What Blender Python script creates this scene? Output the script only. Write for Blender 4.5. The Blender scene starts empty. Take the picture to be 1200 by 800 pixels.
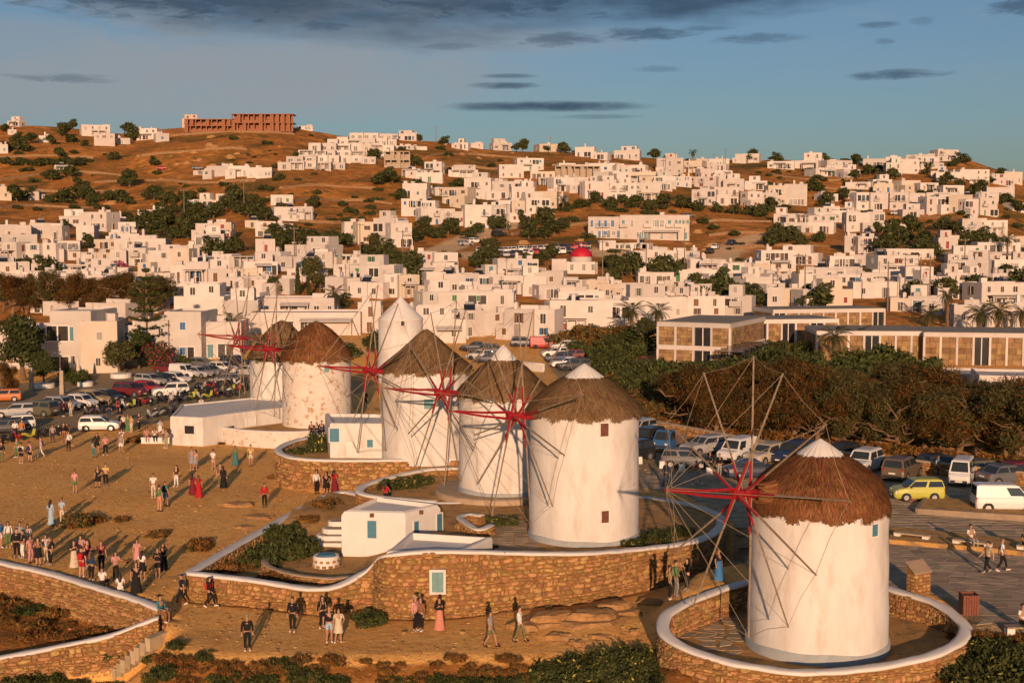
import bpy, math, random
import numpy as np
from mathutils import Vector, Matrix

SC = bpy.context.scene
COL = SC.collection
# ------------------------------------------------------------------ camera
F = 1600.0                      # focal length in photograph pixels (1200 wide)
PITCH = math.atan(126.0 / F)
CAMZ = 18.0
cam_d = bpy.data.cameras.new('camera')
cam_d.sensor_width = 36.0
cam_d.lens = 36.0 * F / 1200.0
cam_d.clip_start = 0.5
cam_d.clip_end = 30000
cam = bpy.data.objects.new('camera', cam_d)
COL.objects.link(cam)
cam.location = (0, 0, CAMZ)
cam.rotation_euler = (math.pi / 2 - PITCH, 0, 0)
SC.camera = cam
# ------------------------------------------------------------------ light
SUN_EL = math.radians(11.0)
SUN_AZ = math.radians(2.0)      # shadows lean this much to the left of +Y
sun_d = bpy.data.lights.new('sun', 'SUN')
sun_d.energy = 5.0
sun_d.angle = math.radians(0.55)
sun_d.color = (1.0, 0.615, 0.375)
sun = bpy.data.objects.new('sun', sun_d)
COL.objects.link(sun)
sun.location = (20, -60, 60)
sun.rotation_euler = (math.pi / 2 - SUN_EL, 0, SUN_AZ)

world = bpy.data.worlds.new('World')
SC.world = world
world.cycles.sampling_method = 'MANUAL'
world.cycles.sample_map_resolution = 256
world.use_nodes = True
SC.view_settings.view_transform = 'Standard'
SC.view_settings.look = 'None'
SC.view_settings.exposure = 0.22
SC.view_settings.gamma = 1.0
SC.cycles.use_denoising = True
SC.cycles.max_bounces = 3
SC.cycles.use_adaptive_sampling = True
SC.cycles.adaptive_threshold = 0.03
SC.cycles.diffuse_bounces = 2
SC.cycles.transparent_max_bounces = 8


def build_world():
    nt = world.node_tree
    N, L = nt.nodes, nt.links
    N.clear()
    out = N.new('ShaderNodeOutputWorld')
    bg = N.new('ShaderNodeBackground')
    bg.inputs['Strength'].default_value = 0.053
    sky = N.new('ShaderNodeTexSky')
    sky.sky_type = 'NISHITA'
    sky.sun_disc = False
    sky.sun_elevation = SUN_EL
    sky.sun_rotation = math.pi - SUN_AZ
    sky.altitude = 40
    sky.air_density = 1.0
    sky.dust_density = 1.2
    sky.ozone_density = 1.5
    # direction based coordinates: u = x / |y|, v = z / |y|
    tc = N.new('ShaderNodeTexCoord')
    sep = N.new('ShaderNodeSeparateXYZ')
    L.new(tc.outputs['Generated'], sep.inputs[0])

    def M(op, a, b=None, c=None, clamp=False):
        n = N.new('ShaderNodeMath')
        n.operation = op
        n.use_clamp = clamp
        for i, v in enumerate((a, b, c)):
            if v is None:
                continue
            if isinstance(v, (int, float)):
                n.inputs[i].default_value = v
            else:
                L.new(v, n.inputs[i])
        return n.outputs[0]
    hor = M('MAXIMUM', M('SQRT', M('ADD', M('MULTIPLY', sep.outputs[0], sep.outputs[0]),
                                   M('MULTIPLY', sep.outputs[1], sep.outputs[1]))), 0.02)
    az = M('ARCTAN2', sep.outputs[0], sep.outputs[1])
    el = M('DIVIDE', sep.outputs[2], hor)
    el = M('MAXIMUM', el, 0.0)
    cmb = N.new('ShaderNodeCombineXYZ')
    L.new(az, cmb.inputs[0])
    L.new(el, cmb.inputs[1])

    def noise(sx, sy, off, detail=5.0, rough=0.55, dist=0.0):
        mp = N.new('ShaderNodeMapping')
        mp.inputs['Scale'].default_value = (sx, sy, 1)
        mp.inputs['Location'].default_value = off
        L.new(cmb.outputs[0], mp.inputs[0])
        n = N.new('ShaderNodeTexNoise')
        n.inputs['Scale'].default_value = 1.0
        n.inputs['Detail'].default_value = detail
        n.inputs['Roughness'].default_value = rough
        n.inputs['Distortion'].default_value = dist
        L.new(mp.outputs[0], n.inputs['Vector'])
        return n.outputs[0]

    def ramp(x, lo, hi):
        n = N.new('ShaderNodeMapRange')
        n.interpolation_type = 'SMOOTHSTEP'
        n.inputs['From Min'].default_value = lo
        n.inputs['From Max'].default_value = hi
        L.new(x, n.inputs['Value'])
        return n.outputs[0]

    n1 = noise(9, 40, (0.3, 0.2, 0), 6, 0.6)
    n2 = noise(34, 150, (4.3, 1.2, 0), 8, 0.68, 0.4)
    n3 = noise(5, 14, (7.3, 2.2, 0), 5, 0.6, 0.6)

    def ell(px, py, rx, ry, pw=1.0, jag=0.9, nn=None):
        """a flat cloud centred on a bearing and elevation"""
        u = (px - 600) / F
        v = (274 - py) / F
        a = M('DIVIDE', M('SUBTRACT', az, u), rx / F)
        b = M('DIVIDE', M('SUBTRACT', el, v), ry / F)
        d = M('ADD', M('MULTIPLY', a, a), M('MULTIPLY', b, b))
        d = M('ADD', d, M('MULTIPLY', M('SUBTRACT', nn if nn is not None else n2, 0.5), jag * 3.6))
        r = ramp(d, 1.35, -0.15)
        return M('MULTIPLY', r, pw)
    dark = None
    for e in [(430, -14, 440, 72, 1.0, .45, n1), (800, -10, 230, 42, 0.97, .7, n1), (270, 10, 220, 30, .95, .9, n2), (560, 4, 200, 30, .95, .9, n2),
              (385, 38, 40, 9, .8, .9), (640, 127, 118, 6.5, 1.0, .45), (590, 103, 42, 4.5, .8, .6), (595, 92, 36, 3, .6, .6),
              (655, 50, 60, 9, .65, 1.2), (755, 45, 60, 9, .75, 1.1), (820, 40, 36, 4, .5, .8), (525, 58, 45, 6, .5, 1.0),
              (1035, 97, 52, 6, .75, 1.0), (1015, 42, 22, 4, .5, .9), (1165, 30, 44, 9, .7, 1.2), (885, 53, 55, 6, .5, 1.2),
              (100, 103, 60, 5, .45, 1.0), (700, 139, 60, 3, .4, .8), (770, 85, 30, 4, .3, 1.0), (1020, 60, 12, 4, .4, .8),
              (1060, 40, 14, 5, .3, .9), (1126, 12, 14, 3, .5, .8)]:
        x = ell(*e)
        dark = x if dark is None else M('MAXIMUM', dark, x)
    # more of the same flat clouds over the rest of the sky
    wide = M('MULTIPLY', ramp(n1, 0.60, 0.74), ramp(el, 0.20, 0.26))
    dark = M('MAXIMUM', dark, M('MULTIPLY', wide, 0.8))
    pale = M('MULTIPLY', ramp(n3, 0.34, 0.66), ramp(az, 0.14, -0.14))
    pale = M('MULTIPLY', pale, ramp(el, 0.03, 0.10))
    bank = None
    for e in [(330, 90, 300, 50, 1.0, .9, n3), (120, 118, 260, 42, .9, 1.0, n3), (500, 52, 240, 26, .75, 1.0, n3), (60, 70, 160, 30, .6, 1.0, n3)]:
        x = ell(*e)
        bank = x if bank is None else M('MAXIMUM', bank, x)
    pale = M('MAXIMUM', pale, bank)
    pale2 = M('MULTIPLY', ramp(n1, 0.50, 0.75), 0.25)
    pale = M('MAXIMUM', pale, pale2)

    def mix(fac, a, b):
        n = N.new('ShaderNodeMix')
        n.data_type = 'RGBA'
        L.new(fac, n.inputs['Factor'])
        for s, v in ((n.inputs['A'], a), (n.inputs['B'], b)):
            if isinstance(v, tuple):
                s.default_value = v
            else:
                L.new(v, s)
        return n.outputs['Result']
    tint = N.new('ShaderNodeMix')
    tint.data_type = 'RGBA'
    tint.blend_type = 'MULTIPLY'
    tint.inputs['Factor'].default_value = 1.0
    L.new(sky.outputs[0], tint.inputs['A'])
    tint.inputs['B'].default_value = SKY_TINT
    c = mix(M('MULTIPLY', pale, 0.75), tint.outputs['Result'], SKY_PALE)
    c = mix(M('MULTIPLY', dark, 0.93), c, SKY_DARK)
    L.new(c, bg.inputs['Color'])
    L.new(bg.outputs[0], out.inputs[0])


SKY_TINT = (0.80, 0.98, 1.28, 1)
SKY_PALE = (5.0, 5.1, 5.3, 1)
SKY_DARK = (0.60, 1.12, 1.85, 1)
build_world()

# ------------------------------------------------------------------ projection helpers (photograph pixel -> place)
CP, SP = math.cos(PITCH), math.sin(PITCH)


def ray(px, py):
    u = (px - 600) / F
    v = (400 - py) / F
    return np.array([u, CP + v * SP, -SP + v * CP])


def at_z(px, py, z):
    d = ray(px, py)
    t = (z - CAMZ) / d[2]
    return Vector((d[0] * t, d[1] * t, z))


def at_d(px, py, Y):
    d = ray(px, py)
    t = Y / d[1]
    return Vector((d[0] * t, Y, CAMZ + d[2] * t))


def proj(p):
    x, y, z = p[0], p[1], p[2] - CAMZ
    w = y * CP - z * SP
    v = y * SP + z * CP
    return 600 + F * x / w, 400 - F * v / w, w


# ------------------------------------------------------------------ materials
MATS = {}


def rgba(c):
    return (c[0], c[1], c[2], 1.0)


def pm(name, c1, c2=None, scale=3.0, rough=0.85, bump=0.0, bscale=None, island=0.0, objrand=0.0,
       metallic=0.0, detail=5.0, spec=0.3, stretch=None, lo=0.35, hi=0.65, c3=None, c3scale=0.6, c3lo=0.6, c3hi=0.75, coat=0.0,
       bdist=0.1, world=False, transl=0.0):
    """procedural material: two tones mixed by noise, an optional third in patches, bump, and variation by island / object"""
    m = bpy.data.materials.new(name)
    m.use_nodes = True
    nt = m.node_tree
    N, L = nt.nodes, nt.links
    bs = N['Principled BSDF']
    bs.inputs['Roughness'].default_value = rough
    bs.inputs['Metallic'].default_value = metallic
    bs.inputs['Specular IOR Level'].default_value = spec
    if coat:
        bs.inputs['Coat Weight'].default_value = coat
        bs.inputs['Coat Roughness'].default_value = 0.05
    tc = N.new('ShaderNodeTexCoord')
    co = tc.outputs['Object']
    if world:
        g = N.new('ShaderNodeNewGeometry')
        co = g.outputs['Position']
    if stretch:
        mp = N.new('ShaderNodeMapping')
        mp.inputs['Scale'].default_value = stretch
        L.new(co, mp.inputs[0])
        co = mp.outputs[0]

    def nz(sc, det=detail):
        n = N.new('ShaderNodeTexNoise')
        n.inputs['Scale'].default_value = sc
        n.inputs['Detail'].default_value = det
        n.inputs['Roughness'].default_value = 0.6
        L.new(co, n.inputs['Vector'])
        return n.outputs[0]

    def mr(x, lo, hi):
        n = N.new('ShaderNodeMapRange')
        n.inputs['From Min'].default_value = lo
        n.inputs['From Max'].default_value = hi
        L.new(x, n.inputs['Value'])
        return n.outputs[0]

    def mix(fac, a, b, blend='MIX'):
        n = N.new('ShaderNodeMix')
        n.data_type = 'RGBA'
        n.blend_type = blend
        if isinstance(fac, float):
            n.inputs['Factor'].default_value = fac
        else:
            L.new(fac, n.inputs['Factor'])
        for s, v in ((n.inputs['A'], a), (n.inputs['B'], b)):
            if isinstance(v, tuple):
                s.default_value = v
            else:
                L.new(v, s)
        return n.outputs['Result']
    col = rgba(c1)
    if c2 is not None:
        col = mix(mr(nz(scale), lo, hi), rgba(c1), rgba(c2))
    if c3 is not None:
        col = mix(mr(nz(c3scale, 6.0), c3lo, c3hi), col, rgba(c3))
    hsv = None
    if island or objrand:
        hsv = N.new('ShaderNodeHueSaturation')
        if isinstance(col, tuple):
            hsv.inputs['Color'].default_value = col
        else:
            L.new(col, hsv.inputs['Color'])
        if island:
            g = N.new('ShaderNodeNewGeometry')
            r = g.outputs['Random Per Island']
            am = island
        else:
            o = N.new('ShaderNodeObjectInfo')
            r = o.outputs['Random']
            am = objrand
        a = N.new('ShaderNodeMapRange')
        a.inputs['To Min'].default_value = 1.0 - am
        a.inputs['To Max'].default_value = 1.0 + am
        L.new(r, a.inputs['Value'])
        L.new(a.outputs[0], hsv.inputs['Value'])
        b = N.new('ShaderNodeMath')
        b.operation = 'MULTIPLY_ADD'
        w = N.new('ShaderNodeMath')
        w.operation = 'FRACT'
        w2 = N.new('ShaderNodeMath')
        w2.operation = 'MULTIPLY'
        w2.inputs[1].default_value = 7.31
        L.new(r, w2.inputs[0])
        L.new(w2.outputs[0], w.inputs[0])
        L.new(w.outputs[0], b.inputs[0])
        b.inputs[1].default_value = 0.05 * min(1.0, am * 2)
        b.inputs[2].default_value = 0.5 - 0.025 * min(1.0, am * 2)
        L.new(b.outputs[0], hsv.inputs['Hue'])
        col = hsv.outputs[0]
    if isinstance(col, tuple):
        bs.inputs['Base Color'].default_value = col
    else:
        L.new(col, bs.inputs['Base Color'])
    if bump:
        bp = N.new('ShaderNodeBump')
        bp.inputs['Strength'].default_value = bump
        bp.inputs['Distance'].default_value = bdist
        L.new(nz(bscale or scale * 3, 6.0), bp.inputs['Height'])
        L.new(bp.outputs[0], bs.inputs['Normal'])
    if transl:
        tr = N.new('ShaderNodeBsdfTranslucent')
        if isinstance(col, tuple):
            tr.inputs[0].default_value = col
        else:
            L.new(col, tr.inputs[0])
        ms = N.new('ShaderNodeMixShader')
        ms.inputs[0].default_value = transl
        L.new(bs.outputs[0], ms.inputs[1])
        L.new(tr.outputs[0], ms.inputs[2])
        L.new(ms.outputs[0], N['Material Output'].inputs[0])
    MATS[name] = m
    return m


# ------------------------------------------------------------------ mesh helpers
class MB:
    """collects polygons, then becomes ONE mesh"""

    def __init__(self):
        self.v, self.f, self.m = [], [], []
        self.smooth = False

    def poly(self, pts, mi=0):
        b = len(self.v)
        self.v.extend([tuple(p) for p in pts])
        self.f.append(tuple(range(b, b + len(pts))))
        self.m.append(mi)

    def add(self, verts, faces, mi=0):
        b = len(self.v)
        self.v.extend([tuple(p) for p in verts])
        for f in faces:
            self.f.append(tuple(i + b for i in f))
            self.m.append(mi)

    def box(self, x0, y0, z0, x1, y1, z1, mi=0, M=None, bottom=True):
        vs = [(x0, y0, z0), (x1, y0, z0), (x1, y1, z0), (x0, y1, z0), (x0, y0, z1), (x1, y0, z1), (x1, y1, z1), (x0, y1, z1)]
        if M is not None:
            vs = [tuple(M @ Vector(p)) for p in vs]
        fs = [(4, 5, 6, 7), (0, 1, 5, 4), (1, 2, 6, 5), (2, 3, 7, 6), (3, 0, 4, 7)]
        if bottom:
            fs.append((3, 2, 1, 0))
        self.add(vs, fs, mi)

    def prism(self, poly, z0, z1, mi=0, top=True, bottom=True, inset=0.0):
        n = len(poly)
        cx = sum(p[0] for p in poly) / n
        cy = sum(p[1] for p in poly) / n
        vs = [(p[0], p[1], z0) for p in poly]
        vs += [(cx + (p[0] - cx) * (1 - inset), cy + (p[1] - cy) * (1 - inset), z1) for p in poly]
        fs = [(i, (i + 1) % n, n + (i + 1) % n, n + i) for i in range(n)]
        if top:
            fs.append(tuple(range(n, 2 * n)))
        if bottom:
            fs.append(tuple(range(n - 1, -1, -1)))
        self.add(vs, fs, mi)

    def tube(self, path, rad, n=6, mi=0, cap=True):
        path = [Vector(p) for p in path]
        k = len(path)
        if not hasattr(rad, '__len__'):
            rad = [rad] * k
        vs, fs = [], []
        prev = None
        for i, p in enumerate(path):
            t = (path[min(i + 1, k - 1)] - path[max(i - 1, 0)])
            if t.length < 1e-9:
                t = Vector((0, 0, 1))
            t.normalize()
            ref = prev if prev is not None else (Vector((0, 0, 1)) if abs(t.z) < 0.9 else Vector((1, 0, 0)))
            a = t.cross(ref)
            if a.length < 1e-6:
                a = t.orthogonal()
            a.normalize()
            b = a.cross(t).normalized()
            prev = b
            for j in range(n):
                q = 2 * math.pi * j / n
                vs.append(p + a * (math.cos(q) * rad[i]) + b * (math.sin(q) * rad[i]))
        for i in range(k - 1):
            for j in range(n):
                fs.append((i * n + j, i * n + (j + 1) % n, (i + 1) * n + (j + 1) % n, (i + 1) * n + j))
        if cap:
            fs.append(tuple(range(n - 1, -1, -1)))
            fs.append(tuple(range((k - 1) * n, k * n)))
        self.add(vs, fs, mi)

    def lathe(self, prof, n=24, mi=0, cx=0.0, cy=0.0, wob=0.0, rnd=None):
        vs, fs = [], []
        for r, z in prof:
            for j in range(n):
                q = 2 * math.pi * j / n
                rr = r + (wob * math.sin(q * 3 + z) if wob else 0)
                vs.append((cx + rr * math.cos(q), cy + rr * math.sin(q), z))
        k = len(prof)
        for i in range(k - 1):
            for j in range(n):
                fs.append((i * n + j, i * n + (j + 1) % n, (i + 1) * n + (j + 1) % n, (i + 1) * n + j))
        fs.append(tuple(range((k - 1) * n, k * n)))
        self.add(vs, fs, mi)

    def mesh(self, name, mats, smooth=None):
        me = bpy.data.meshes.new(name)
        me.from_pydata(self.v, [], self.f)
        for m in mats:
            me.materials.append(m)
        if len(mats) > 1:
            me.polygons.foreach_set('material_index', self.m)
        if smooth if smooth is not None else self.smooth:
            me.shade_smooth()
        me.update()
        return me

    def build(self, name, mats, parent=None, smooth=None, loc=None, **kw):
        if not isinstance(mats, (list, tuple)):
            mats = [mats]
        return link(name, self.mesh(name, mats, smooth), parent, loc, **kw)


def link(name, me, parent=None, loc=None, rotz=None, scale=None, rot=None):
    o = bpy.data.objects.new(name, me)
    COL.objects.link(o)
    if parent is not None:
        o.parent = parent
    if loc is not None:
        o.location = loc
    if rotz is not None:
        o.rotation_euler = (0, 0, rotz)
    if rot is not None:
        o.rotation_euler = rot
    if scale is not None:
        o.scale = scale
    return o


def tag(o, label, cat, group=None, kind=None):
    if label:
        o['label'] = label
    if cat:
        o['category'] = cat
    if group:
        o['group'] = group
    if kind:
        o['kind'] = kind
    return o


def thing(name, label, cat, loc=(0, 0, 0), rotz=0.0, group=None):
    o = link(name, None, None, loc, rotz)
    o.empty_display_size = 0.3
    return tag(o, label, cat, group)


def setmat(o, *mats):
    for i, m in enumerate(mats):
        if m is not None:
            o.material_slots[i].link = 'OBJECT'
            o.material_slots[i].material = m


def np_mesh(name, verts, faces, mats, smooth=False, mi=None):
    """fast mesh from numpy arrays with faces all quads or all tris"""
    me = bpy.data.meshes.new(name)
    nv, nf, k = len(verts), len(faces), faces.shape[1]
    me.vertices.add(nv)
    me.vertices.foreach_set('co', np.asarray(verts, dtype=np.float32).ravel())
    me.loops.add(nf * k)
    me.loops.foreach_set('vertex_index', np.asarray(faces, dtype=np.int32).ravel())
    me.polygons.add(nf)
    me.polygons.foreach_set('loop_start', np.arange(0, nf * k, k, dtype=np.int32))
    me.polygons.foreach_set('loop_total', np.full(nf, k, dtype=np.int32))
    if mi is not None:
        me.polygons.foreach_set('material_index', np.asarray(mi, dtype=np.int32))
    for m in mats:
        me.materials.append(m)
    me.update(calc_edges=True)
    if smooth:
        me.shade_smooth()
    return me


def smst(x, a, b):
    t = np.clip((x - a) / (b - a), 0, 1)
    return t * t * (3 - 2 * t)


def vnoise(x, y, seed=0):
    """cheap smooth value noise, vectorised"""
    x = np.asarray(x, dtype=float)
    y = np.asarray(y, dtype=float)
    xi, yi = np.floor(x), np.floor(y)
    xf, yf = x - xi, y - yi

    def h(a, b):
        s = np.sin(a * 127.1 + b * 311.7 + seed * 74.7) * 43758.5453
        return s - np.floor(s)
    u = xf * xf * (3 - 2 * xf)
    v = yf * yf * (3 - 2 * yf)
    return (h(xi, yi) * (1 - u) + h(xi + 1, yi) * u) * (1 - v) + (h(xi, yi + 1) * (1 - u) + h(xi + 1, yi + 1) * u) * v - 0.5


def poly_sd(X, Y, poly):
    """signed distance to a polygon, negative inside (exact near the polygon, 99 well outside it)"""
    X = np.asarray(X, dtype=float)
    Y = np.asarray(Y, dtype=float)
    px = [p[0] for p in poly]
    py = [p[1] for p in poly]
    near = (X > min(px) - 4) & (X < max(px) + 4) & (Y > min(py) - 4) & (Y < max(py) + 4)
    out = np.full(X.shape, 99.0)
    if not near.any():
        return out
    x, y = X[near], Y[near]
    d = np.full(x.shape, 1e9)
    inside = np.zeros(x.shape, dtype=bool)
    n = len(poly)
    for i in range(n):
        ax, ay = poly[i][0], poly[i][1]
        bx, by = poly[(i + 1) % n][0], poly[(i + 1) % n][1]
        ex, ey = bx - ax, by - ay
        t = np.clip(((x - ax) * ex + (y - ay) * ey) / (ex * ex + ey * ey + 1e-12), 0, 1)
        d = np.minimum(d, np.hypot(x - ax - t * ex, y - ay - t * ey))
        c = ((ay > y) != (by > y)) & (x < (bx - ax) * (y - ay) / ((by - ay) if abs(by - ay) > 1e-12 else 1e-12) + ax)
        inside ^= c
    out[near] = np.where(inside, -d, d)
    return out


def in_poly(x, y, poly):
    return float(poly_sd(np.array([x]), np.array([y]), poly)[0]) < 0


def resample(pts, step):
    """points (x,y,z) resampled evenly along a polyline, smoothed with Catmull-Rom"""
    P = [Vector(p) for p in pts]
    out = []
    n = len(P)
    for i in range(n - 1):
        p0, p1, p2, p3 = P[max(i - 1, 0)], P[i], P[i + 1], P[min(i + 2, n - 1)]
        k = max(1, int(round((p2 - p1).length / step)))
        for j in range(k):
            t = j / k
            out.append(0.5 * ((2 * p1) + (p2 - p0) * t + (2 * p0 - 5 * p1 + 4 * p2 - p3) * t * t + (3 * p1 - p0 - 3 * p2 + p3) * t ** 3))
    out.append(P[-1])
    return out
# ------------------------------------------------------------------ layout of the walls and yards (top of coping)
def pz(*pts):
    return [at_z(*p) for p in pts]


COP2 = pz((222, 669, -.25), (300, 678, -.4), (350, 686, -.5), (385, 687, -.45), (415, 675, -.1), (440, 659, .6), (456, 648, 1.5),
          (500, 644, 1.7), (545, 644, 1.6), (620, 646, 1.2), (685, 646, .95), (740, 642, .6), (800, 635, .3), (830, 626, .2),
          (845, 613, .2), (838, 600, .2), (800, 588, .1), (748, 581, 0), (680, 580, 0), (617, 584, 0), (515, 588, 0), (440, 582, -.2),
          (390, 577, -.3), (300, 624, -.3), (222, 669, -.25))
COP1 = pz((875, 680, -.05), (840, 690, -.05), (800, 706, -.1), (778, 722, -.2), (781, 742, -.4), (805, 757, -.6), (850, 772, -.8),
          (900, 781, -.95), (940, 785, -1.0), (1000, 782, -1.0), (1060, 773, -.9), (1105, 760, -.7), (1131, 741, -.5),
          (1124, 723, -.3), (1095, 704, -.1), (1060, 693, 0), (1030, 684, 0), (990, 677, 0), (930, 675, 0), (875, 680, -.05))
COP3 = pz((537, 547, .5), (500, 549, .5), (460, 557, .45), (430, 566, .4), (421, 573, .35), (432, 579, .3), (470, 583, .15), (512, 586.5, .05))
COP4 = pz((390, 507, 1.1), (350, 514, 1.1), (327, 524, 1.1), (334, 532, 1.1), (362, 537, 1.1), (435, 538, 1.1), (545, 536, 1.1))
COP5 = pz((237, 494, .25), (277, 502, .2), (331, 505, .2), (363, 504, .2), (390, 501, .2))
COPL1 = pz((-60, 643, -1.1), (0, 657, -1.1), (60, 670, -1.1), (120, 688, -1.1), (160, 700, -1.15), (194, 713, -1.2))
COPL2 = pz((-60, 776, -2.7), (0, 768, -2.6), (60, 757, -2.5), (110, 747, -2.3), (140, 739, -2.05), (162, 730, -1.7), (186, 721, -1.35))

YARD2 = [(p.x, p.y) for p in COP2[:-1]]
YARD1 = [(p.x, p.y) for p in COP1[:-1]]
YARD3 = [(p.x, p.y) for p in COP3] + [(1.5, 93.2), (3.0, 101)]
YARD4 = [(p.x, p.y) for p in COP4] + [(-2, 112), (-14, 116)]
YARD5 = [(p.x, p.y) for p in COP5] + [(-14, 134), (-24, 146), (-29, 141), (-34, 133)]

RID_R = np.array([-.60, -.40, -.375, -.33, -.28, -.24, -.20, -.165, -.125, -.09, -.055, -.02, .02, .06, .10, .14, .19, .25, .29, .325, .35, .375, .42, .60])
RID_Y = np.array([150, 150, 149, 153, 160, 152, 146, 149, 163, 166, 166, 172, 175, 178, 184, 189, 191, 192, 190, 184, 197, 212, 222, 235])
RID_Z = CAMZ + (274 - RID_Y) / F * 600.0
S_T = np.array([-1, 0, .10, .277, .45, .60, .80, 1.0])
S_V = np.array([0, 0, .05, .185, .315, .45, .74, 1.0])


def front_drop(X, Y):
    edge = 63.4 + .8 * smst(X, 6.0, 11.0) - 2.0 * smst(X, 20.5, 24.0) + 2.0 * smst(X, -13.0, -19.0)
    edge = edge + 0.7 * vnoise(X * .35, Y * 0 + 3.3, 5)
    return np.where(Y < edge, (edge - Y) * 0.42 + 0.0, 0.0)


PATH_POLY = [at_z(*p)[:2] for p in [(203, 708, -1.8), (222, 700, -1.8), (385, 700, -1.8), (500, 698, -1.8), (600, 692, -1.8), (700, 678, -1.8), (760, 666, -1.8),
                                    (826, 652, -1.8), (850, 648, -1.8), (885, 655, -1.8), (880, 680, -1.8), (800, 700, -1.8), (770, 725, -1.8),
                                    (775, 760, -1.8), (760, 800, -1.8), (212, 800, -1.8), (198, 745, -1.8)]]
PIT_POLY = [(p.x, p.y) for p in COPL1] + [(p.x, p.y) for p in reversed(COPL2)]
LOW_POLY = [(p.x, p.y - .2) for p in COPL2] + [(-16.9, 67.0), (-16.9, 64), (-17.5, 58), (-60, 50)]
CARPARK_L = [at_z(*p)[:2] for p in [(-200, 520, -1.3), (60, 510, -1.3), (175, 497, -1.3), (300, 470, -1.3), (420, 462, -1.3), (440, 450, -1.3), (330, 436, -1.3), (190, 432, -1.3), (0, 452, -1.3), (-200, 470, -1.3)]]
PAVE_R = [at_z(*p)[:2] for p in [(1040, 690, -.3), (1000, 676, -.3), (890, 674, -.3), (860, 650, -.2), (858, 610, -.1), (800, 576, 0), (750, 572, 0), (740, 500, 0), (870, 521, 0), (1000, 546, 0), (1260, 572, 0),
                                 (1320, 700, -.2), (1200, 745, -.4), (1140, 742, -.5), (1120, 714, -.4), (1090, 697, -.3)]]
ROAD_C = [at_z(*p)[:2] for p in [(640, 392, 0), (620, 403, 0), (650, 436, 0), (668, 470, 0), (720, 500, 0), (745, 505, 0), (745, 480, 0), (700, 450, 0), (690, 415, 0), (690, 396, 0)]]


def H(X, Y):
    X = np.asarray(X, dtype=float)
    Y = np.asarray(Y, dtype=float)
    Ym = np.maximum(Y, 1.0)
    r = np.where(Y > 60, X / Ym, X / 60.0)
    base = -1.3 + 1.1 * smst(X + (Y - 90) * .10, -14, 8)
    base = np.where(Y > 150, base * (1 - smst(Y, 170, 210)) + 0 * X, base)
    zr = np.interp(r, RID_R, RID_Z)
    t = (Y - 190.0) / 410.0
    far = zr * np.interp(t, S_T, S_V)
    far = far * (1 - 0.8 * smst(Y, 612, 1050))
    amp = smst(Y, 260, 420)
    far = far + amp * (3.0 * vnoise(X / 60, Y / 60, 1) + 1.3 * vnoise(X / 22, Y / 22, 2) + .7 * vnoise(X / 9, Y / 9, 3))
    z = base + far
    z = z + 0.22 * vnoise(X / 7, Y / 7, 8) * (1 - smst(X, 4, 14)) * (1 - smst(Y, 120, 150)) + 0.05 * vnoise(X / 1.3, Y / 1.3, 9) * (1 - smst(Y, 120, 150))
    # paved square at the right
    sd = poly_sd(X, Y, PAVE_R)
    z = np.where(sd < 1.5, z + (-.25 + .25 * smst(Y, 78, 100) - z) * smst(sd, 1.5, -.5), z)
    # the lower path in front of the yard wall
    sd = poly_sd(X, Y, PATH_POLY)
    z = z + (-1.85 + .10 * vnoise(X / 2.5, Y / 2.5, 6) - z) * smst(sd, 1.2, -.6)
    # rocky rise below the yard wall
    c = at_z(690, 730, -1.5)
    q = ((X - c.x) / 3.8) ** 2 + ((Y - (c.y + 1.0)) / 3.2) ** 2
    z = z + .38 * np.exp(-q) * (1 + .5 * vnoise(X, Y, 21))
    # walled hollow at the left
    sd = poly_sd(X, Y, PIT_POLY)
    z = z + (-3.2 + .25 * vnoise(X / 2, Y / 2, 4) - z) * smst(sd, .45, -.15)
    sd = poly_sd(X, Y, LOW_POLY)
    q = -2.0 - 3.4 * np.clip((-16.4 - X) / 4.2, 0, 1)
    z = z + (q - z) * smst(sd, .5, -.5)
    z = z - front_drop(X, Y)
    # yards have floors of their own: the ground under them lies lower
    for yd, lv in ((YARD1, -2.2), (YARD2, -2.4), (YARD3, -1.2), (YARD4, -.9), (YARD5, -1.4)):
        sd = poly_sd(X, Y, yd)
        z = np.where(sd < .4, z + (lv - z) * smst(sd, .40, -.25), z)
    return np.maximum(z, -26.0)


def h1(x, y):
    return float(H(np.array([x]), np.array([y]))[0])


_T = np.concatenate([np.arange(50, 140, 1.5), np.arange(140, 800, 5.0)])


def hit(px, py):
    """where the view ray of a photograph pixel meets the ground"""
    d = ray(px, py)
    T = _T
    for stage in range(3):
        X, Z = d[0] * T / d[1], CAMZ + d[2] * T / d[1]
        g = H(X, T)
        i = np.nonzero(Z < g)[0]
        if len(i) == 0:
            j = int(np.argmin(Z - g))
            return Vector((X[j], T[j], g[j]))
        j = int(i[0])
        if j == 0:
            break
        T = np.linspace(T[j - 1], T[j], 9)
    y = float(T[j])
    x = d[0] * y / d[1]
    return Vector((x, y, h1(x, y)))


def axis_steps(segs):
    out = []
    for a, b, s in segs:
        out += list(np.linspace(a, b, max(2, int(round((b - a) / s))), endpoint=False))
    out.append(segs[-1][1])
    return np.array(out)


def seg_dist(X, Y, pts):
    d = np.full(X.shape, 1e9)
    for (ax, ay), (bx, by) in zip(pts[:-1], pts[1:]):
        ex, ey = bx - ax, by - ay
        t = np.clip(((X - ax) * ex + (Y - ay) * ey) / (ex * ex + ey * ey + 1e-9), 0, 1)
        d = np.minimum(d, np.hypot(X - ax - t * ex, Y - ay - t * ey))
    return d


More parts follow.
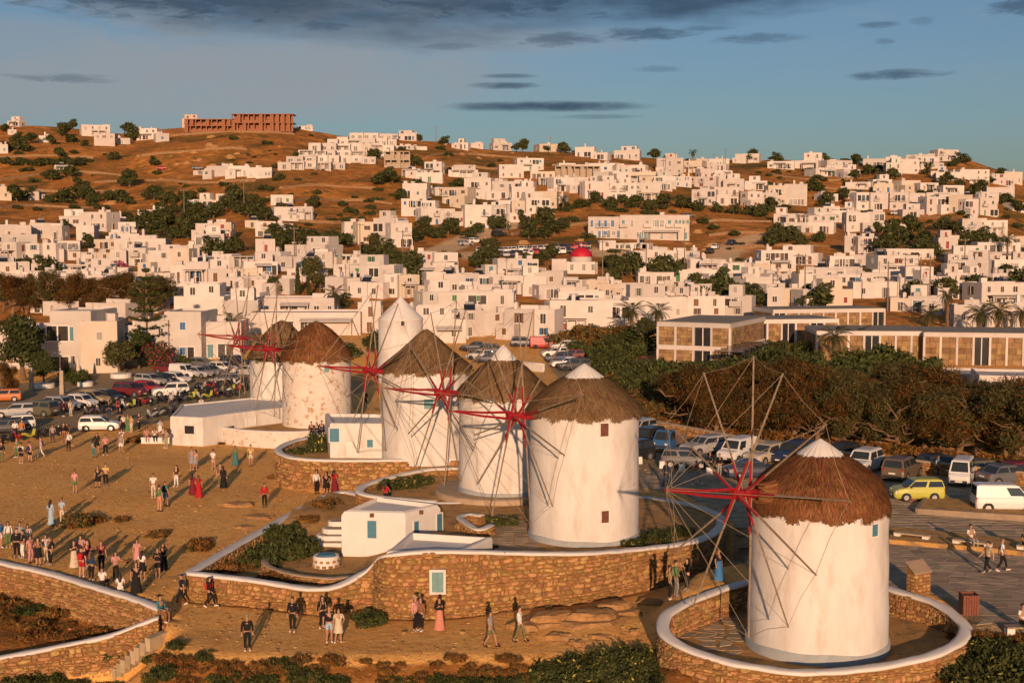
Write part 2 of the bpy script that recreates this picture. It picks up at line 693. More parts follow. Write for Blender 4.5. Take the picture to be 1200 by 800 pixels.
def make_ground():
    xs = axis_steps([(-3000, -600, 300), (-600, -260, 12), (-260, -60, 4), (-60, -36, 1.2), (-36, 34, .5), (34, 60, 1.2), (60, 260, 4), (260, 600, 12), (600, 3000, 300)])
    ys = axis_steps([(-400, 0, 60), (0, 52, 4), (52, 84, .4), (84, 130, .7), (130, 240, 2.0), (240, 680, 3.0), (680, 1100, 25), (1100, 3000, 300)])
    X, Y = np.meshgrid(xs, ys)
    Z = H(X, Y)
    nx, ny = len(xs), len(ys)
    V = np.stack([X.ravel(), Y.ravel(), Z.ravel()], 1)
    i = np.arange((ny - 1) * nx).reshape(ny - 1, nx)[:, :-1].ravel()
    Fc = np.stack([i, i + 1, i + nx + 1, i + nx], 1)
    me = np_mesh('ground', V, Fc, [M_GROUND], smooth=True)
    x, y = V[:, 0], V[:, 1]
    asph = np.maximum(smst(poly_sd(x, y, CARPARK_L), 1.5, -1.5), np.maximum(smst(poly_sd(x, y, ROAD_C), 1.0, -1.0), smst(poly_sd(x, y, PAVE_R), .6, -.6)))
    # roads over the hill
    roads = [[(478, 318), (500, 300), (540, 283), (575, 270), (600, 262), (650, 258)], [(560, 300), (610, 294), (660, 292), (720, 298)],
             [(838, 322), (850, 296), (872, 282), (900, 276), (960, 270)], [(1180, 300), (1160, 290), (1120, 300)]]
    road = np.zeros(len(x))
    for rd in roads:
        pts = [hit(*p)[:2] for p in rd]
        w = 3.5 if rd[0][0] != 560 else 7.0
        road = np.maximum(road, smst(seg_dist(x, y, pts), w + 1.5, w - .5))
    hill = smst(y, 190, 260)
    low = np.maximum(smst(poly_sd(x, y, PIT_POLY), .4, -.4), smst(front_drop(x, y), .05, .5))
    low = np.maximum(low, 0) * (1 - hill)
    col = np.stack([hill, asph, road, low], 1).astype(np.float32)
    a = me.color_attributes.new('zone', 'FLOAT_COLOR', 'POINT')
    a.data.foreach_set('color', col.ravel())
    g = link('ground', me)
    tag(g, None, None, kind='structure')
    return g


def make_ground_material():
    m = bpy.data.materials.new('ground_soil')
    m.use_nodes = True
    nt = m.node_tree
    N, L = nt.nodes, nt.links
    bs = N['Principled BSDF']
    bs.inputs['Roughness'].default_value = 0.95
    bs.inputs['Specular IOR Level'].default_value = 0.1
    at = N.new('ShaderNodeAttribute')
    at.attribute_name = 'zone'
    sp = N.new('ShaderNodeSeparateColor')
    L.new(at.outputs['Color'], sp.inputs[0])
    geo = N.new('ShaderNodeNewGeometry')
    co = geo.outputs['Position']

    def nz(sc, det=6.0, rough=.6, dist=0.0):
        n = N.new('ShaderNodeTexNoise')
        n.inputs['Scale'].default_value = sc
        n.inputs['Detail'].default_value = det
        n.inputs['Roughness'].default_value = rough
        n.inputs['Distortion'].default_value = dist
        L.new(co, n.inputs['Vector'])
        return n.outputs[0]

    def mr(x, lo, hi):
        n = N.new('ShaderNodeMapRange')
        n.inputs['From Min'].default_value = lo
        n.inputs['From Max'].default_value = hi
        L.new(x, n.inputs['Value'])
        return n.outputs[0]

    def mix(fac, a, b):
        n = N.new('ShaderNodeMix')
        n.data_type = 'RGBA'
        L.new(fac, n.inputs['Factor'])
        for s, v in ((n.inputs['A'], a), (n.inputs['B'], b)):
            if isinstance(v, tuple):
                s.default_value = v
            else:
                L.new(v, s)
        return n.outputs['Result']
    dirt = mix(mr(nz(.25), .35, .65), (0.734, 0.368, 0.103, 1), (0.791, 0.442, 0.140, 1))
    dirt = mix(mr(nz(1.7), .50, .68), dirt, (0.567, 0.266, 0.070, 1))
    dirt = mix(mr(nz(9.0), .58, .72), dirt, (0.791, 0.496, 0.194, 1))
    grass = mix(mr(nz(.05), .35, .65), (0.484, 0.187, 0.044, 1), (0.343, 0.133, 0.031, 1))
    grass = mix(mr(nz(.16, 8), .50, .64), grass, (0.585, 0.250, 0.056, 1))
    grass = mix(mr(nz(.022, 8), .50, .62), grass, (0.202, 0.104, 0.022, 1))
    grass = mix(mr(nz(.045, 9, .7, .5), .52, .62), grass, (0.101, 0.071, 0.017, 1))
    grass = mix(mr(nz(.4, 8), .52, .64), grass, (0.161, 0.100, 0.022, 1))
    grass = mix(mr(nz(.9, 8), .62, .70), grass, (0.564, 0.316, 0.107, 1))
    low = mix(mr(nz(1.2, 8), .42, .62), (0.378, 0.156, 0.037, 1), (0.234, 0.094, 0.021, 1))
    low = mix(mr(nz(5.0, 8), .55, .68), low, (0.450, 0.281, 0.105, 1))
    asph = mix(mr(nz(.6), .35, .65), (0.340, 0.250, 0.136, 1), (0.270, 0.200, 0.115, 1))
    asph = mix(mr(nz(4.0), .55, .7), asph, (0.400, 0.300, 0.162, 1))
    road = mix(mr(nz(.5), .35, .65), (0.700, 0.470, 0.255, 1), (0.600, 0.400, 0.221, 1))

    def noisy(fac):
        a = N.new('ShaderNodeMath')
        a.operation = 'MULTIPLY_ADD'
        L.new(mr(nz(.8), .3, .7), a.inputs[0])
        a.inputs[1].default_value = .6
        a.inputs[2].default_value = -.3
        b = N.new('ShaderNodeMath')
        b.operation = 'ADD'
        L.new(fac, b.inputs[0])
        L.new(a.outputs[0], b.inputs[1])
        return mr(b.outputs[0], .3, .7)
    c = mix(noisy(sp.outputs[0]), dirt, grass)
    c = mix(noisy(at.outputs['Alpha']), c, low)
    c = mix(noisy(sp.outputs[1]), c, asph)
    c = mix(sp.outputs[2], c, road)
    L.new(c, bs.inputs['Base Color'])
    b1 = N.new('ShaderNodeBump')
    b1.inputs['Strength'].default_value = .9
    b1.inputs['Distance'].default_value = .22
    L.new(nz(3.0, 9, .7), b1.inputs['Height'])
    b2 = N.new('ShaderNodeBump')
    b2.inputs['Strength'].default_value = .8
    b2.inputs['Distance'].default_value = 1.2
    L.new(nz(.22, 9, .7), b2.inputs['Height'])
    mxn = N.new('ShaderNodeMix')
    mxn.data_type = 'VECTOR'
    L.new(sp.outputs[0], mxn.inputs['Factor'])
    L.new(b1.outputs[0], mxn.inputs['A'])
    L.new(b2.outputs[0], mxn.inputs['B'])
    L.new(mxn.outputs['Result'], bs.inputs['Normal'])
    return m


M_GROUND = make_ground_material()
GROUND = make_ground()
pm('sea', (.02, .06, .09), (.03, .08, .11), scale=.02, rough=.15, bump=.3, bscale=.3)
sea = MB()
sea.poly([(-14000, -14000, -25), (14000, -14000, -25), (14000, 14000, -25), (-14000, 14000, -25)])
tag(sea.build('sea', MATS['sea']), None, None, kind='structure')
# ------------------------------------------------------------------ shared materials
pm('whitewash', (.58, .555, .52), (.51, .48, .44), scale=1.1, rough=.92, bump=.45, bscale=3.5, c3=(.38, .31, .23), c3scale=1.3, c3lo=.50, c3hi=.88, bdist=.05, stretch=(1, 1, .35))
pm('whitewash_clean', (.59, .565, .53), (.55, .525, .49), scale=1.2, rough=.9, bump=.2, bscale=7, bdist=.03)
pm('whitewash_peeling', (.57, .52, .46), (.52, .46, .40), scale=.8, rough=.92, bump=.5, bscale=5, c3=(.36, .22, .12), c3scale=2.0, c3lo=.55, c3hi=.66, bdist=.05)
pm('grey_band', (.34, .36, .35), (.28, .30, .30), scale=2, rough=.9)
pm('thatch', (.140, .085, .042), (.19, .118, .062), scale=1.2, rough=1.0, island=.45, spec=0.0)
pm('thatch_rust', (.140, .060, .026), (.185, .084, .037), scale=1.2, rough=1.0, island=.45, spec=0.0)
pm('thatch_under', (.10, .055, .025), (.15, .085, .04), scale=4, rough=1.0, bump=.8, bscale=20)
pm('red_paint', (.26, .008, .014), (.20, .007, .012), scale=4, rough=.6, c3=(.15, .04, .025), c3scale=3, c3lo=.60, c3hi=.75)
pm('pole_wood', (.25, .19, .13), (.17, .13, .09), scale=5, rough=.85, stretch=(1, 1, .3), bump=.3, bscale=20)
pm('rope', (.26, .20, .13), (.20, .155, .10), scale=12, rough=.95)
pm('dark_wood', (.13, .045, .025), (.09, .03, .018), scale=6, rough=.7)
pm('blue_paint', (.06, .17, .24), (.045, .14, .20), scale=5, rough=.6)
pm('teal_paint', (.14, .26, .25), (.11, .21, .21), scale=5, rough=.65)
pm('dark_glass', (.02, .022, .025), (.03, .03, .03), scale=2, rough=.12, spec=.5)
pm('stone', (.37, .205, .082), (.24, .14, .06), scale=3, rough=.95, bump=.7, bscale=9, objrand=.38, bdist=.04)
pm('stone_small', (.34, .185, .07), (.22, .125, .05), scale=3, rough=.95, bump=.7, bscale=9, island=.38, bdist=.04)
pm('mortar', (.25, .125, .036), (.16, .078, .024), scale=4, rough=1.0, bump=.8, bscale=12, bdist=.05)
pm('flagstone', (.36, .275, .175), (.28, .215, .145), scale=2, rough=.85, bump=.6, bscale=6, objrand=.28, bdist=.03)
pm('flagstone_small', (.35, .27, .17), (.28, .215, .145), scale=2, rough=.85, bump=.6, bscale=6, island=.28, bdist=.03)
pm('yard_soil', (.48, .27, .085), (.35, .19, .058), scale=.9, rough=1.0, bump=.8, bscale=6, c3=(.22, .14, .07), c3scale=1.5, c3lo=.5, c3hi=.65)
pm('roof_screed', (.60, .585, .55), (.52, .50, .47), scale=.8, rough=.95, bump=.2, bscale=5, c3=(.40, .37, .33), c3scale=.7, c3lo=.6, c3hi=.8)

RND = random.Random(11)
NPR = np.random.default_rng(5)


def window_part(parent, x, y, z, ang, w, h, glass, frame='whitewash_clean', deep=.10, name='window', bar=.07, label=None):
    """window seen from outside, facing direction ang: frame of four bars and a pane set back in it"""
    M = Matrix.Translation((x, y, z)) @ Matrix.Rotation(ang, 4, 'Z')
    fr = MB()
    for a in ((-w / 2 - bar, -w / 2, 0, h), (w / 2, w / 2 + bar, 0, h), (-w / 2 - bar, w / 2 + bar, -bar, 0), (-w / 2 - bar, w / 2 + bar, h, h + bar)):
        fr.box(-.12, a[0], a[2], deep, a[1], a[3], M=M)
    f = fr.build(name, MATS[frame], parent)
    pn = MB()
    pn.box(-.11, -w / 2 - .01, -.01, deep * .45, w / 2 + .01, h + .01, M=M)
    p = pn.build('shutter' if 'glass' not in glass else 'pane', MATS[glass], f)
    if label:
        p['label'] = label
    return f


def straw_mesh(prof, n, mat, under, L=(.5, .95), width=.05, seed=1, ragged=.25, layers=0):
    """thatch: many thin blades lying down the slope of the profile [(r, z) from top to eave]"""
    rng = np.random.default_rng(seed)
    P = np.array(prof, dtype=float)
    seg = np.hypot(np.diff(P[:, 0]), np.diff(P[:, 1]))
    cum = np.concatenate([[0], np.cumsum(seg)])
    T = cum[-1]
    # area-weighted positions
    grid = np.linspace(0, T, 200)
    rad = np.interp(grid, cum, P[:, 0])
    cdf = np.cumsum(rad)
    cdf /= cdf[-1]
    t = np.interp(rng.random(n), cdf, grid)
    # more blades right at the eave
    k = n // 5
    t[:k] = T - rng.random(k) * .25
    if layers:
        t = np.round(t / (T / layers)) * (T / layers) + rng.normal(0, .05, n)
        t = np.clip(t, 0, T)
    th = rng.random(n) * 2 * np.pi
    ln = rng.uniform(L[0], L[1], n) * (1 + ragged * np.sin(th * 9 + 2 * np.sin(th * 4)) * (t > T - .5))
    dth = rng.normal(0, .05, n)
    V = np.zeros((n, 4, 3))
    w = width * rng.uniform(.6, 1.3, n)
    lift0 = .02 + .05 * rng.random(n)
    lift1 = lift0 + .04 + .07 * rng.random(n)

    def pos(tt, ang, lift, overs):
        r = np.interp(np.minimum(tt, T), cum, P[:, 0])
        z = np.interp(np.minimum(tt, T), cum, P[:, 1])
        ex = np.maximum(tt - T, 0)
        z = z - ex * .97
        r = r + ex * .12 + lift * .8
        z = z + lift * .5
        return np.stack([r * np.cos(ang), r * np.sin(ang), z], 1)
    half = w / 2 / np.maximum(np.interp(t, cum, P[:, 0]), .3)
    t1 = t + ln
    t1 = np.where(t > T - .26, np.minimum(t1, T + .12 + .16 * rng.random(n) + .12 * np.sin(th * 11) + .10 * np.sin(th * 23 + 1) + .09 * np.sin(th * 41 + 2)), np.minimum(t1, T + .1))
    h2 = w * .45 / 2 / np.maximum(np.interp(t1, cum, P[:, 0]), .3)
    V[:, 0] = pos(t, th - half, lift0, 0)
    V[:, 1] = pos(t, th + half, lift0, 0)
    V[:, 2] = pos(t1, th + dth + h2, lift1, 1)
    V[:, 3] = pos(t1, th + dth - h2, lift1, 1)
    Fc = np.arange(n * 4).reshape(n, 4)
    me = np_mesh('thatch', V.reshape(-1, 3), Fc, [mat])
    return me


def make_mill(label, px, Y, base_y, eave_y, roof, cap, apex_y, r0p, r1p, hub_y, phase, wins=(), tower='whitewash', thatch='thatch',
              nstraw=9000, band=.4, R=6.4, wheel=True, zb=None, hood=False, layers=0, seed=1, npole=12, skip=()):
    k = Y / F
    cz = at_d(px, base_y, Y)
    zb = cz.z if zb is None else zb
    root = thing('windmill', label, 'windmill', (cz.x, Y, zb))
    ze = at_d(px, eave_y, Y).z - zb
    r0, r1 = r0p * k, r1p * k
    t = MB()
    prof = []
    for i in range(13):
        q = i / 12
        prof.append((r0 + (r1 - r0) * q ** .8 + .02 * math.sin(i * 1.7 + seed), -.5 + (ze - .02 + .5) * q))
    t.lathe(prof, 56)
    t.build('tower', MATS[tower], root, smooth=True)
    if band:
        b = MB()
        ring = []
        n = 56
        for i in range(n):
            a = 2 * math.pi * i / n
            hh = band + .05 * math.sin(a * 3 + seed) + .03 * math.sin(a * 7)
            ring.append((a, hh))
        vs, fs = [], []
        for a, hh in ring:
            c, s = math.cos(a), math.sin(a)
            vs += [((r0 + .05) * c, (r0 + .05) * s, -.5), ((r0 + .035) * c, (r0 + .035) * s, hh), ((r0 - .1) * c, (r0 - .1) * s, hh + .005)]
        for i in range(n):
            j = (i + 1) % n
            fs += [(i * 3, j * 3, j * 3 + 1, i * 3 + 1), (i * 3 + 1, j * 3 + 1, j * 3 + 2, i * 3 + 2)]
        b.add(vs, fs)
        b.build('base_band', MATS['grey_band'], root, smooth=True)
    # roof profile: px radius / photograph row
    P = [(rp * k, at_d(px, yy, Y).z - zb) for rp, yy in roof]
    u = MB()
    pr = [(max(p[0] - .06, .01), p[1] - .03) for p in P]
    n = 48
    vs, fs = [], []
    pr2 = [(.01, P[0][1] + .25)] + pr + [(r1 - .2, P[-1][1] - .05)]
    u.lathe(list(reversed(pr2)), 48)
    u.build('roof_base', MATS['thatch_under'], root, smooth=True)
    o = link('thatch', straw_mesh(P, nstraw, MATS[thatch], None, seed=seed, layers=layers, width=.055 * (1 if Y < 100 else 1.4)), root)
    o['kind'] = 'stuff'
    if cap:
        c = MB()
        rc = cap * k
        zc0, zc1 = P[0][1], at_d(px, apex_y, Y).z - zb
        n = 40
        vs, fs = [], []
        rows = 6
        for i in range(rows + 1):
            q = i / rows
            rr = rc * (1 - q) ** .85 + .05
            z = zc0 - .05 + (zc1 - zc0 + .05) * q
            for j in range(n):
                a = 2 * math.pi * j / n
                w = (1 + (.035 if j % 2 else -.01) * (1 - q * .5))
                vs.append((rr * w * math.cos(a), rr * w * math.sin(a), z + (.03 * math.sin(j * 2.3) if i == 0 else 0)))
        for i in range(rows):
            for j in range(n):
                fs.append((i * n + j, i * n + (j + 1) % n, (i + 1) * n + (j + 1) % n, (i + 1) * n + j))
        fs.append(tuple(range(rows * n, rows * n + n)))
        c.add(vs, fs)
        c.build('roof_cap', MATS['whitewash_clean'], root)
    # windows: (photograph px, py of its lower edge, width m, height m, shutter material)
    for wx, wy, ww, wh, wm in wins:
        dx = (wx - px) * k
        a = math.asin(max(-.95, min(.95, dx / r0)))
        rr = r0 + (r1 - r0) * .6
        yy = Y - rr * math.cos(a)
        z = at_d(wx, wy, yy).z - zb
        rr = r0 + (r1 - r0) * max(0, min(1, (z + .5) / (ze + .5))) ** .8
        window_part(root, rr * math.sin(a), -rr * math.cos(a), z, a - math.pi / 2, ww, wh, wm, deep=.06)
    if not wheel:
        return root
    # the wind wheel
    ax = Vector((-.88, -.47, .10)).normalized()
    hubc = Vector((ax.x, ax.y, 0)).normalized() * 4.6
    hubz = at_d(px + hubc.x / k, hub_y, Y + hubc.y).z - zb
    hub = Vector((hubc.x, hubc.y, hubz))
    side = Vector((0, 0, 1)).cross(ax).normalized()
    upv = ax.cross(side).normalized()
    a = MB()
    a.tube([hub - ax * 3.6, hub - ax * .2], [.17, .17], 10)
    axle = a.build('axle', MATS['dark_wood'], root, smooth=False)
    hb = MB()
    hb.tube([hub - ax * .95, hub + ax * .60], [.21, .21], 8)
    hb.build('hub', MATS['red_paint'], root)
    tip = hub + ax * 4.3 + Vector((0, 0, .12))
    for s in (-1, 1):
        bm = MB()
        bm.tube([hub + ax * .3 + upv * .2 * s, hub + ax * 2.2 + upv * .1 * s, tip], [.085, .075, .05], 6)
        bm.build('boom', MATS['red_paint'], root)
    tips = []
    for i in range(npole):
        th = phase + 2 * math.pi * i / npole
        d = side * math.cos(th) + upv * math.sin(th)
        off = ax * (-.55 + .42 * (i % 3))
        if i in skip:
            tips.append(None)
            continue
        RR = R * (1 + .025 * math.sin(i * 5 + seed))
        p = MB()
        p.tube([hub + off + d * .1, hub + off + d * 2.1, hub + off + d * RR], [.05, .056, .04], 6)
        po = p.build('pole', MATS['pole_wood'], root)
        rl = 1.75 + .3 * math.sin(i * 3.1)
        sl = MB()
        o2 = ax * .09
        sl.tube([hub + off + o2 + d * .05, hub + off + o2 * .6 + d * rl], [.072, .052], 6)
        sl.build('red_spar', MATS['red_paint'], po)
        tips.append(hub + off + d * (RR - .05))
    for i in range(npole):
        if tips[i] is None:
            continue
        rp = MB()
        rp.tube([tip - ax * .08, tips[i]], .012 if Y < 90 else .014, 4, cap=False)
        rp.build('rope', MATS['rope'], root)
        q = tips[(i + 1) % npole]
        if q is not None:
            mid = (tips[i] + q) / 2 - (((tips[i] + q) / 2 - hub).normalized() * .12)
            rp = MB()
            rp.tube([tips[i], mid, q], .012 if Y < 90 else .014, 4, cap=False)
            rp.build('rope', MATS['rope'], root)
    if hood:
        # thatched hood over the axle
        s0 = hub - ax * 1.35
        n = 1500
        rng = np.random.default_rng(9)
        th = rng.random(n) * 2 * np.pi
        L0 = rng.uniform(0, 1.0, n)
        V = np.zeros((n, 4, 3))
        sd, uv, axv = np.array(side), np.array(upv), np.array(ax)
        for j, (q, wv, l) in enumerate([(0, -.03, 0), (0, .03, 0), (1, .012, 1), (1, -.012, 1)]):
            l2 = -L0 * 1.2 + (.55 + .25 * rng.random(n)) * q
            rr = .36 + .42 * np.clip(-l2 / 1.2, 0, 1) + .10 * rng.random(n)
            aa = th + wv / .5
            V[:, j] = np.array(s0) + axv * l2[:, None] + sd * (rr * np.cos(aa))[:, None] + uv * (rr * np.sin(aa) + .04)[:, None]
        me = np_mesh('axle_hood', V.reshape(-1, 3), np.arange(n * 4).reshape(n, 4), [MATS[thatch]])
        o = link('axle_hood', me, root)
        o['kind'] = 'stuff'
    return root


M1 = make_mill('white windmill with rust brown thatch and red spoked wheel beside the paved square', 957, 64.0, 761, 588,
               [(26, 531), (53, 548), (69, 561), (77, 575), (80, 590)], 26, 514, 84, 80, 578, .12,
               wins=[(1008, 628, .42, .55, 'blue_paint')], thatch='thatch_rust', nstraw=15000, hood=True, seed=1, band=.72)
M2 = make_mill('white windmill with two small brown shuttered windows inside the long stone yard wall', 684, 81.0, 630, 478,
               [(22, 441), (40, 452), (56, 466), (64, 474), (68, 480)], 22, 426, 65.5, 64, 487, .30,
               wins=[(704, 511, .50, .75, 'dark_wood'), (705, 612, .46, .70, 'dark_wood')], nstraw=13000, seed=2, band=.5)
M3 = make_mill('white windmill on a round stone platform, half shaded by its taller neighbour', 590, 94.0, 573, 458,
               [(15, 421), (28, 432), (42, 446), (52, 455), (55, 460)], 15, 404, 53.5, 52, 460, .05,
               nstraw=10000, seed=3, wins=[], band=.3)
M4 = make_mill('white windmill without a white roof tip, joined to a low white annex', 500, 105.0, 530, 429,
               [(1, 385), (10, 393), (26, 408), (42, 421), (51, 428), (54, 431)], None, 384, 53.5, 52, 434, .42, band=False,
               nstraw=9000, seed=4, wins=[(506, 479, .7, .75, 'teal_paint')])
M5 = make_mill('windmill with peeling plaster and layered reddish thatch', 372, 130.0, 503, 417,
               [(1, 376), (10, 381), (22, 391), (33, 404), (40, 414), (42, 419)], None, 376, 41, 40, 409, .20, tower='whitewash_peeling', band=False,
               thatch='thatch_rust', nstraw=6000, seed=5, layers=9, wins=[(389, 436, .5, .7, 'teal_paint')])
M6 = make_mill('clean white windmill standing close behind the one with peeling plaster', 332, 141.0, 499, 416,
               [(1, 375), (10, 380), (22, 393), (33, 406), (38, 414), (40, 418)], None, 375, 39, 38, 396, .0, band=False,
               nstraw=5000, seed=6)


def white_mill():
    px, Y = 470, 176.0
    k = Y / F
    b = at_d(px, 440, Y)
    zb = h1(b.x, Y)
    root = thing('mill_tower', 'plain white round mill tower with a smooth white cone roof among the houses', 'windmill', (b.x, Y, zb))
    ze = at_d(px, 374, Y).z - zb
    za = at_d(px, 347, Y).z - zb
    r = 26 * k
    t = MB()
    t.lathe([(r * 1.08, -.5), (r * 1.02, ze * .5), (r, ze)], 40)
    t.build('tower', MATS['whitewash'], root, smooth=True)
    c = MB()
    c.lathe([(r - .1, ze - .02), (r + .06, ze - .02), (r + .06, ze + .1), (r * .5, ze + (za - ze) * .53), (.04, za)], 40)
    c.build('roof', MATS['whitewash_clean'], root, smooth=False)
    window_part(root, .5, -r, at_d(px, 380, Y).z - zb, -math.pi / 2, .45, .6, 'dark_glass')


white_mill()
# ------------------------------------------------------------------ stone walls with white copings
def stone_protos(n=8):
    out = []
    r = random.Random(3)
    for i in range(n):
        # unit stone in x (along wall) and z (up), front towards -y
        k = r.choice([5, 6, 6, 7])
        pts = []
        for j in range(k):
            a = 2 * math.pi * (j + .5 * r.random()) / k + .4
            c, s = math.cos(a), math.sin(a)
            m = max(abs(c), abs(s))
            q = .40 + .10 * r.random()
            pts.append((c / m * q * (.86 + .14 * m), s / m * q * (.86 + .14 * m)))
        pts.sort(key=lambda p: math.atan2(p[1], p[0]))
        vs = [(x, .5, z) for x, z in pts] + [(x, -.25, z) for x, z in pts] + [(x * .78, -.5 - .15 * r.random(), z * .78) for x, z in pts]
        fs = []
        for j in range(k):
            jj = (j + 1) % k
            fs += [(j, jj, k + jj, k + j), (k + j, k + jj, 2 * k + jj, 2 * k + j)]
        fs.append(tuple(range(2 * k, 3 * k)))
        out.append((vs, fs))
    return out


ST_PROTO = stone_protos()
ST_MESH = []
for _v, _f in ST_PROTO:
    _m = MB()
    _m.add(_v, _f)
    ST_MESH.append(_m.mesh('stone', [MATS['stone']]))


def stone_wall(name, label, line, closed=False, thick=.46, base=None, cop_w=.62, cop_h=.16, sides=(1, -1), stones=True, step=.5, core='mortar',
               cop='whitewash_clean', size=1.0, limit=300, maxh=9, face_out=None, zflat=None, cat='wall', inner_floor=None):
    P = resample(line, step)
    if closed:
        P = P[:-1]
    n = len(P)
    c0 = P[0]
    org = Vector((c0.x, c0.y, 0))
    root = thing(name, label, cat, org)
    nor = []
    for i in range(n):
        a = P[(i - 1) % n] if (closed or i > 0) else P[i]
        b = P[(i + 1) % n] if (closed or i < n - 1) else P[i]
        t = (b - a)
        t.z = 0
        t.normalize()
        nor.append(Vector((t.y, -t.x, 0)))      # right hand side of the walking direction
    X = np.array([p.x for p in P])
    Y = np.array([p.y for p in P])
    nx = np.array([v.x for v in nor])
    ny = np.array([v.y for v in nor])
    g = {s: H(X + nx * s * .8, Y + ny * s * .8) for s in (1, -1)}
    if inner_floor is not None:
        g[inner_floor[0]] = np.maximum(g[inner_floor[0]], np.array([inner_floor[1](x, y) for x, y in zip(X, Y)]))
    zb = np.minimum(g[1], g[-1]) - .35
    if base is not None:
        zb = np.full(n, base)
    ztop = np.array([p.z for p in P]) - cop_h * .6
    m = MB()
    hw = thick / 2
    L = list(range(n)) + ([0] if closed else [])
    vs = []
    for i in range(n):
        p = P[i] - org
        for s in (1, -1):
            q = p + nor[i] * hw * s
            vs += [(q.x, q.y, zb[i]), (q.x, q.y, ztop[i])]
    fs = []
    for a, b in zip(L[:-1], L[1:]):
        fs += [(4 * a, 4 * a + 1, 4 * b + 1, 4 * b), (4 * a + 2, 4 * b + 2, 4 * b + 3, 4 * a + 3), (4 * a + 1, 4 * a + 3, 4 * b + 3, 4 * b + 1)]
    if not closed:
        fs += [(0, 2, 3, 1), (4 * (n - 1), 4 * (n - 1) + 1, 4 * (n - 1) + 3, 4 * (n - 1) + 2)]
    m.add(vs, fs)
    m.build('wall_core', MATS[core], root)
    # coping: rounded, uneven
    if cop:
        c = MB()
        prof = [(-.5, -1.0), (-.52, -.45), (-.40, -.08), (-.15, .04), (.15, .05), (.40, -.06), (.52, -.45), (.5, -1.0)]
        k = len(prof)
        vs = []
        s = 0
        for i in range(n):
            p = P[i] - org
            s += step
            wob = .03 * math.sin(s * 1.9) + .025 * math.sin(s * 4.3 + 1)
            for a, b in prof:
                q = p + nor[i] * (a * (cop_w + wob) + .02 * math.sin(s * 2.7))
                vs.append((q.x, q.y, p.z + b * cop_h + .012 * math.sin(s * 3.7 + a * 4)))
        fs = []
        for a, b in zip(L[:-1], L[1:]):
            for j in range(k):
                fs.append((a * k + j, b * k + j, b * k + (j + 1) % k, a * k + (j + 1) % k))
        if not closed:
            fs += [tuple(range(k)), tuple(range((n - 1) * k + k - 1, (n - 1) * k - 1, -1))]
        c.add(vs, fs)
        c.build('coping', MATS[cop], root, smooth=True)
    if not stones:
        return root
    # stones
    cum = [0.0]
    for a, b in zip(L[:-1], L[1:]):
        cum.append(cum[-1] + (Vector((P[b].x, P[b].y)) - Vector((P[a].x, P[a].y))).length)
    cum = np.array(cum)
    Li = np.array(L)
    rnd = random.Random(len(P) * 7 + int(abs(P[0].x) * 10))
    cand = []
    for sd in sides:
        gz = g[sd]
        z = float(np.min(gz)) - .1
        zmax = float(np.max(ztop))
        while z < zmax:
            hrow = rnd.choice((.13, .18, .22, .28, .36)) * rnd.uniform(.9, 1.1) * size
            s = rnd.uniform(0, .3)
            while s < cum[-1] - .1:
                w = rnd.choice((.2, .3, .42, .55, .75)) * rnd.uniform(.85, 1.15) * size * (1.1 if hrow > .25 * size else .9)
                sm = s + w / 2
                s += w
                if sm > cum[-1]:
                    break
                x = np.interp(sm, cum, X[Li])
                y = np.interp(sm, cum, Y[Li])
                zz = z + hrow / 2
                if zz > np.interp(sm, cum, ztop[Li]) - hrow * .38 or zz < np.interp(sm, cum, gz[Li]) - .15:
                    continue
                vx = np.interp(sm, cum, nx[Li]) * sd
                vy = np.interp(sm, cum, ny[Li]) * sd
                q = math.hypot(vx, vy)
                vx, vy = vx / q, vy / q
                dx, dy = -x, -y
                d = math.hypot(dx, dy)
                fc = (vx * dx + vy * dy) / d
                if fc < .05:
                    continue
                cand.append((w * hrow * fc * (1000.0 / (d * d)), x, y, zz, vx, vy, w, hrow))
            z += hrow
    cand.sort(key=lambda c: -c[0])
    rest = MB()
    for i, (ar, x, y, zz, vx, vy, w, hr) in enumerate(cand):
        ang = math.atan2(vx, -vy)
        dep = rnd.uniform(.12, .20)
        j = rnd.randrange(len(ST_MESH))
        loc = Vector((x + vx * (hw - .015), y + vy * (hw - .015), zz)) - org
        tilt = rnd.uniform(-.16, .16)
        loc.z += rnd.uniform(-.05, .05) * size
        hr *= rnd.uniform(.8, 1.25)
        fl = rnd.choice((-1, 1))
        if i < limit:
            o = link('stone', ST_MESH[j], root, loc, rot=(0, tilt, ang), scale=(w * 1.0, dep, hr * 1.0))
        else:
            ca, sa = math.cos(ang), math.sin(ang)
            V = []
            for vx_, vy_, vz_ in ST_PROTO[j][0]:
                a, b, cc = vx_ * w, vy_ * dep, vz_ * hr
                V.append((loc.x + a * ca - b * sa, loc.y + a * sa + b * ca, loc.z + cc))
            rest.add(V, ST_PROTO[j][1])
    if rest.f:
        o = rest.build('stone_infill', MATS['stone_small'], root)
        o['kind'] = 'stuff'
    return root


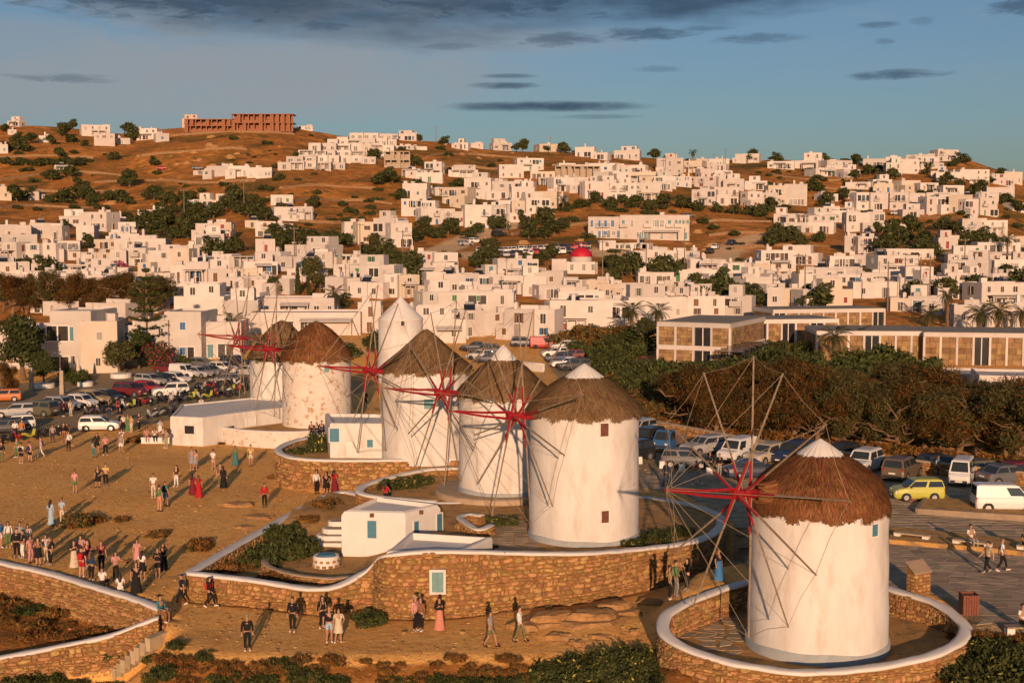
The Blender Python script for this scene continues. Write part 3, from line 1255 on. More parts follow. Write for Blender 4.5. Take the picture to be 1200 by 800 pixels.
def yard_floor(name, poly, hf, mat, cell=.5, kind='structure'):
    xs = [p[0] for p in poly]
    ys = [p[1] for p in poly]
    gx = np.arange(min(xs) - cell, max(xs) + cell, cell)
    gy = np.arange(min(ys) - cell, max(ys) + cell, cell)
    X, Y = np.meshgrid(gx, gy)
    Z = hf(X, Y)
    nx, ny = len(gx), len(gy)
    i = np.arange((ny - 1) * nx).reshape(ny - 1, nx)[:, :-1].ravel()
    Fc = np.stack([i, i + 1, i + nx + 1, i + nx], 1)
    cx = X.ravel()[i] + cell / 2
    cy = Y.ravel()[i] + cell / 2
    ok = poly_sd(cx, cy, poly) < .05
    me = np_mesh(name, np.stack([X.ravel(), Y.ravel(), Z.ravel()], 1), Fc[ok], [MATS[mat]], smooth=True)
    o = link(name, me)
    tag(o, None, None, kind=kind)
    return o


def y2(X, Y):
    X = np.asarray(X, dtype=float)
    Y = np.asarray(Y, dtype=float)
    z = -1.15 + 1.1 * smst(X, -9.0, -4.8)
    z = z + .5 * smst(X, -10.0, -14.0) * smst(Y, 80, 88)
    z = z + .55 * smst(Y, 83, 90) * smst(X, -5.5, -9)
    return z + .06 * vnoise(X, Y, 4) * smst(X, -4, -7)


def y1(X, Y):
    X = np.asarray(X, dtype=float)
    Y = np.asarray(Y, dtype=float)
    return -1.55 + .05 * vnoise(X * .8, Y * .8, 5) + .25 * smst(X, 18, 20)


def flat(z):
    return lambda X, Y: np.asarray(X, dtype=float) * 0 + z + .04 * vnoise(np.asarray(X, dtype=float), np.asarray(Y, dtype=float), 3)


yard_floor('yard_ground', YARD2, y2, 'yard_soil')
yard_floor('yard_ground', YARD1, y1, 'yard_soil')
yard_floor('yard_ground', YARD3, flat(-.05), 'yard_soil')
yard_floor('yard_ground', YARD4, flat(.75), 'yard_soil')
yard_floor('yard_ground', YARD5, flat(-.15), 'yard_soil')

stone_wall('yard_wall', 'long stone yard wall with white coping, shuttered window in its tall middle stretch', COP2, closed=True, step=.6, size=.72,
           inner_floor=(-1, lambda x, y: float(y2(x, y)) + .1))
stone_wall('yard_wall', 'oval stone yard wall with white coping around the rust thatched windmill', COP1, closed=True, step=.5, size=.75,
           inner_floor=(-1, lambda x, y: float(y1(x, y)) + .1))
stone_wall('yard_wall', 'low stone wall with white coping curving around the shaded windmill', COP3, step=.6, limit=150)
stone_wall('yard_wall', 'rounded stone terrace wall with white coping below the annexed windmill', COP4, step=.6, limit=200)
stone_wall('yard_wall', 'low peeling white wall in front of the windmill with peeling plaster', COP5, step=1.0, stones=False, core='whitewash_peeling')
stone_wall('retaining_wall', 'stone retaining wall with white coping below the crowd, above the grassy hollow', COPL1, step=.6, thick=.5, size=.75)
stone_wall('retaining_wall', 'curved stone wall with thin white coping beside the stone steps', COPL2, step=.6, thick=.5, cop_w=.5, size=.75)
# ------------------------------------------------------------------ paving
def paving(name, label, poly, cell, hf, limit=300, gap=.03, thick=.05, ok=None, lift=.02, mat='flagstone', struct=True, far=None):
    xs = [p[0] for p in poly]
    ys = [p[1] for p in poly]
    rnd = random.Random(int(abs(xs[0]) * 100) + 5)
    nx = int((max(xs) - min(xs)) / cell[0]) + 2
    ny = int((max(ys) - min(ys)) / cell[1]) + 2
    jit = {}

    def J(i, j):
        if (i, j) not in jit:
            jit[(i, j)] = (min(xs) + (i + (.5 if j % 2 else 0) + rnd.uniform(-.3, .3)) * cell[0], min(ys) + (j + rnd.uniform(-.28, .28)) * cell[1])
        return jit[(i, j)]
    cells = []
    for j in range(ny):
        for i in range(nx):
            o = 1 if j % 2 else 0
            # brick-like hexagon cells between two jittered rows
            q = [J(i, j), J(i + 1, j), J(i + 1, j + 1), J(i, j + 1)]
            cx = sum(p[0] for p in q) / 4
            cy = sum(p[1] for p in q) / 4
            cells.append((cx, cy, q))
    sd = poly_sd(np.array([c[0] for c in cells]), np.array([c[1] for c in cells]), poly)
    cells = [c for c, s in zip(cells, sd) if s < -.15 and (ok is None or ok(c[0], c[1]))]
    if far:
        cells = [c for c in cells if c[1] < far]
    cells.sort(key=lambda c: c[1])
    root = link(name, None, None, (0, 0, 0))
    tag(root, None, None, kind='structure')
    X = np.array([c[0] for c in cells])
    Y = np.array([c[1] for c in cells])
    Z = hf(X, Y)
    rest = MB()
    for n, ((cx, cy, q), z) in enumerate(zip(cells, Z)):
        z = float(z) + lift + rnd.uniform(-.003, .004)
        vs, fs = [], []
        pts = []
        for p in q:
            dx, dy = p[0] - cx, p[1] - cy
            l = math.hypot(dx, dy)
            k = max(.3, (l - gap * 1.4) / l)
            pts.append((dx * k, dy * k))
        tl = (rnd.uniform(-.006, .006), rnd.uniform(-.006, .006))
        vs = [(x, y, -thick) for x, y in pts] + [(x, y, x * tl[0] + y * tl[1]) for x, y in pts]
        fs = [(0, 1, 5, 4), (1, 2, 6, 5), (2, 3, 7, 6), (3, 0, 4, 7), (4, 5, 6, 7)]
        if n < limit:
            m = MB()
            m.add(vs, fs)
            m.build('flagstone', MATS[mat], root, loc=(cx, cy, z))
        else:
            rest.add([(x + cx, y + cy, w + z) for x, y, w in vs], fs)
    if rest.f:
        o = rest.build('paving_field', MATS['flagstone_small'], root)
        o['kind'] = 'stuff'
    return root


paving('paved_square', None, PAVE_R, (.8, .75), H, gap=.022, thick=.03, lift=.006, ok=lambda x, y: 8.5 < x < 60 and y < 103)
MILLYARD = [at_z(*p)[:2] for p in [(790, 735, -1.3), (800, 712, -1.3), (850, 693, -1.3), (878, 690, -1.5), (872, 730, -1.5), (866, 762, -1.3), (830, 757, -1.3)]]
paving('yard_paving', None, MILLYARD, (.8, .7), y1, gap=.10, lift=.02)
Y2PAVE = [at_z(*p)[:2] for p in [(575, 612, 0), (618, 606, 0), (640, 640, 0), (600, 648, 0), (560, 646, 0), (545, 625, 0)]]
paving('yard_paving', None, Y2PAVE, (.7, .6), lambda X, Y: y2(X, Y), gap=.04, lift=.01)

# ------------------------------------------------------------------ low white buildings by the mills
def slab_house(name, label, poly, z0, z1, par=.25, rim=.28, wall='whitewash_clean', roof='roof_screed', cat='house', bev=.12):
    """flat-roofed plastered building on a free footprint (anticlockwise), with a raised rim round the roof"""
    n = len(poly)
    c0 = poly[0]
    root = thing(name, label, cat, (c0[0], c0[1], z0))
    P = [(p[0] - c0[0], p[1] - c0[1]) for p in poly]

    def inset(d):
        out = []
        for i in range(n):
            a, b, c = Vector(P[i - 1]), Vector(P[i]), Vector(P[(i + 1) % n])
            e1 = (b - a).normalized()
            e2 = (c - b).normalized()
            n1 = Vector((-e1.y, e1.x))
            n2 = Vector((-e2.y, e2.x))
            bis = (n1 + n2)
            bis = bis / max(.4, bis.length_squared / 2)
            q = b + bis * d
            out.append((q.x, q.y))
        return out
    h = z1 - z0
    rings = [(P, -1.0), (P, h - bev), (inset(bev * .4), h - bev * .25), (inset(bev), h), (inset(rim), h), (inset(rim + .05), h - par)]
    m = MB()
    vs, fs = [], []
    for pp, z in rings:
        vs += [(x, y, z) for x, y in pp]
    for r in range(len(rings) - 1):
        for i in range(n):
            j = (i + 1) % n
            fs.append((r * n + i, r * n + j, (r + 1) * n + j, (r + 1) * n + i))
    m.add(vs, fs)
    m.build('wall', MATS[wall], root)
    f = MB()
    f.poly([(x, y, h - par) for x, y in inset(rim - .05)])
    f.build('roof', MATS[roof], root)
    return root


def wall_window(root, a, b, t, z, w, h, glass, frame='whitewash_clean', **kw):
    """window on the wall from a to b (world xy, outside on the right hand side walking a to b)"""
    a, b = Vector(a[:2]), Vector(b[:2])
    p = a + (b - a) * t
    e = (b - a).normalized()
    o = Vector((e.y, -e.x))
    ang = math.atan2(o.y, o.x)
    r = root.location
    return window_part(root, p.x - r.x, p.y - r.y, z - r.z, ang, w, h, glass, frame, **kw)


# the white house in the long yard
A, B, C, D = at_z(400, 598, 1.6), at_z(475, 600, 1.6), at_z(516, 590, 1.6), at_z(440, 581, 1.6)
hs = slab_house('yard_house', 'small white cubic house with a blue shuttered window inside the stone yard', [A[:2], B[:2], C[:2], D[:2]], -1.15, 1.6, bev=.3)
wall_window(hs, A, B, .48, .0, .55, 1.05, 'blue_paint', deep=.05)
wall_window(hs, B, C, .30, .05, .45, .85, 'blue_paint', deep=.05)
wall_window(hs, B, C, .97, -.9, .5, 1.9, 'blue_paint', deep=.04)
for q, s in ((A + (B - A) * .48, 1), (B + (C - B) * .45, 1)):
    l = MB()
    l.box(-.12, -.16, 0, .12, .02, .22)
    o = l.build('wall_lamp', MATS['dark_wood'], hs, loc=(q.x - A.x, q.y - A.y, 2.42))
st = MB()
st.box(0, 0, 0, 1.9, 1.0, .28)
s1 = st.build('door_step', MATS['whitewash_clean'], hs, loc=(B.x - A.x - 1.0, B.y - A.y - .95, -.05))
# annex built against the tall stretch of the yard wall
E = [at_z(452, 646.5, 1.55), at_z(545, 645, 1.55), at_z(577, 632, 1.35), at_z(480, 626, 1.35)]
E[0].y += .35
E[1].y += .35
ax_h = slab_house('wall_annex', 'low flat roofed white annex sunk behind the tall stretch of yard wall', [p[:2] for p in E], -1.0, 1.5, par=.35)
# shuttered window in the tall wall
wp = at_d(513, 693, 0.1 + COP2[7].y - .42)
ws = thing('wall_window', 'grey green shutter in the tall stone yard wall', 'window', (wp.x, wp.y, wp.z))
m = MB()
for a in ((-.42, -.30, 0, 1.05), (.30, .42, 0, 1.05), (-.42, .42, -.12, 0), (-.42, .42, 1.05, 1.17)):
    m.box(a[0], -.10, a[2], a[1], .15, a[3])
m.build('frame', MATS['whitewash_peeling'] if False else MATS['whitewash'], ws)
for s in (-1, 1):
    m = MB()
    m.box(-.30 if s < 0 else .006, -.06, .0, -.006 if s < 0 else .30, .02, 1.05)
    m.build('shutter', MATS['teal_paint'], ws)

# steps beside the yard house
sp0 = at_z(399, 640, -1.0)
stp = thing('garden_steps', 'curved white edged steps climbing beside the small cubic house', 'steps', (sp0.x, sp0.y, -1.2))
for i in range(4):
    m = MB()
    poly = []
    for k in range(7):
        a = math.radians(95 + k * 22)
        R = 2.3 - i * .32
        poly.append((R * math.cos(a) * .85, 1.2 + i * .45 + R * math.sin(a) * .45))
    poly = [(0.0, poly[0][1])] + poly + [(0.0, poly[-1][1])]
    if i == 3:
        poly = [(x, y + .3) for x, y in poly]
    m.prism(poly, -.3, .30 + i * .30)
    m.build('step', MATS['whitewash_clean'], stp)
    t = MB()
    t.prism([(x * .9, 1.2 + i * .45 + (y - 1.2 - i * .45) * .8) for x, y in poly], .28 + i * .30, .312 + i * .30)
    t.build('tread', MATS['flagstone_small'], stp)
# stone bed edge and white well
wl = at_z(381, 664, -1.1)
well = thing('round_well', 'round white well with dark stones and a blue lid', 'well', (wl.x, wl.y + .5, float(y2(wl.x, wl.y)) - .05))
m = MB()
m.lathe([(.80, 0), (.78, .12), (.76, .62), (.72, .70), (.60, .70), (.58, .5), (.01, .5)], 28)
m.build('well_drum', MATS['whitewash_clean'], well, smooth=False)
m = MB()
m.lathe([(.52, .66), (.52, .74), (.45, .78), (.01, .79)], 20)
m.build('well_lid', MATS['blue_paint'], well)
m = MB()
for i in range(13):
    a = 2 * math.pi * i / 13 + .2
    for zz, s in ((.14, .13), (.42, .10)):
        M = Matrix.Translation((.78 * math.cos(a + zz), .78 * math.sin(a + zz), zz)) @ Matrix.Rotation(a + zz, 4, 'Z')
        m.box(-.03, -s, -.07, .03, s * .9, .07, M=M)
o = m.build('set_stone', MATS['stone_small'], well)
o['kind'] = 'stuff'
be = [(310, 652), (312, 660), (330, 668), (360, 674), (390, 676), (415, 673)]
bp = [at_z(x, y, -.75) for x, y in be]
stone_wall('bed_edging', 'low curved stone edging round the planting bed by the well', bp, step=.5, thick=.3, cop='flagstone_small', cop_w=.42, cop_h=.08, base=-1.5,
           sides=(1, -1), limit=60, size=.7)
# small stone seat ring near the mill with the brown shutters
be = [(577, 616), (560, 622), (545, 613), (538, 608), (550, 604), (566, 606)]
bp = [at_z(x, y - 3, .55) for x, y in be]
stone_wall('hooked_wall', 'low hooked stone garden wall with pale top in the long yard', bp, step=.4, thick=.4, cop='whitewash', cop_w=.5, cop_h=.1, base=-.3, limit=40, size=.6)
# round platform of the shaded mill
c3 = M3.location
m = MB()
m.lathe([(4.55, -.5), (4.5, .25), (4.4, .32), (3.0, .33)], 48)
o = m.build('mill_platform', MATS['flagstone_small'], None, loc=(c3.x - .3, c3.y + .3, c3.z - .28), smooth=False)
tag(o, 'round grey paved platform under the shaded windmill', 'platform')

# annexes of the far mills
A4 = [at_z(387, 534, .9), at_z(452, 534.5, .9)]
q = slab_house('mill_annex', 'low white annex with blue square windows joined to the windmill without roof tip',
               [A4[0][:2], A4[1][:2], (A4[1].x + .4, A4[1].y + 5.5), (A4[0].x - 1.2, A4[0].y + 6.0)], .7, 3.45, wall='whitewash')
wall_window(q, A4[0], A4[1], .08, 2.0, .75, 1.05, 'blue_paint', deep=.05)
wall_window(q, A4[0], A4[1], .72, 1.6, .45, .6, 'blue_paint', deep=.05)
wall_window(q, A4[0], A4[1], .36, .95, .45, 1.0, 'whitewash_clean', deep=.07)
wall_window(q, A4[0], A4[1], .46, .95, .45, 1.0, 'whitewash_clean', deep=.07)
A5 = [at_z(200, 517, -1.0), at_z(238, 519, -1.0)]
P5 = [A5[0][:2], A5[1][:2], at_d(262, 500, 125.5)[:2], at_d(336, 500, 131.0)[:2], at_d(330, 480, 137)[:2], at_d(294, 476, 138.5)[:2], at_d(212, 484, 133)[:2]]
q = slab_house('long_annex', 'long low white building with rounded corner beside the peeling windmill', P5, -1.1, 1.35, wall='whitewash', par=.12)
wall_window(q, P5[0], P5[1], .60, -.2, 1.0, .75, 'dark_glass', frame='whitewash_clean')
wall_window(q, P5[2], P5[3], .42, .05, 1.0, .7, 'roof_screed', frame='whitewash_clean')
wall_window(q, P5[2], P5[3], .10, -.2, .9, .4, 'dark_glass', frame='whitewash_clean')
wd = at_z(249, 514, -.9)
dz = thing('wall_door', 'small brown door in the low peeling wall', 'door', (wd.x, wd.y + .35, -.95))
m = MB()
m.box(-.36, -.2, 0, .36, .1, 1.05)
m.build('door_leaf', MATS['dark_wood'], dz)
m = MB()
for a in ((-.44, -.36, 0, 1.05), (.36, .44, 0, 1.05), (-.44, .44, 1.05, 1.13)):
    m.box(a[0], -.26, a[2], a[1], .1, a[3])
m.build('door_frame', MATS['whitewash_peeling'], dz)

# ------------------------------------------------------------------ stone steps at the left
s0 = at_z(186, 742, -1.95)
s1 = at_z(112, 806, -5.3)
stairs = thing('stone_stairs', 'rough stone steps going down beside the curved wall', 'steps', (s0.x, s0.y, s0.z))
ns = 13
dirv = Vector((s1.x - s0.x, s1.y - s0.y, 0))
perp = Vector((-dirv.y, dirv.x, 0)).normalized()
for i in range(ns):
    t = (i + .5) / ns
    p = dirv * t
    z = (s1.z - s0.z) * t
    hl = dirv.length / ns * .62
    e = dirv.normalized()
    w = .75 + RND.uniform(-.12, .12)
    poly = [(p + e * hl * a + perp * w * b) for a, b in ((-1, -1.0), (1, -.95), (1.05, .9), (-.95, 1.0))]
    m = MB()
    m.prism([(v.x, v.y) for v in poly], z - .6, z + .06, inset=.04)
    m.build('step', MATS['flagstone'], stairs)
# grey pillar-like slab, bins, benches on the square
pb = at_z(1076, 695, -.25)
mo = thing('stone_plinth', 'stone plinth with slanted top on the paved square', 'plinth', (pb.x, pb.y, h1(pb.x, pb.y) - .05), rotz=.5)
m = MB()
vs = [(-.55, -.28, 0), (.55, -.28, 0), (.55, .28, 0), (-.55, .28, 0), (-.55, -.28, 1.15), (.55, -.28, 1.15), (.55, .28, 1.6), (-.55, .28, 1.6)]
m.add(vs, [(0, 1, 5, 4), (1, 2, 6, 5), (2, 3, 7, 6), (3, 0, 4, 7), (4, 5, 6, 7)])
m.build('plinth_core', MATS['mortar'], mo)
m = MB()
m.add([(-.6, -.33, 1.13), (.6, -.33, 1.13), (.6, .33, 1.62), (-.6, .33, 1.62), (-.6, -.33, 1.21), (.6, -.33, 1.21), (.6, .33, 1.70), (-.6, .33, 1.70)],
      [(4, 5, 6, 7), (0, 1, 5, 4), (1, 2, 6, 5), (2, 3, 7, 6), (3, 0, 4, 7), (3, 2, 1, 0)])
m.build('plinth_top', MATS['flagstone'], mo)
for z in range(6):
    for i in range(4):
        w = RND.uniform(.2, .3)
        link('stone', ST_MESH[RND.randrange(8)], mo, (-.42 + i * .27 + RND.uniform(-.04, .04), -.27, .1 + z * .18), scale=(w, .12, .17))
    for i in range(2):
        link('stone', ST_MESH[RND.randrange(8)], mo, (-.54, -.14 + i * .27, .1 + z * .18), rot=(0, 0, -math.pi / 2), scale=(.26, .12, .17))
        link('stone', ST_MESH[RND.randrange(8)], mo, (.54, -.14 + i * .27, .1 + z * .18), rot=(0, 0, math.pi / 2), scale=(.26, .12, .17))


def litter_bin(px, py, label):
    p = hit(px, py)
    t = thing('litter_bin', label, 'bin', (p.x, p.y, p.z + .0))
    m = MB()
    m.box(-.33, -.33, .0, .33, .33, .92)
    m.build('liner', MATS['thatch_under'], t)
    for s in range(4):
        for i in range(6):
            M = Matrix.Rotation(s * math.pi / 2, 4, 'Z')
            m = MB()
            x = -.31 + i * .125
            m.box(x - .054, -.385, .03, x + .054, -.335, 1.0, M=M)
            m.build('slat', MATS['bin_wood'], t)


pm('bin_wood', (.17, .05, .025), (.12, .035, .018), scale=6, rough=.6)
pm('concrete_white', (.62, .60, .56), (.54, .52, .48), scale=3, rough=.9)
litter_bin(1135, 719, 'dark red slatted litter bin beside the stone plinth')
litter_bin(1066, 586, 'dark red slatted litter bin beside the yellow car')


def bench(a, b, label, group=None):
    p, q = hit(*a), hit(*b)
    t = thing('stone_bench', label, 'bench', ((p.x + q.x) / 2, (p.y + q.y) / 2, min(p.z, q.z)), math.atan2(q.y - p.y, q.x - p.x), group)
    L = (q - p).length
    for s in (-1, 1):
        m = MB()
        m.box(s * L / 2 - .18, -.22, -.03, s * L / 2 + .18, .22, .42)
        m.build('leg', MATS['concrete_white'], t)
    m = MB()
    m.box(-L / 2 - .2, -.26, .42, L / 2 + .2, .26, .50)
    m.build('seat', MATS['flagstone'], t)


bench((1052, 632), (1085, 636), 'empty stone slab bench on two white blocks')
bench((1121, 641), (1158, 646), 'stone slab bench with a person in a white shirt sitting on it')
bench((1196, 648), (1232, 652), 'stone slab bench with a person in black sitting on it')
bench((1183, 745), (1222, 741), 'stone slab bench at the edge of the shrubs')
for px, py in ((776, 548), (799, 552), (831, 556), (749, 543)):
    p = hit(px, py)
    m = MB()
    m.prism([(-.24, -.2), (.24, -.2), (.24, .2), (-.24, .2)], -.05, .55, inset=.06)
    tag(m.build('parking_block', MATS['concrete_white'], None, loc=p), 'white concrete block along the car park edge', 'bollard', 'white concrete blocks along the car park')
# kerbed dry bed
kb = [at_z(*p) for p in [(1075, 600, -.05), (1085, 586, -.05), (1260, 592, -.05), (1260, 612, -.05)]]
m = MB()
m.prism([p[:2] for p in kb], -.4, .14)
tag(m.build('planting_bed', MATS['yard_soil']), None, None, kind='structure')
for a, b in ((0, 1), (3, 0)):
    p, q = kb[a], kb[b]
    L = (q - p).length
    m = MB()
    m.box(0, -.12, -.3, L, .12, .22)
    tag(m.build('bed_kerb', MATS['flagstone'], None, loc=(p.x, p.y, 0), rotz=math.atan2(q.y - p.y, q.x - p.x)), None, None, kind='structure')
kb = [at_z(*p) for p in [(1042, 618, -.1), (1260, 640, -.1), (1260, 655, -.1), (1160, 644, -.1), (1042, 634, -.1)]]
m = MB()
m.prism([p[:2] for p in kb], -.4, .02)
tag(m.build('earth_strip', MATS['yard_soil']), None, None, kind='structure')
# car park wall below the tamarisks
cw = [at_z(*p) for p in [(742, 488, 1.0), (800, 498, 1.0), (870, 511, 1.0), (940, 523, 1.0), (1010, 531, 1.0), (1100, 541, 1.0), (1200, 552, 1.0), (1290, 560, 1.0)]]
stone_wall('car_park_wall', 'long low stone wall between the parked cars and the tamarisks', cw, step=1.2, thick=.5, cop='flagstone_small', cop_w=.62, cop_h=.12, limit=300, size=1.3)
# white low walls by the street behind the mills
for a, b, lab in (((600, 429, 0), (637, 433, 0), 'short white street wall behind the thatched roofs'), ((456, 500, .2), (449, 505, .2), 'short white wall in the gap behind the annex')):
    cw = [at_z(a[0], a[1] - 7, .95), at_z(b[0], b[1] - 7, .95)]
    stone_wall('street_wall', lab, cw, step=2, stones=False, core='whitewash', thick=.4)
# ------------------------------------------------------------------ the town
pm('plaster_white', (.50, .455, .42), (.43, .385, .35), scale=.35, rough=.92, objrand=.16, c3=(.38, .33, .27), c3scale=.4, c3lo=.62, c3hi=.85)
pm('plaster_cream', (.48, .41, .33), (.43, .36, .285), scale=.35, rough=.92, objrand=.10)
pm('plaster_pink', (.56, .36, .29), (.50, .31, .25), scale=.35, rough=.92)
pm('town_roof', (.50, .48, .45), (.40, .38, .35), scale=.4, rough=.95, c3=(.30, .27, .23), c3scale=.5, c3lo=.55, c3hi=.8, objrand=.15)
pm('blue_shutter', (.035, .12, .26), (.03, .10, .22), scale=3, rough=.6)
pm('teal_shutter', (.08, .20, .22), (.07, .17, .19), scale=3, rough=.6)
pm('green_shutter', (.03, .16, .05), (.025, .13, .04), scale=3, rough=.6)
pm('red_shutter', (.22, .03, .025), (.18, .025, .02), scale=3, rough=.6)
pm('brown_shutter', (.15, .07, .035), (.11, .05, .025), scale=3, rough=.6)
pm('grey_shutter', (.30, .27, .23), (.25, .22, .19), scale=3, rough=.7)
pm('awning', (.55, .50, .44), (.48, .43, .37), scale=2, rough=.9)
pm('dark_timber', (.07, .04, .025), (.10, .06, .035), scale=5, rough=.8)
pm('raw_brick', (.27, .115, .06), (.21, .09, .05), scale=2.5, rough=.95, bump=.4, bscale=9)
pm('raw_concrete', (.36, .29, .22), (.29, .23, .175), scale=1.5, rough=.95, bump=.3, bscale=6)
pm('facade_stone', (.27, .165, .08), (.19, .115, .056), scale=1.3, rough=.95, island=.3, bump=.6, bscale=5)
pm('town_glass', (.055, .045, .038), (.035, .03, .027), scale=2, rough=.2, spec=.5)
pm('red_dome', (.42, .012, .03), (.36, .010, .025), scale=2, rough=.55)
pm('solar_black', (.015, .017, .022), (.02, .022, .03), scale=2, rough=.15, spec=.5)
pm('steel_tank', (.45, .45, .44), (.38, .38, .37), scale=3, rough=.35, metallic=.6)
pm('bougainvillea', (.32, .03, .10), (.22, .02, .06), scale=3, rough=.8, island=.4)


def win_mesh(kind, glass, shut):
    """unit window, local x along the wall, -y outwards, z up; width and height 1"""
    m = MB()
    b = .08
    for a in ((-.5 - b, -.5, -.05, 1.05), (.5, .5 + b, -.05, 1.05), (-.5, .5, 1.0, 1.07), (-.5 - b, .5 + b, -.11, 0)):
        m.box(a[0], -.07, a[2], a[1], .05, a[3], 0)
    m.box(-.5, -.012, 0, .5, .05, 1.0, 1)
    m.box(-.035, -.035, 0, .035, -.01, 1.0, 0)
    if kind == 'shut':
        for s in (-1, 1):
            m.box(s * .5 - (.0 if s > 0 else .5), -.11, 0, s * .5 + (.5 if s > 0 else 0), -.06, 1.0, 2)
    if kind == 'closed':
        for s in (-1, 1):
            m.box(-.49 if s < 0 else .01, -.06, .01, -.01 if s < 0 else .49, -.02, .99, 2)
    return m.mesh('window', [MATS['whitewash_clean'], MATS[glass], MATS[shut]])


WIN = {}
for _k in ('blue', 'teal', 'green', 'red', 'brown', 'grey'):
    WIN[_k] = [win_mesh('shut', 'town_glass', _k + '_shutter'), win_mesh('closed', 'town_glass', _k + '_shutter'), win_mesh('plain', 'town_glass', _k + '_shutter')]
_m = MB()
_m.box(-.5, -1.1, -.12, .5, .05, 0, 0)
for _i in range(9):
    _x = -.49 + _i * .1225
    _m.box(_x - .008, -1.08, 0, _x + .008, -1.04, .9, 1)
_m.box(-.5, -1.09, .9, .5, -1.03, .96, 1)
BALC_DARK = _m.mesh('balcony', [MATS['whitewash_clean'], MATS['dark_timber']])
BALC_BLUE = _m.mesh('balcony', [MATS['whitewash_clean'], MATS['blue_shutter']])
_m = MB()
_m.box(-.5, -1.1, -.12, .5, .05, 0, 0)
_m.box(-.5, -1.1, 0, .5, -1.0, .85, 0)
_m.box(-.5, -1.0, 0, -.48, 0, .85, 0)
_m.box(.48, -1.0, 0, .5, 0, .85, 0)
BALC_WHITE = _m.mesh('balcony', [MATS['plaster_white']])
_m = MB()
_m.box(-.3, -.3, 0, .3, .3, 1.1, 0)
_m.box(-.36, -.36, 1.1, .36, .36, 1.2, 0)
_m.box(-.2, -.2, 1.2, .2, .2, 1.4, 0)
CHIM = _m.mesh('chimney', [MATS['plaster_white']])
_m = MB()
_m.add([(-.9, -.5, .3), (.9, -.5, .3), (.9, .5, 1.1), (-.9, .5, 1.1), (-.9, -.44, .24), (.9, -.44, .24), (.9, .56, 1.04), (-.9, .56, 1.04)],
       [(0, 1, 2, 3), (0, 4, 5, 1), (1, 5, 6, 2), (2, 6, 7, 3), (3, 7, 4, 0), (7, 6, 5, 4)], 0)
_m.tube([(-.7, .62, 1.25), (.7, .62, 1.25)], .25, 8, 1)
for _x in (-.8, .8):
    _m.tube([(_x, .55, -.1), (_x, .55, 1.1)], .03, 4, 1)
    _m.tube([(_x, -.45, -.1), (_x, -.45, .3)], .03, 4, 1)
SOLAR = _m.mesh('solar_heater', [MATS['solar_black'], MATS['steel_tank']])
_m = MB()
for _i in range(4):
    for _y in (-2.0, 0):
        _m.box(-.47 + _i * .313 - .015, _y - .07, 0, -.47 + _i * .313 + .015, _y + .07, 2.3, 0)
_m.box(-.5, -2.1, 2.3, .5, -1.9, 2.45, 0)
_m.box(-.5, -2.2, 2.46, .5, .05, 2.53, 1)
PERG = _m.mesh('pergola', [MATS['plaster_white'], MATS['dark_timber']])

_m = MB()
_m.box(-.6, -.5, 0, .6, .5, 1.0, 0)
_m.box(-.65, -.55, 1.0, .65, .55, 1.08, 0)
ROOFBOX = _m.mesh('roof_box', [MATS['plaster_white']])
_m = MB()
_m.tube([(0, 0, 0), (0, 0, 2.6)], .03, 4)
for _i in range(4):
    _m.box(-.45 + _i * .06, -.015, 1.8 + _i * .22, .45 - _i * .06, .015, 1.83 + _i * .22)
MAST = _m.mesh('roof_aerial', [MATS['dark_timber']])
_m = MB()
_m.box(-1.4, -.1, 0, 1.4, .1, .9, 0)
PARA = _m.mesh('parapet', [MATS['plaster_white']])
_m = MB()
_m.add([(-.5, 0, .25), (.5, 0, .25), (.5, -1.8, -.25), (-.5, -1.8, -.25), (-.5, 0, .19), (.5, 0, .19), (.5, -1.8, -.31), (-.5, -1.8, -.31)], [(0, 3, 2, 1), (4, 5, 6, 7), (3, 7, 6, 2), (0, 4, 7, 3), (1, 2, 6, 5)])
for _x in (-.48, .48):
    _m.box(_x - .012, -1.78, -2.4, _x + .012, -1.7, -.25)
AWN = _m.mesh('awning', [MATS['awning']])
HOUSES = []     # (x, y, radius) footprints taken
NUMW = ['no', 'one', 'two', 'three', 'four', 'five', 'six', 'seven', 'eight', 'nine', 'ten', 'eleven', 'twelve']


def box_part(name, parent, w, d, h, z0, mat, roofm, x=0.0, y=0.0, par=.3, rim=.22):
    """plastered block with a parapet; a separate roof sheet inside it"""
    m = MB()
    o = [(x - w / 2, y), (x + w / 2, y), (x + w / 2, y + d), (x - w / 2, y + d)]
    i = [(x - w / 2 + rim, y + rim), (x + w / 2 - rim, y + rim), (x + w / 2 - rim, y + d - rim), (x - w / 2 + rim, y + d - rim)]
    rings = [(o, z0), (o, h - .05), ([(a + (b - a) * .2, c + (e - c) * .2) for (a, c), (b, e) in zip(o, i)], h), (i, h), (i, h - par)]
    vs, fs = [], []
    for p, z in rings:
        vs += [(q[0], q[1], z) for q in p]
    for r in range(4):
        for k in range(4):
            j = (k + 1) % 4
            fs.append((r * 4 + k, r * 4 + j, r * 4 + 4 + j, r * 4 + 4 + k))
    m.add(vs, fs)
    a = m.build(name, MATS[mat], parent)
    f = MB()
    f.poly([(p[0], p[1], h - par) for p in i])
    f.build('roof', MATS[roofm], a if parent is not None and name != 'wall' else parent)
    return a


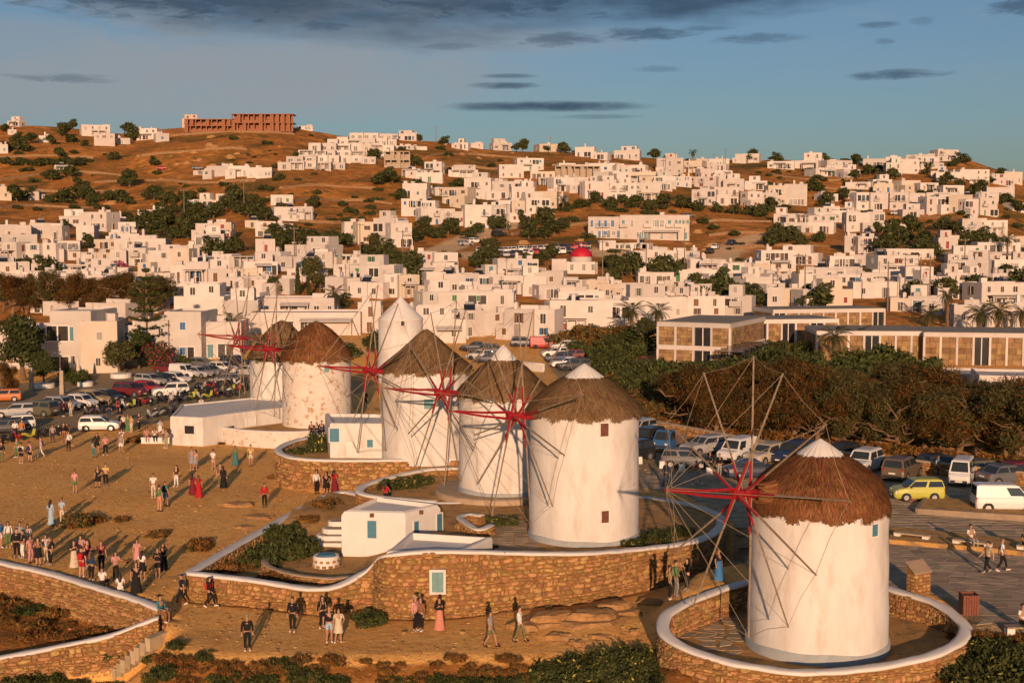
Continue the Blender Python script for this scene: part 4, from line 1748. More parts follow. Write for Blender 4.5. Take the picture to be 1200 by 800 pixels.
def put_windows(root, rnd, w, h, st, y, kind, x0=0.0, n=None, side=None, d=0, dens=1.0, tall=.3, hh=None, balc=None):
    """rows of windows on the front (or a side) of a block"""
    cnt = 0
    sh = h / st
    span = w if side is None else d
    n = n if n is not None else max(1, int(span / 2.7 * dens))
    xs = [(-span / 2 + span * (i + .5) / n) for i in range(n)]
    for s in range(st):
        for i, x in enumerate(xs):
            if rnd.random() < .24 and n > 1:
                continue
            door = rnd.random() < tall
            ww = rnd.uniform(.55, .9)
            wh = min(sh * .66, 1.9 if door else 1.05)
            z = s * sh + (.12 if door else .85 * sh / 3.0)
            me = WIN[kind][rnd.choice((0, 1, 1, 1, 2, 2, 2))] if kind != 'plain' else WIN['grey'][2]
            xj = x + rnd.uniform(-.2, .2)
            if side is None:
                o = link('window', me, root, (x0 + xj, y, z), scale=(ww, 1, wh))
            elif side > 0:
                o = link('window', me, root, (x0 + w / 2, y + d / 2 + xj, z), rot=(0, 0, math.pi / 2), scale=(ww, 1, wh))
            else:
                o = link('window', me, root, (x0 - w / 2, y + d / 2 - xj, z), rot=(0, 0, -math.pi / 2), scale=(ww, 1, wh))
            cnt += 1
            if balc is not None and side is None and s > 0 and rnd.random() < .5:
                link('balcony', balc, root, (x0 + xj, y, s * sh + .12), scale=(2.1, .9, 1))
    return cnt


def town_house(x0, y0, x1, y1, st=None, win=None, mat='plaster_white', yaw=None, seed=None, depth=None, up=None, extras=True, wing=None, loc=None, dens=1.0,
               balc=None, tall=.3, lab=None, perg=False, name='town_house', solar=None):
    rnd = random.Random(seed if seed is not None else int(x0 * 131 + y0 * 17 + x1 * 3))
    p = loc if loc is not None else hit((x0 + x1) / 2, y1)
    k = proj(p)[2] / F
    W = (x1 - x0) * k
    Hh = (y1 - y0) * k * (.9 if lab is None else 1.0)
    st = st or max(1, int(round(Hh / 3.1)))
    D = depth or max(4.5, min(9.0, W * .7))
    yaw = math.radians(rnd.uniform(-26, 26)) if yaw is None else math.radians(yaw)
    W = max(3.0, W * 1.04)
    win = win or rnd.choice(['grey', 'brown', 'blue', 'teal', 'grey', 'brown', 'grey', 'blue', 'brown', 'green', 'red'])
    root = thing(name, None, 'house', (p.x, p.y, p.z), yaw)
    box_part('wall', root, W, D, Hh, -4.0, mat, 'town_roof')
    nw = put_windows(root, rnd, W, Hh, st, 0, win, dens=dens, balc=balc, tall=tall)
    if abs(yaw) > .02 or abs(p.x) > 8:
        side = 1 if (p.x < 0) else -1
        if yaw > .12:
            side = -1 if p.x > -60 else 1
        put_windows(root, rnd, W, Hh, st, 0, win, side=side, d=D, dens=.6)
    for _ in range(rnd.choice([0, 1, 1, 2])):
        if W > 5:
            s_ = rnd.randrange(st)
            link('glazed_door', WIN['brown'][2] if rnd.random() < .5 else WIN['grey'][2], root, (rnd.uniform(-.32, .32) * W, -.02, s_ * Hh / st + .1), scale=(rnd.uniform(1.8, 3.2), 1.1, min(2.0, Hh / st * .68)))
    feats = []
    for _ in range(rnd.choice([0, 1, 1, 2])):
        kx = rnd.choice([ROOFBOX, MAST, PARA, ROOFBOX])
        link({'ROOFBOX': 'roof_box'}.get('', kx.name.split('.')[0]), kx, root, (rnd.uniform(-.42, .42) * W, D * rnd.uniform(.15, .8), Hh - .31), rot=(0, 0, rnd.uniform(-.3, .3)))
    if W > 6 and rnd.random() < .22:
        link('awning', AWN, root, (rnd.uniform(-.2, .2) * W, 0, min(Hh, 3.0) * .8), scale=(W * rnd.uniform(.35, .6), 1, 1))
    if extras:
        up = rnd.random() < (.34 if st == 1 else .16) if up is None else up
        if up and W > 4.5:
            uw = W * rnd.uniform(.4, .75)
            ux = rnd.uniform(-1, 1) * (W - uw) / 2 * .95
            ub = box_part('upper_block', root, uw, D * .55, Hh + 1.9, Hh - .35, mat, 'town_roof', x=ux, y=D * .35)
            put_windows(root, rnd, uw, 1.9, 1, D * .35, win, x0=ux, tall=.3)
            for o in root.children:
                pass
            feats.append('a setback upper room')
            # lift the windows just made for the upper room
            n = max(1, int(uw / 2.7))
            for o in list(root.children)[-n:]:
                if o.name.startswith('window') and abs(o.location.y - D * .35) < 1e-4:
                    o.location.z += Hh
        if rnd.random() < .5:
            link('chimney', CHIM, root, (rnd.uniform(-.4, .4) * W, D * rnd.uniform(.25, .8), Hh - .3), scale=(1, 1, rnd.uniform(.8, 1.4)))
            feats.append('a chimney')
        if (solar if solar is not None else rnd.random() < .14):
            link('solar_heater', SOLAR, root, (rnd.uniform(-.3, .3) * W, D * .6, Hh - .3))
            feats.append('a roof water heater')
        wing = rnd.random() < .35 if wing is None else wing
        if wing and W > 4:
            s = rnd.choice((-1, 1))
            ww = W * rnd.uniform(.4, .7)
            wx = s * (W / 2 - ww / 2 + rnd.uniform(0, .8))
            wh = max(2.2, Hh * rnd.uniform(.4, .6))
            box_part('front_wing', root, ww, 3.0, wh, -4, mat, 'town_roof', x=wx, y=-2.6)
            put_windows(root, rnd, ww, wh, 1, -2.6, win, x0=wx)
            feats.append('a lower front wing')
        if perg or rnd.random() < .10:
            link('pergola', PERG, root, (0, 0, Hh * (st - 1) / st if st > 1 and False else 0), scale=(W * .8, 1, 1))
            feats.append('a shaded terrace')
    HOUSES.append((p.x, p.y + D / 2, max(W, D) / 2))
    if lab:
        root['label'] = lab
    else:
        colw = {'grey': 'plain windows', 'brown': 'brown shutters', 'blue': 'blue shutters', 'teal': 'teal shutters', 'green': 'green shutters', 'red': 'red shutters', 'plain': 'plain openings'}[win]
        zone = 'on the ridge' if p.y > 520 else ('on the upper hillside' if p.y > 400 else ('above the centre' if p.y > 300 else 'in the lower town'))
        cw = {'plaster_white': 'white', 'plaster_cream': 'cream', 'plaster_pink': 'pinkish'}.get(mat, 'white')
        fl = (' and ' + feats[0]) if feats else ''
        lb = '%s %s-storey house with %s %s%s %s' % (cw, NUMW[min(st, 6)], NUMW[min(nw, 12)], colw, fl, zone)
        root['label'] = lb
        root['group'] = 'houses like the ' + lb
    return root


TOWN = [
    # skyline and upper left
    (7, 141, 24, 148), (10, 151, 19, 158), (97, 145, 128, 160, 2), (111, 155, 134, 171, 2), (46, 158, 58, 167), (134, 161, 152, 169),
    (160, 149, 184, 164, 2), (183, 155, 198, 166), (0, 168, 9, 180), (65, 193, 85, 199), (214, 138, 236, 149),
    (226, 199, 243, 205), (242, 193, 268, 207), (268, 193, 292, 207), (290, 195, 318, 208), (0, 217, 13, 235), (34, 227, 56, 233), (225, 230, 271, 244), (162, 244, 191, 261),
    (230, 258, 271, 282, 2), (287, 257, 303, 267), (321, 144, 334, 151), (348, 146, 366, 151),
    # left town
    (0, 261, 36, 282), (36, 259, 73, 281), (90, 262, 110, 282), (110, 279, 140, 292), (139, 272, 177, 290), (0, 280, 48, 307, 2), (48, 279, 93, 306, 2),
    (95, 291, 130, 313, 2), (130, 288, 172, 312, 2), (172, 288, 222, 318, 2), (0, 305, 34, 322), (34, 307, 62, 324), (62, 307, 104, 326), (104, 312, 150, 330),
    (221, 285, 243, 302), (248, 296, 300, 314), (222, 303, 262, 322), (0, 316, 45, 342, 2), (45, 314, 92, 340, 2), (92, 318, 138, 340, 2), (150, 316, 200, 332),
    (200, 305, 245, 330), (245, 313, 300, 332), (262, 322, 310, 340),
    # centre
    (318, 227, 343, 240), (322, 240, 366, 259, 2), (300, 257, 343, 277, 2), (300, 278, 322, 297), (404, 257, 440, 286, 2), (436, 252, 468, 288, 2), (458, 258, 483, 290, 2),
    (472, 213, 500, 231), (488, 201, 518, 214), (470, 230, 510, 254, 2), (517, 217, 549, 241, 2), (544, 206, 575, 233, 2), (572, 210, 603, 233, 2), (493, 241, 533, 264, 2), (520, 246, 548, 264),
    (545, 237, 598, 267, 2), (482, 292, 537, 320, 2), (300, 293, 330, 312), (322, 298, 362, 318), (369, 293, 420, 313, 2), (397, 311, 448, 322), (338, 312, 372, 330),
    (300, 322, 340, 345), (380, 322, 420, 347), (410, 328, 450, 350), (450, 318, 492, 348, 2), (440, 315, 470, 330), (500, 316, 545, 345), (495, 338, 560, 372, 2), (560, 336, 600, 368),
    (540, 318, 590, 338), (536, 360, 600, 394, 2), (590, 320, 640, 345), (420, 350, 446, 390),
    (464, 155, 488, 163), (464, 170, 500, 176), (514, 163, 523, 169), (532, 164, 566, 174), (578, 165, 600, 175),
    # centre right
    (632, 167, 664, 177), (674, 171, 696, 184), (692, 178, 712, 187), (720, 175, 749, 187), (655, 190, 690, 201), (690, 190, 722, 202), (722, 190, 756, 204), (770, 183, 800, 205, 2), (800, 187, 822, 203),
    (815, 185, 854, 197), (862, 179, 889, 191), (820, 196, 858, 210), (600, 211, 625, 224), (622, 200, 650, 210), (648, 206, 690, 224), (600, 216, 626, 246, 2), (622, 222, 652, 244, 2), (600, 233, 615, 256),
    (685, 208, 722, 232, 2), (715, 212, 773, 234, 2), (767, 203, 810, 220, 2), (806, 203, 860, 221, 2), (811, 217, 866, 241, 2), (875, 222, 911, 244, 2), (848, 208, 898, 222), (695, 200, 735, 213), (735, 200, 768, 214),
    (738, 290, 782, 316, 2), (780, 289, 820, 314, 2), (820, 303, 862, 322), (858, 305, 902, 324),
    (705, 281, 760, 292), (611, 315, 660, 336), (660, 326, 715, 345), (700, 330, 760, 352), (645, 350, 740, 392, 2), (590, 358, 650, 396, 2),
    (757, 344, 806, 376), (806, 344, 880, 372, 2), (767, 331, 808, 346), (808, 331, 834, 346), (830, 318, 880, 336), (872, 322, 905, 345),
    # right
    (900, 188, 930, 198), (928, 187, 958, 198), (968, 187, 1000, 196), (954, 197, 1010, 208), (1012, 185, 1038, 196), (1038, 182, 1076, 203, 2), (1063, 180, 1094, 192), (1098, 174, 1124, 189), (1098, 197, 1160, 213),
    (900, 213, 945, 242, 2), (1003, 223, 1045, 246, 2), (1043, 222, 1086, 246, 2), (1025, 214, 1046, 226), (1055, 210, 1100, 224), (1085, 226, 1138, 251, 2), (1130, 228, 1171, 254, 2), (1157, 218, 1188, 232), (1105, 216, 1130, 228),
    (907, 249, 956, 263), (965, 240, 1000, 254), (918, 259, 976, 273), (992, 245, 1036, 271, 2), (1035, 262, 1064, 270), (990, 274, 1030, 297, 2), (973, 297, 1018, 314), (1034, 299, 1066, 316),
    (1128, 254, 1179, 277, 2), (1100, 277, 1122, 292), (1167, 271, 1215, 299, 2), (1115, 304, 1160, 320), (1155, 302, 1205, 320), (1172, 200, 1200, 214), (1185, 236, 1215, 250),
    (900, 318, 945, 336), (900, 333, 940, 360), (936, 318, 985, 345), (940, 335, 1000, 362), (982, 316, 1042, 336), (1000, 328, 1050, 350), (1046, 326, 1100, 348), (1044, 345, 1102, 366),
    (1118, 354, 1165, 384), (1160, 352, 1215, 382), (1110, 318, 1160, 336), (1160, 318, 1215, 336), (1100, 330, 1150, 350),
]
SPLIT = []
rq = random.Random(17)
for q in TOWN:
    w = q[2] - q[0]
    if w > 33:
        t = q[0] + w * rq.uniform(.38, .62)
        d1, d2 = rq.uniform(-2, 3.5), rq.uniform(-2, 3.5)
        b1, b2 = rq.uniform(-1.5, 1), rq.uniform(-1.5, 1)
        SPLIT.append((q[0], q[1] + max(d1, 0), t + 1, q[3] + b1) + q[4:])
        SPLIT.append((t - 1, q[1] + max(d2, 0), q[2], q[3] + b2) + q[4:])
    else:
        SPLIT.append(q)
for q in SPLIT:
    st = q[4] if len(q) > 4 else None
    yaw = None
    rr = random.Random(q[0] * 7 + q[1])
    mat = 'plaster_white' if rr.random() < .86 else 'plaster_cream'
    bl = rr.choice([None, None, BALC_WHITE, BALC_DARK, BALC_BLUE]) if q[1] < 345 else None
    town_house(*q[:4], st=st, mat=mat, balc=bl)

# buildings with a look of their own -------------------------------------------------
# nearest row across the car park
town_house(60, 364, 108, 436, st=2, win='teal', mat='plaster_white', yaw=-6, seed=5, extras=False, lab='tall white house with a bare upper wall behind the trees at the car park', depth=9, dens=.6)
town_house(97, 376, 137, 437, st=2, win='grey', mat='plaster_cream', yaw=6, seed=8, extras=False, lab='cream two-storey house with outside stair at the car park', depth=9, dens=.8)
town_house(137, 381, 162, 428, st=2, win='blue', yaw=4, seed=9, extras=False, lab='narrow white house between the cream house and the tall araucaria', depth=8)
town_house(160, 375, 197, 425, st=2, win='blue', yaw=0, seed=12, extras=False, lab='white house with bright blue shutters behind the araucaria', depth=8, dens=1.3)
town_house(194, 365, 236, 424, st=2, win='blue', yaw=-4, seed=14, extras=False, lab='tall white house with one blue shutter and blue stair rail', depth=8, dens=.7)
town_house(234, 377, 282, 420, st=1, win='teal', yaw=3, seed=15, extras=False, lab='low white house with teal doors behind the red sails', depth=8)
town_house(0, 383, 62, 432, st=2, win='brown', yaw=5, seed=16, lab='white house half hidden by the big tree at the car park', depth=9)
town_house(205, 347, 262, 378, st=1, win='grey', yaw=-3, seed=17, lab='white flat roofed shop row above the blue shuttered houses')
town_house(262, 352, 302, 385, st=1, win='blue', yaw=3, seed=18, lab='white block with two blue windows above the red sails')
town_house(176, 331, 206, 348, st=1, win='grey', mat='plaster_pink', yaw=0, seed=20, lab='pinkish low house beside the white restaurant')
town_house(192, 332, 254, 352, st=1, win='grey', yaw=-2, seed=21, dens=1.5, tall=.9, perg=True, lab='white restaurant with wide windows and a shaded terrace')
r = town_house(300, 349, 390, 372, st=1, win='brown', yaw=0, seed=22, dens=1.4, tall=1.0, extras=False, lab='white restaurant with a row of wide red brown window frames')
town_house(296, 366, 420, 392, st=1, win='plain', yaw=1, seed=23, extras=False, dens=.25, lab='long white wall building below the red brown window row')
town_house(495, 342, 600, 372, st=2, win='green', yaw=-3, seed=24, dens=.7, lab='long white house with green shutters behind the mill tower')
town_house(646, 352, 740, 392, st=2, win='red', yaw=-2, seed=25, dens=.8, lab='white house with dark red shutters above the street')
town_house(737, 348, 792, 392, st=1, win='grey', yaw=8, seed=26, lab='white house behind the palms beside the stone hotel')
town_house(486, 374, 545, 402, st=1, win='brown', yaw=4, seed=27, lab='low white shop with brown shutters right behind the mill tower', depth=7)
town_house(440, 392, 470, 418, st=1, win='teal', yaw=-4, seed=28, lab='small white house with teal shutters left of the mill tower', depth=6)
# hotel with blue balconies
town_house(690, 254, 730, 279, st=2, win='blue', yaw=-3, seed=30, balc=BALC_BLUE, extras=False, dens=1.6, tall=.9, lab='white hotel wing with a continuous blue balcony row')
town_house(728, 252, 806, 281, st=2, win='teal', yaw=-3, seed=31, balc=BALC_WHITE, dens=1.4, tall=.8, lab='white hotel main block with arched top and chimney beside the blue balcony wing')
# terraced hotel on the brown hill


def terraced_hotel():
    p0 = hit(396, 199)
    root = thing('terraced_hotel', 'large white hotel stepping up the brown hill in many small terraces', 'hotel', p0)
    rnd = random.Random(12)
    rows = [(326, 404, 199, 8.5), (336, 440, 192, 9), (350, 456, 185, 9), (362, 466, 178, 9), (384, 468, 172, 10), (410, 466, 165, 9)]
    for ri, (xa, xb, yb, hp) in enumerate(rows):
        x = xa
        while x < xb - 5:
            wpx = rnd.uniform(10, 19)
            x2 = min(x + wpx, xb)
            p = hit((x + x2) / 2, yb + rnd.uniform(-.8, .8))
            k = proj(p)[2] / F
            W, Hh = (x2 - x) * k + .3, (hp + rnd.uniform(-1.5, 2.0)) * k
            lx, ly, lz = p.x - p0.x, p.y - p0.y, p.z - p0.z
            blk = box_part('hotel_unit', root, W, 5.0, Hh + lz, lz - 4, 'plaster_white', 'town_roof', x=lx, y=ly)
            for i in range(max(1, int(W / 2.6))):
                wx = lx - W / 2 + W * (i + .5) / max(1, int(W / 2.6))
                link('window', WIN[rnd.choice(['grey', 'grey', 'brown'])][2], blk, (wx, ly, lz + .25), scale=(rnd.uniform(.9, 1.7), 1, min(1.9, Hh * .6)))
            if rnd.random() < .6:
                link('balcony', BALC_WHITE, blk, (lx, ly, lz + .15), scale=(W * .9, 1.2, .8))
            if rnd.random() < .3:
                link('pergola', PERG, blk, (lx, ly, lz), scale=(W * .8, .8, .95))
            x = x2
    HOUSES.append((p0.x + 4, p0.y + 15, 18))


terraced_hotel()


def frame_building(x0, y0, x1, y1, st, lab, slab, infill, bays, yaw=0):
    """unfinished building: slabs and columns with open bays, some bricked up"""
    p = hit((x0 + x1) / 2, y1)
    k = proj(p)[2] / F
    W, Hh, D = (x1 - x0) * k, (y1 - y0) * k, 9.0
    root = thing('unfinished_building', lab, 'building', p, math.radians(yaw))
    sh = Hh / st
    m = MB()
    m.box(-W / 2, .6, -3, W / 2, D, .1)
    m.build('plinth', MATS[slab], root)
    rnd = random.Random(int(x0))
    for s in range(st + 1):
        m = MB()
        m.box(-W / 2 - .2, -.2, s * sh - .15 + (.0 if s else .1), W / 2 + .2, D, s * sh + .15)
        m.build('floor_slab', MATS[slab], root)
    for s in range(st):
        for i in range(bays + 1):
            x = -W / 2 + W * i / bays
            m = MB()
            m.box(x - .22, 0, s * sh + .15, x + .22, .45, (s + 1) * sh - .15)
            m.build('column', MATS[slab], root)
        m = MB()
        m.box(-W / 2 + .3, 3.0, s * sh + .15, W / 2 - .3, 3.2, (s + 1) * sh - .15)
        m.build('inner_wall', MATS[infill], root)
        for i in range(bays):
            a, b = -W / 2 + W * i / bays + .24, -W / 2 + W * (i + 1) / bays - .24
            m = MB()
            if rnd.random() < .55:
                m.box(a, .12, s * sh + .15, b, .35, s * sh + 1.1)
            else:
                m.box(a, .12, s * sh + .15, a + (b - a) * .55, .35, (s + 1) * sh - .15)
            m.build('infill_wall', MATS[infill], root)
    HOUSES.append((p.x, p.y + 4, W / 2))


frame_building(217, 140, 273, 155, 2, 'unfinished red brick building, lower left wing on the bare hilltop', 'raw_brick', 'raw_brick', 9)
frame_building(272, 134, 343, 154, 2, 'unfinished red brick building, higher right wing on the bare hilltop', 'raw_brick', 'raw_brick', 11)
frame_building(451, 178, 480, 197, 2, 'small unfinished concrete frame below the terraced hotel', 'raw_concrete', 'raw_concrete', 4)
frame_building(651, 195, 703, 210, 1, 'long unfinished concrete frame among the ridge houses', 'raw_concrete', 'raw_concrete', 7)


def church():
    p = hit(682, 321)
    k = proj(p)[2] / F
    root = thing('domed_church', 'small white church with a dark red dome', 'church', p)
    W, Hh = 36 * k, 14 * k
    box_part('wall', root, W, 7, Hh, -3, 'plaster_white', 'town_roof')
    m = MB()
    r = 12.5 * k
    m.lathe([(r, Hh - .4), (r, Hh + 1.1)], 24, cx=0, cy=3.5)
    m.build('drum', MATS['plaster_white'], root, smooth=False)
    m = MB()
    m.lathe([(r * 1.06 * math.cos(a), Hh + 1.1 + r * .92 * math.sin(a)) for a in [i * math.pi / 2 / 8 for i in range(9)][:-1]] + [(.05, Hh + 1.1 + r * .92)], 24, cx=0, cy=3.5)
    m.build('dome', MATS['red_dome'], root, smooth=True)
    m = MB()
    m.box(-.05, 3.45, Hh + 1 + r * .9, .05, 3.55, Hh + 1 + r * .9 + 1.0)
    m.box(-.3, 3.45, Hh + 1 + r * .9 + .55, .3, 3.55, Hh + 1 + r * .9 + .68)
    m.build('cross', MATS['whitewash_clean'], root)
    m = MB()
    m.box(-W / 2 - 3.2, .5, -3, -W / 2 - .01, 5.5, Hh * 1.25)
    m.build('side_block', MATS['plaster_white'], root)
    for x in (-2.2, .4, 2.4):
        link('window', WIN['brown'][2], root, (x, 0, .8), scale=(.7, 1, 1.3))


church()
_q = hit(682, 321)
HOUSES.append((_q.x, _q.y + 2, 7.0))
HOUSES.append((_q.x, _q.y - 7, 5.0))


def stone_hotel(name, lab, x0, y0, x1, y1, yaw, D, bays, st=2, end='left'):
    """modern hotel block: white bands and piers, rubble stone panels, dark recessed openings, flat screed roof"""
    p = hit((x0 + x1) / 2, y1)
    k = proj(p)[2] / F
    W, Hh = (x1 - x0) * k, (y1 - y0) * k
    root = thing(name, lab, 'hotel', p, math.radians(yaw))
    sh = Hh / st
    m = MB()
    m.box(-W / 2 + .3, .35, -3, W / 2 - .3, D - .3, Hh - .4)
    m.build('wall_core', MATS['mortar'], root)
    for s in range(st):
        m = MB()
        m.box(-W / 2 - .1, -.05, (s + 1) * sh - .62, W / 2 + .1, D, (s + 1) * sh)
        m.build('white_band', MATS['plaster_white'], root)
    m = MB()
    m.box(-W / 2 + .1, .2, Hh + .004, W / 2 - .1, D - .2, Hh + .06)
    m.build('roof', MATS['hotel_roof'], root)
    rnd = random.Random(int(x0))
    bw = W / bays
    for s in range(st):
        for i in range(bays):
            a = -W / 2 + i * bw
            m = MB()
            m.box(a - .15, -.02, s * sh - (3 if s == 0 else 0), a + .15, .5, (s + 1) * sh - .62)
            m.build('pier', MATS['plaster_white'], root)
            if rnd.random() < .68:
                m = MB()
                nn = 5
                hh = (sh - .62) / nn
                for r in range(nn):
                    xx = a + .15
                    while xx < a + bw - .16:
                        w = min(rnd.uniform(.5, 1.2), a + bw - .15 - xx)
                        m.box(xx + .02, .08 + rnd.uniform(0, .05), s * sh + r * hh + .02, xx + w - .02, .5, s * sh + (r + 1) * hh - .01)
                        xx += w
                o = m.build('stone_panel', MATS['facade_stone'], root)
            else:
                m = MB()
                m.box(a + .15, .30, s * sh, a + bw - .15, .34, (s + 1) * sh - .62)
                pn = m.build('glazing', MATS['dark_glass'], root)
                for x in (a + bw * .5,):
                    m = MB()
                    m.box(x - .06, .22, s * sh, x + .06, .3, (s + 1) * sh - .62)
                    m.build('mullion', MATS['whitewash_clean'], pn)
        m = MB()
        m.box(W / 2 - .15, -.02, s * sh - (3 if s == 0 else 0), W / 2 + .15, .5, (s + 1) * sh - .62)
        m.build('pier', MATS['plaster_white'], root)
        for sx in (-1, 1):
            # stone end walls
            m = MB()
            nn = 5
            hh = (sh - .62) / nn
            for r in range(nn):
                yy = .55
                while yy < D - .5:
                    w = min(rnd.uniform(.5, 1.2), D - .4 - yy)
                    m.box(sx * (W / 2 - .1) - .2, yy + .02, s * sh + r * hh + .02, sx * (W / 2 - .1) + .1 + rnd.uniform(0, .05), yy + w - .02, s * sh + (r + 1) * hh - .01)
                    yy += w
            m.build('stone_panel', MATS['facade_stone'], root)
    HOUSES.append((p.x, p.y + D / 2, W / 2))
    return root


pm('hotel_roof', (.24, .215, .17), (.19, .17, .135), scale=.6, rough=.95)
stone_hotel('stone_hotel', 'two-storey hotel block of brown stone panels with white bands beside the oleanders', 768, 378, 856, 432, -26, 17, 4)
stone_hotel('stone_hotel', 'long low stone hotel wing with white roof band behind the palms', 902, 362, 1042, 386, 12, 9, 9, st=1)
stone_hotel('stone_hotel', 'single storey stone hotel block with dark window gaps beside the big palm', 880, 374, 985, 402, 10, 10, 6, st=1)
stone_hotel('stone_hotel', 'long stone hotel front with wide dark openings above the tamarisks', 958, 388, 1085, 424, -4, 12, 7, st=1)
stone_hotel('stone_hotel', 'stone hotel corner with white framed balconies above the flat grey roofs', 1085, 390, 1215, 428, -10, 12, 7, st=1)
# black sun screens of the stone hotel
for i in range(5):
    p = at_d(855 + i * 7, 412 - i * 2.5, 168 + i * 4.5)
    m = MB()
    m.box(-1.7, -1.4, 0, 1.7, 1.4, .12)
    for x, y in ((-1.6, -1.3), (1.6, -1.3), (1.6, 1.3), (-1.6, 1.3)):
        m.box(x - .06, y - .06, -3.2, x + .06, y + .06, 0)
    tag(m.build('sun_screen', MATS['solar_black'], None, loc=p), 'black flat sun screen on posts at the stone hotel side', 'canopy', 'black sun screens beside the stone hotel')
town_house(1098, 438, 1160, 452, st=1, win='grey', yaw=-8, seed=61, extras=False, dens=.3, lab='low flat grey roofed service building above the tamarisks', depth=8, mat='plaster_white')
town_house(1150, 440, 1215, 465, st=1, win='grey', yaw=-12, seed=62, extras=False, dens=.3, lab='low white service block with pale roof at the tamarisk edge', depth=8)

# filler houses where the town is dense and nothing has been placed yet
FILL = [((0, 262), (110, 262), (240, 285), (300, 300), (470, 304), (500, 316), (600, 316), (720, 312), (830, 308), (1000, 305), (1200, 300), (1200, 372), (1000, 350), (880, 350), (720, 360), (480, 392), (300, 385), (0, 372)),
        ((470, 205), (600, 205), (640, 195), (760, 190), (860, 195), (900, 215), (800, 232), (650, 245), (600, 262), (480, 256)),
        ((900, 190), (1100, 190), (1180, 215), (1200, 260), (1080, 262), (990, 262), (900, 262), (930, 240), (1000, 215), (900, 205))]
rf = random.Random(77)
nfill = 0
for fi, poly in enumerate(FILL):
    xs = [p[0] for p in poly]
    ys = [p[1] for p in poly]
    tries = (250, 70, 70)[fi]
    for _ in range(tries):
        x, y = rf.uniform(min(xs), max(xs)), rf.uniform(min(ys), max(ys))
        if not in_poly(x, y, poly):
            continue
        p = hit(x, y)
        k = proj(p)[2] / F
        wm, hm = rf.uniform(6, 13), rf.choice([3.0, 3.0, 3.2, 5.4])
        if any((p.x - a) ** 2 + (p.y + 3 - b) ** 2 < (wm * .5 + r * .9) ** 2 for a, b, r in HOUSES):
            continue
        if 630 < x < 700 and y > 392:
            continue
        town_house(x - wm / k / 2, y - hm / k, x + wm / k / 2, y, loc=p, seed=int(rf.random() * 1e6))
        nfill += 1
print('houses', len(HOUSES), 'fill', nfill)
# ------------------------------------------------------------------ vegetation
pm('leaf_dark', (.040, .052, .016), (.060, .066, .020), scale=1.5, rough=.8, island=.5, spec=.15, transl=.15)
pm('leaf_olive', (.085, .082, .028), (.065, .062, .022), scale=1.2, rough=.85, island=.5, spec=.15, transl=.15)
pm('leaf_bright', (.080, .100, .022), (.060, .078, .018), scale=1.5, rough=.8, island=.5, spec=.2, transl=.2)
pm('leaf_brown', (.130, .055, .013), (.040, .024, .008), scale=.5, rough=.9, island=.55, spec=.1, transl=.15)
pm('leaf_dry', (.24, .105, .030), (.16, .07, .022), scale=1.0, rough=.95, island=.5, spec=.05, transl=.15)
pm('flower_pink', (.34, .05, .08), (.26, .035, .06), scale=3, rough=.8, island=.4)
pm('flower_yellow', (.45, .36, .06), (.38, .30, .05), scale=3, rough=.8, island=.3)
pm('bark', (.17, .11, .065), (.11, .07, .04), scale=4, rough=.95, bump=.6, bscale=12)
pm('bark_pale', (.20, .125, .07), (.14, .085, .048), scale=4, rough=.95, bump=.6, bscale=12)
pm('palm_leaf', (.075, .075, .022), (.055, .055, .018), scale=2, rough=.7, island=.4, spec=.25)
pm('palm_dry', (.20, .11, .045), (.15, .08, .03), scale=2, rough=.9, island=.4)


def leaf_cloud(lobes, n, size, seed, mats, extra=0.0, flat=.0, up=.25, shell=.55):
    """many small leaf faces through the volume of several lobes: lobes are (x, y, z, rx, ry, rz)"""
    rng = np.random.default_rng(seed)
    Lb = np.array(lobes, dtype=float)
    wt = (Lb[:, 3] * Lb[:, 4] + Lb[:, 3] * Lb[:, 5] + Lb[:, 4] * Lb[:, 5])
    pick = rng.choice(len(Lb), n, p=wt / wt.sum())
    d = rng.normal(size=(n, 3))
    d /= np.linalg.norm(d, axis=1)[:, None]
    rad = (shell + (1 - shell) * rng.random(n)) ** 1.0 * (1 + .16 * np.sin(d[:, 0] * 9 + pick) * np.sin(d[:, 2] * 8 + pick * 2))
    c = Lb[pick, :3] + d * Lb[pick, 3:] * rad[:, None]
    nor = d * .75 + rng.normal(size=(n, 3)) * .62
    nor[:, 2] += up
    nor /= np.linalg.norm(nor, axis=1)[:, None]
    a = np.cross(nor, rng.normal(size=(n, 3)))
    a /= np.linalg.norm(a, axis=1)[:, None] + 1e-9
    b = np.cross(nor, a)
    s = size * rng.uniform(.6, 1.4, n)[:, None]
    l = 1.0 + flat
    V = np.stack([c - a * s * l, c - b * s * .5 + a * s * .1, c + a * s * l, c + b * s * .5 + a * s * .1], 1)
    mi = (rng.random(n) < extra).astype(np.int32) if extra else None
    return V.reshape(-1, 3), np.arange(n * 4).reshape(n, 4), mi


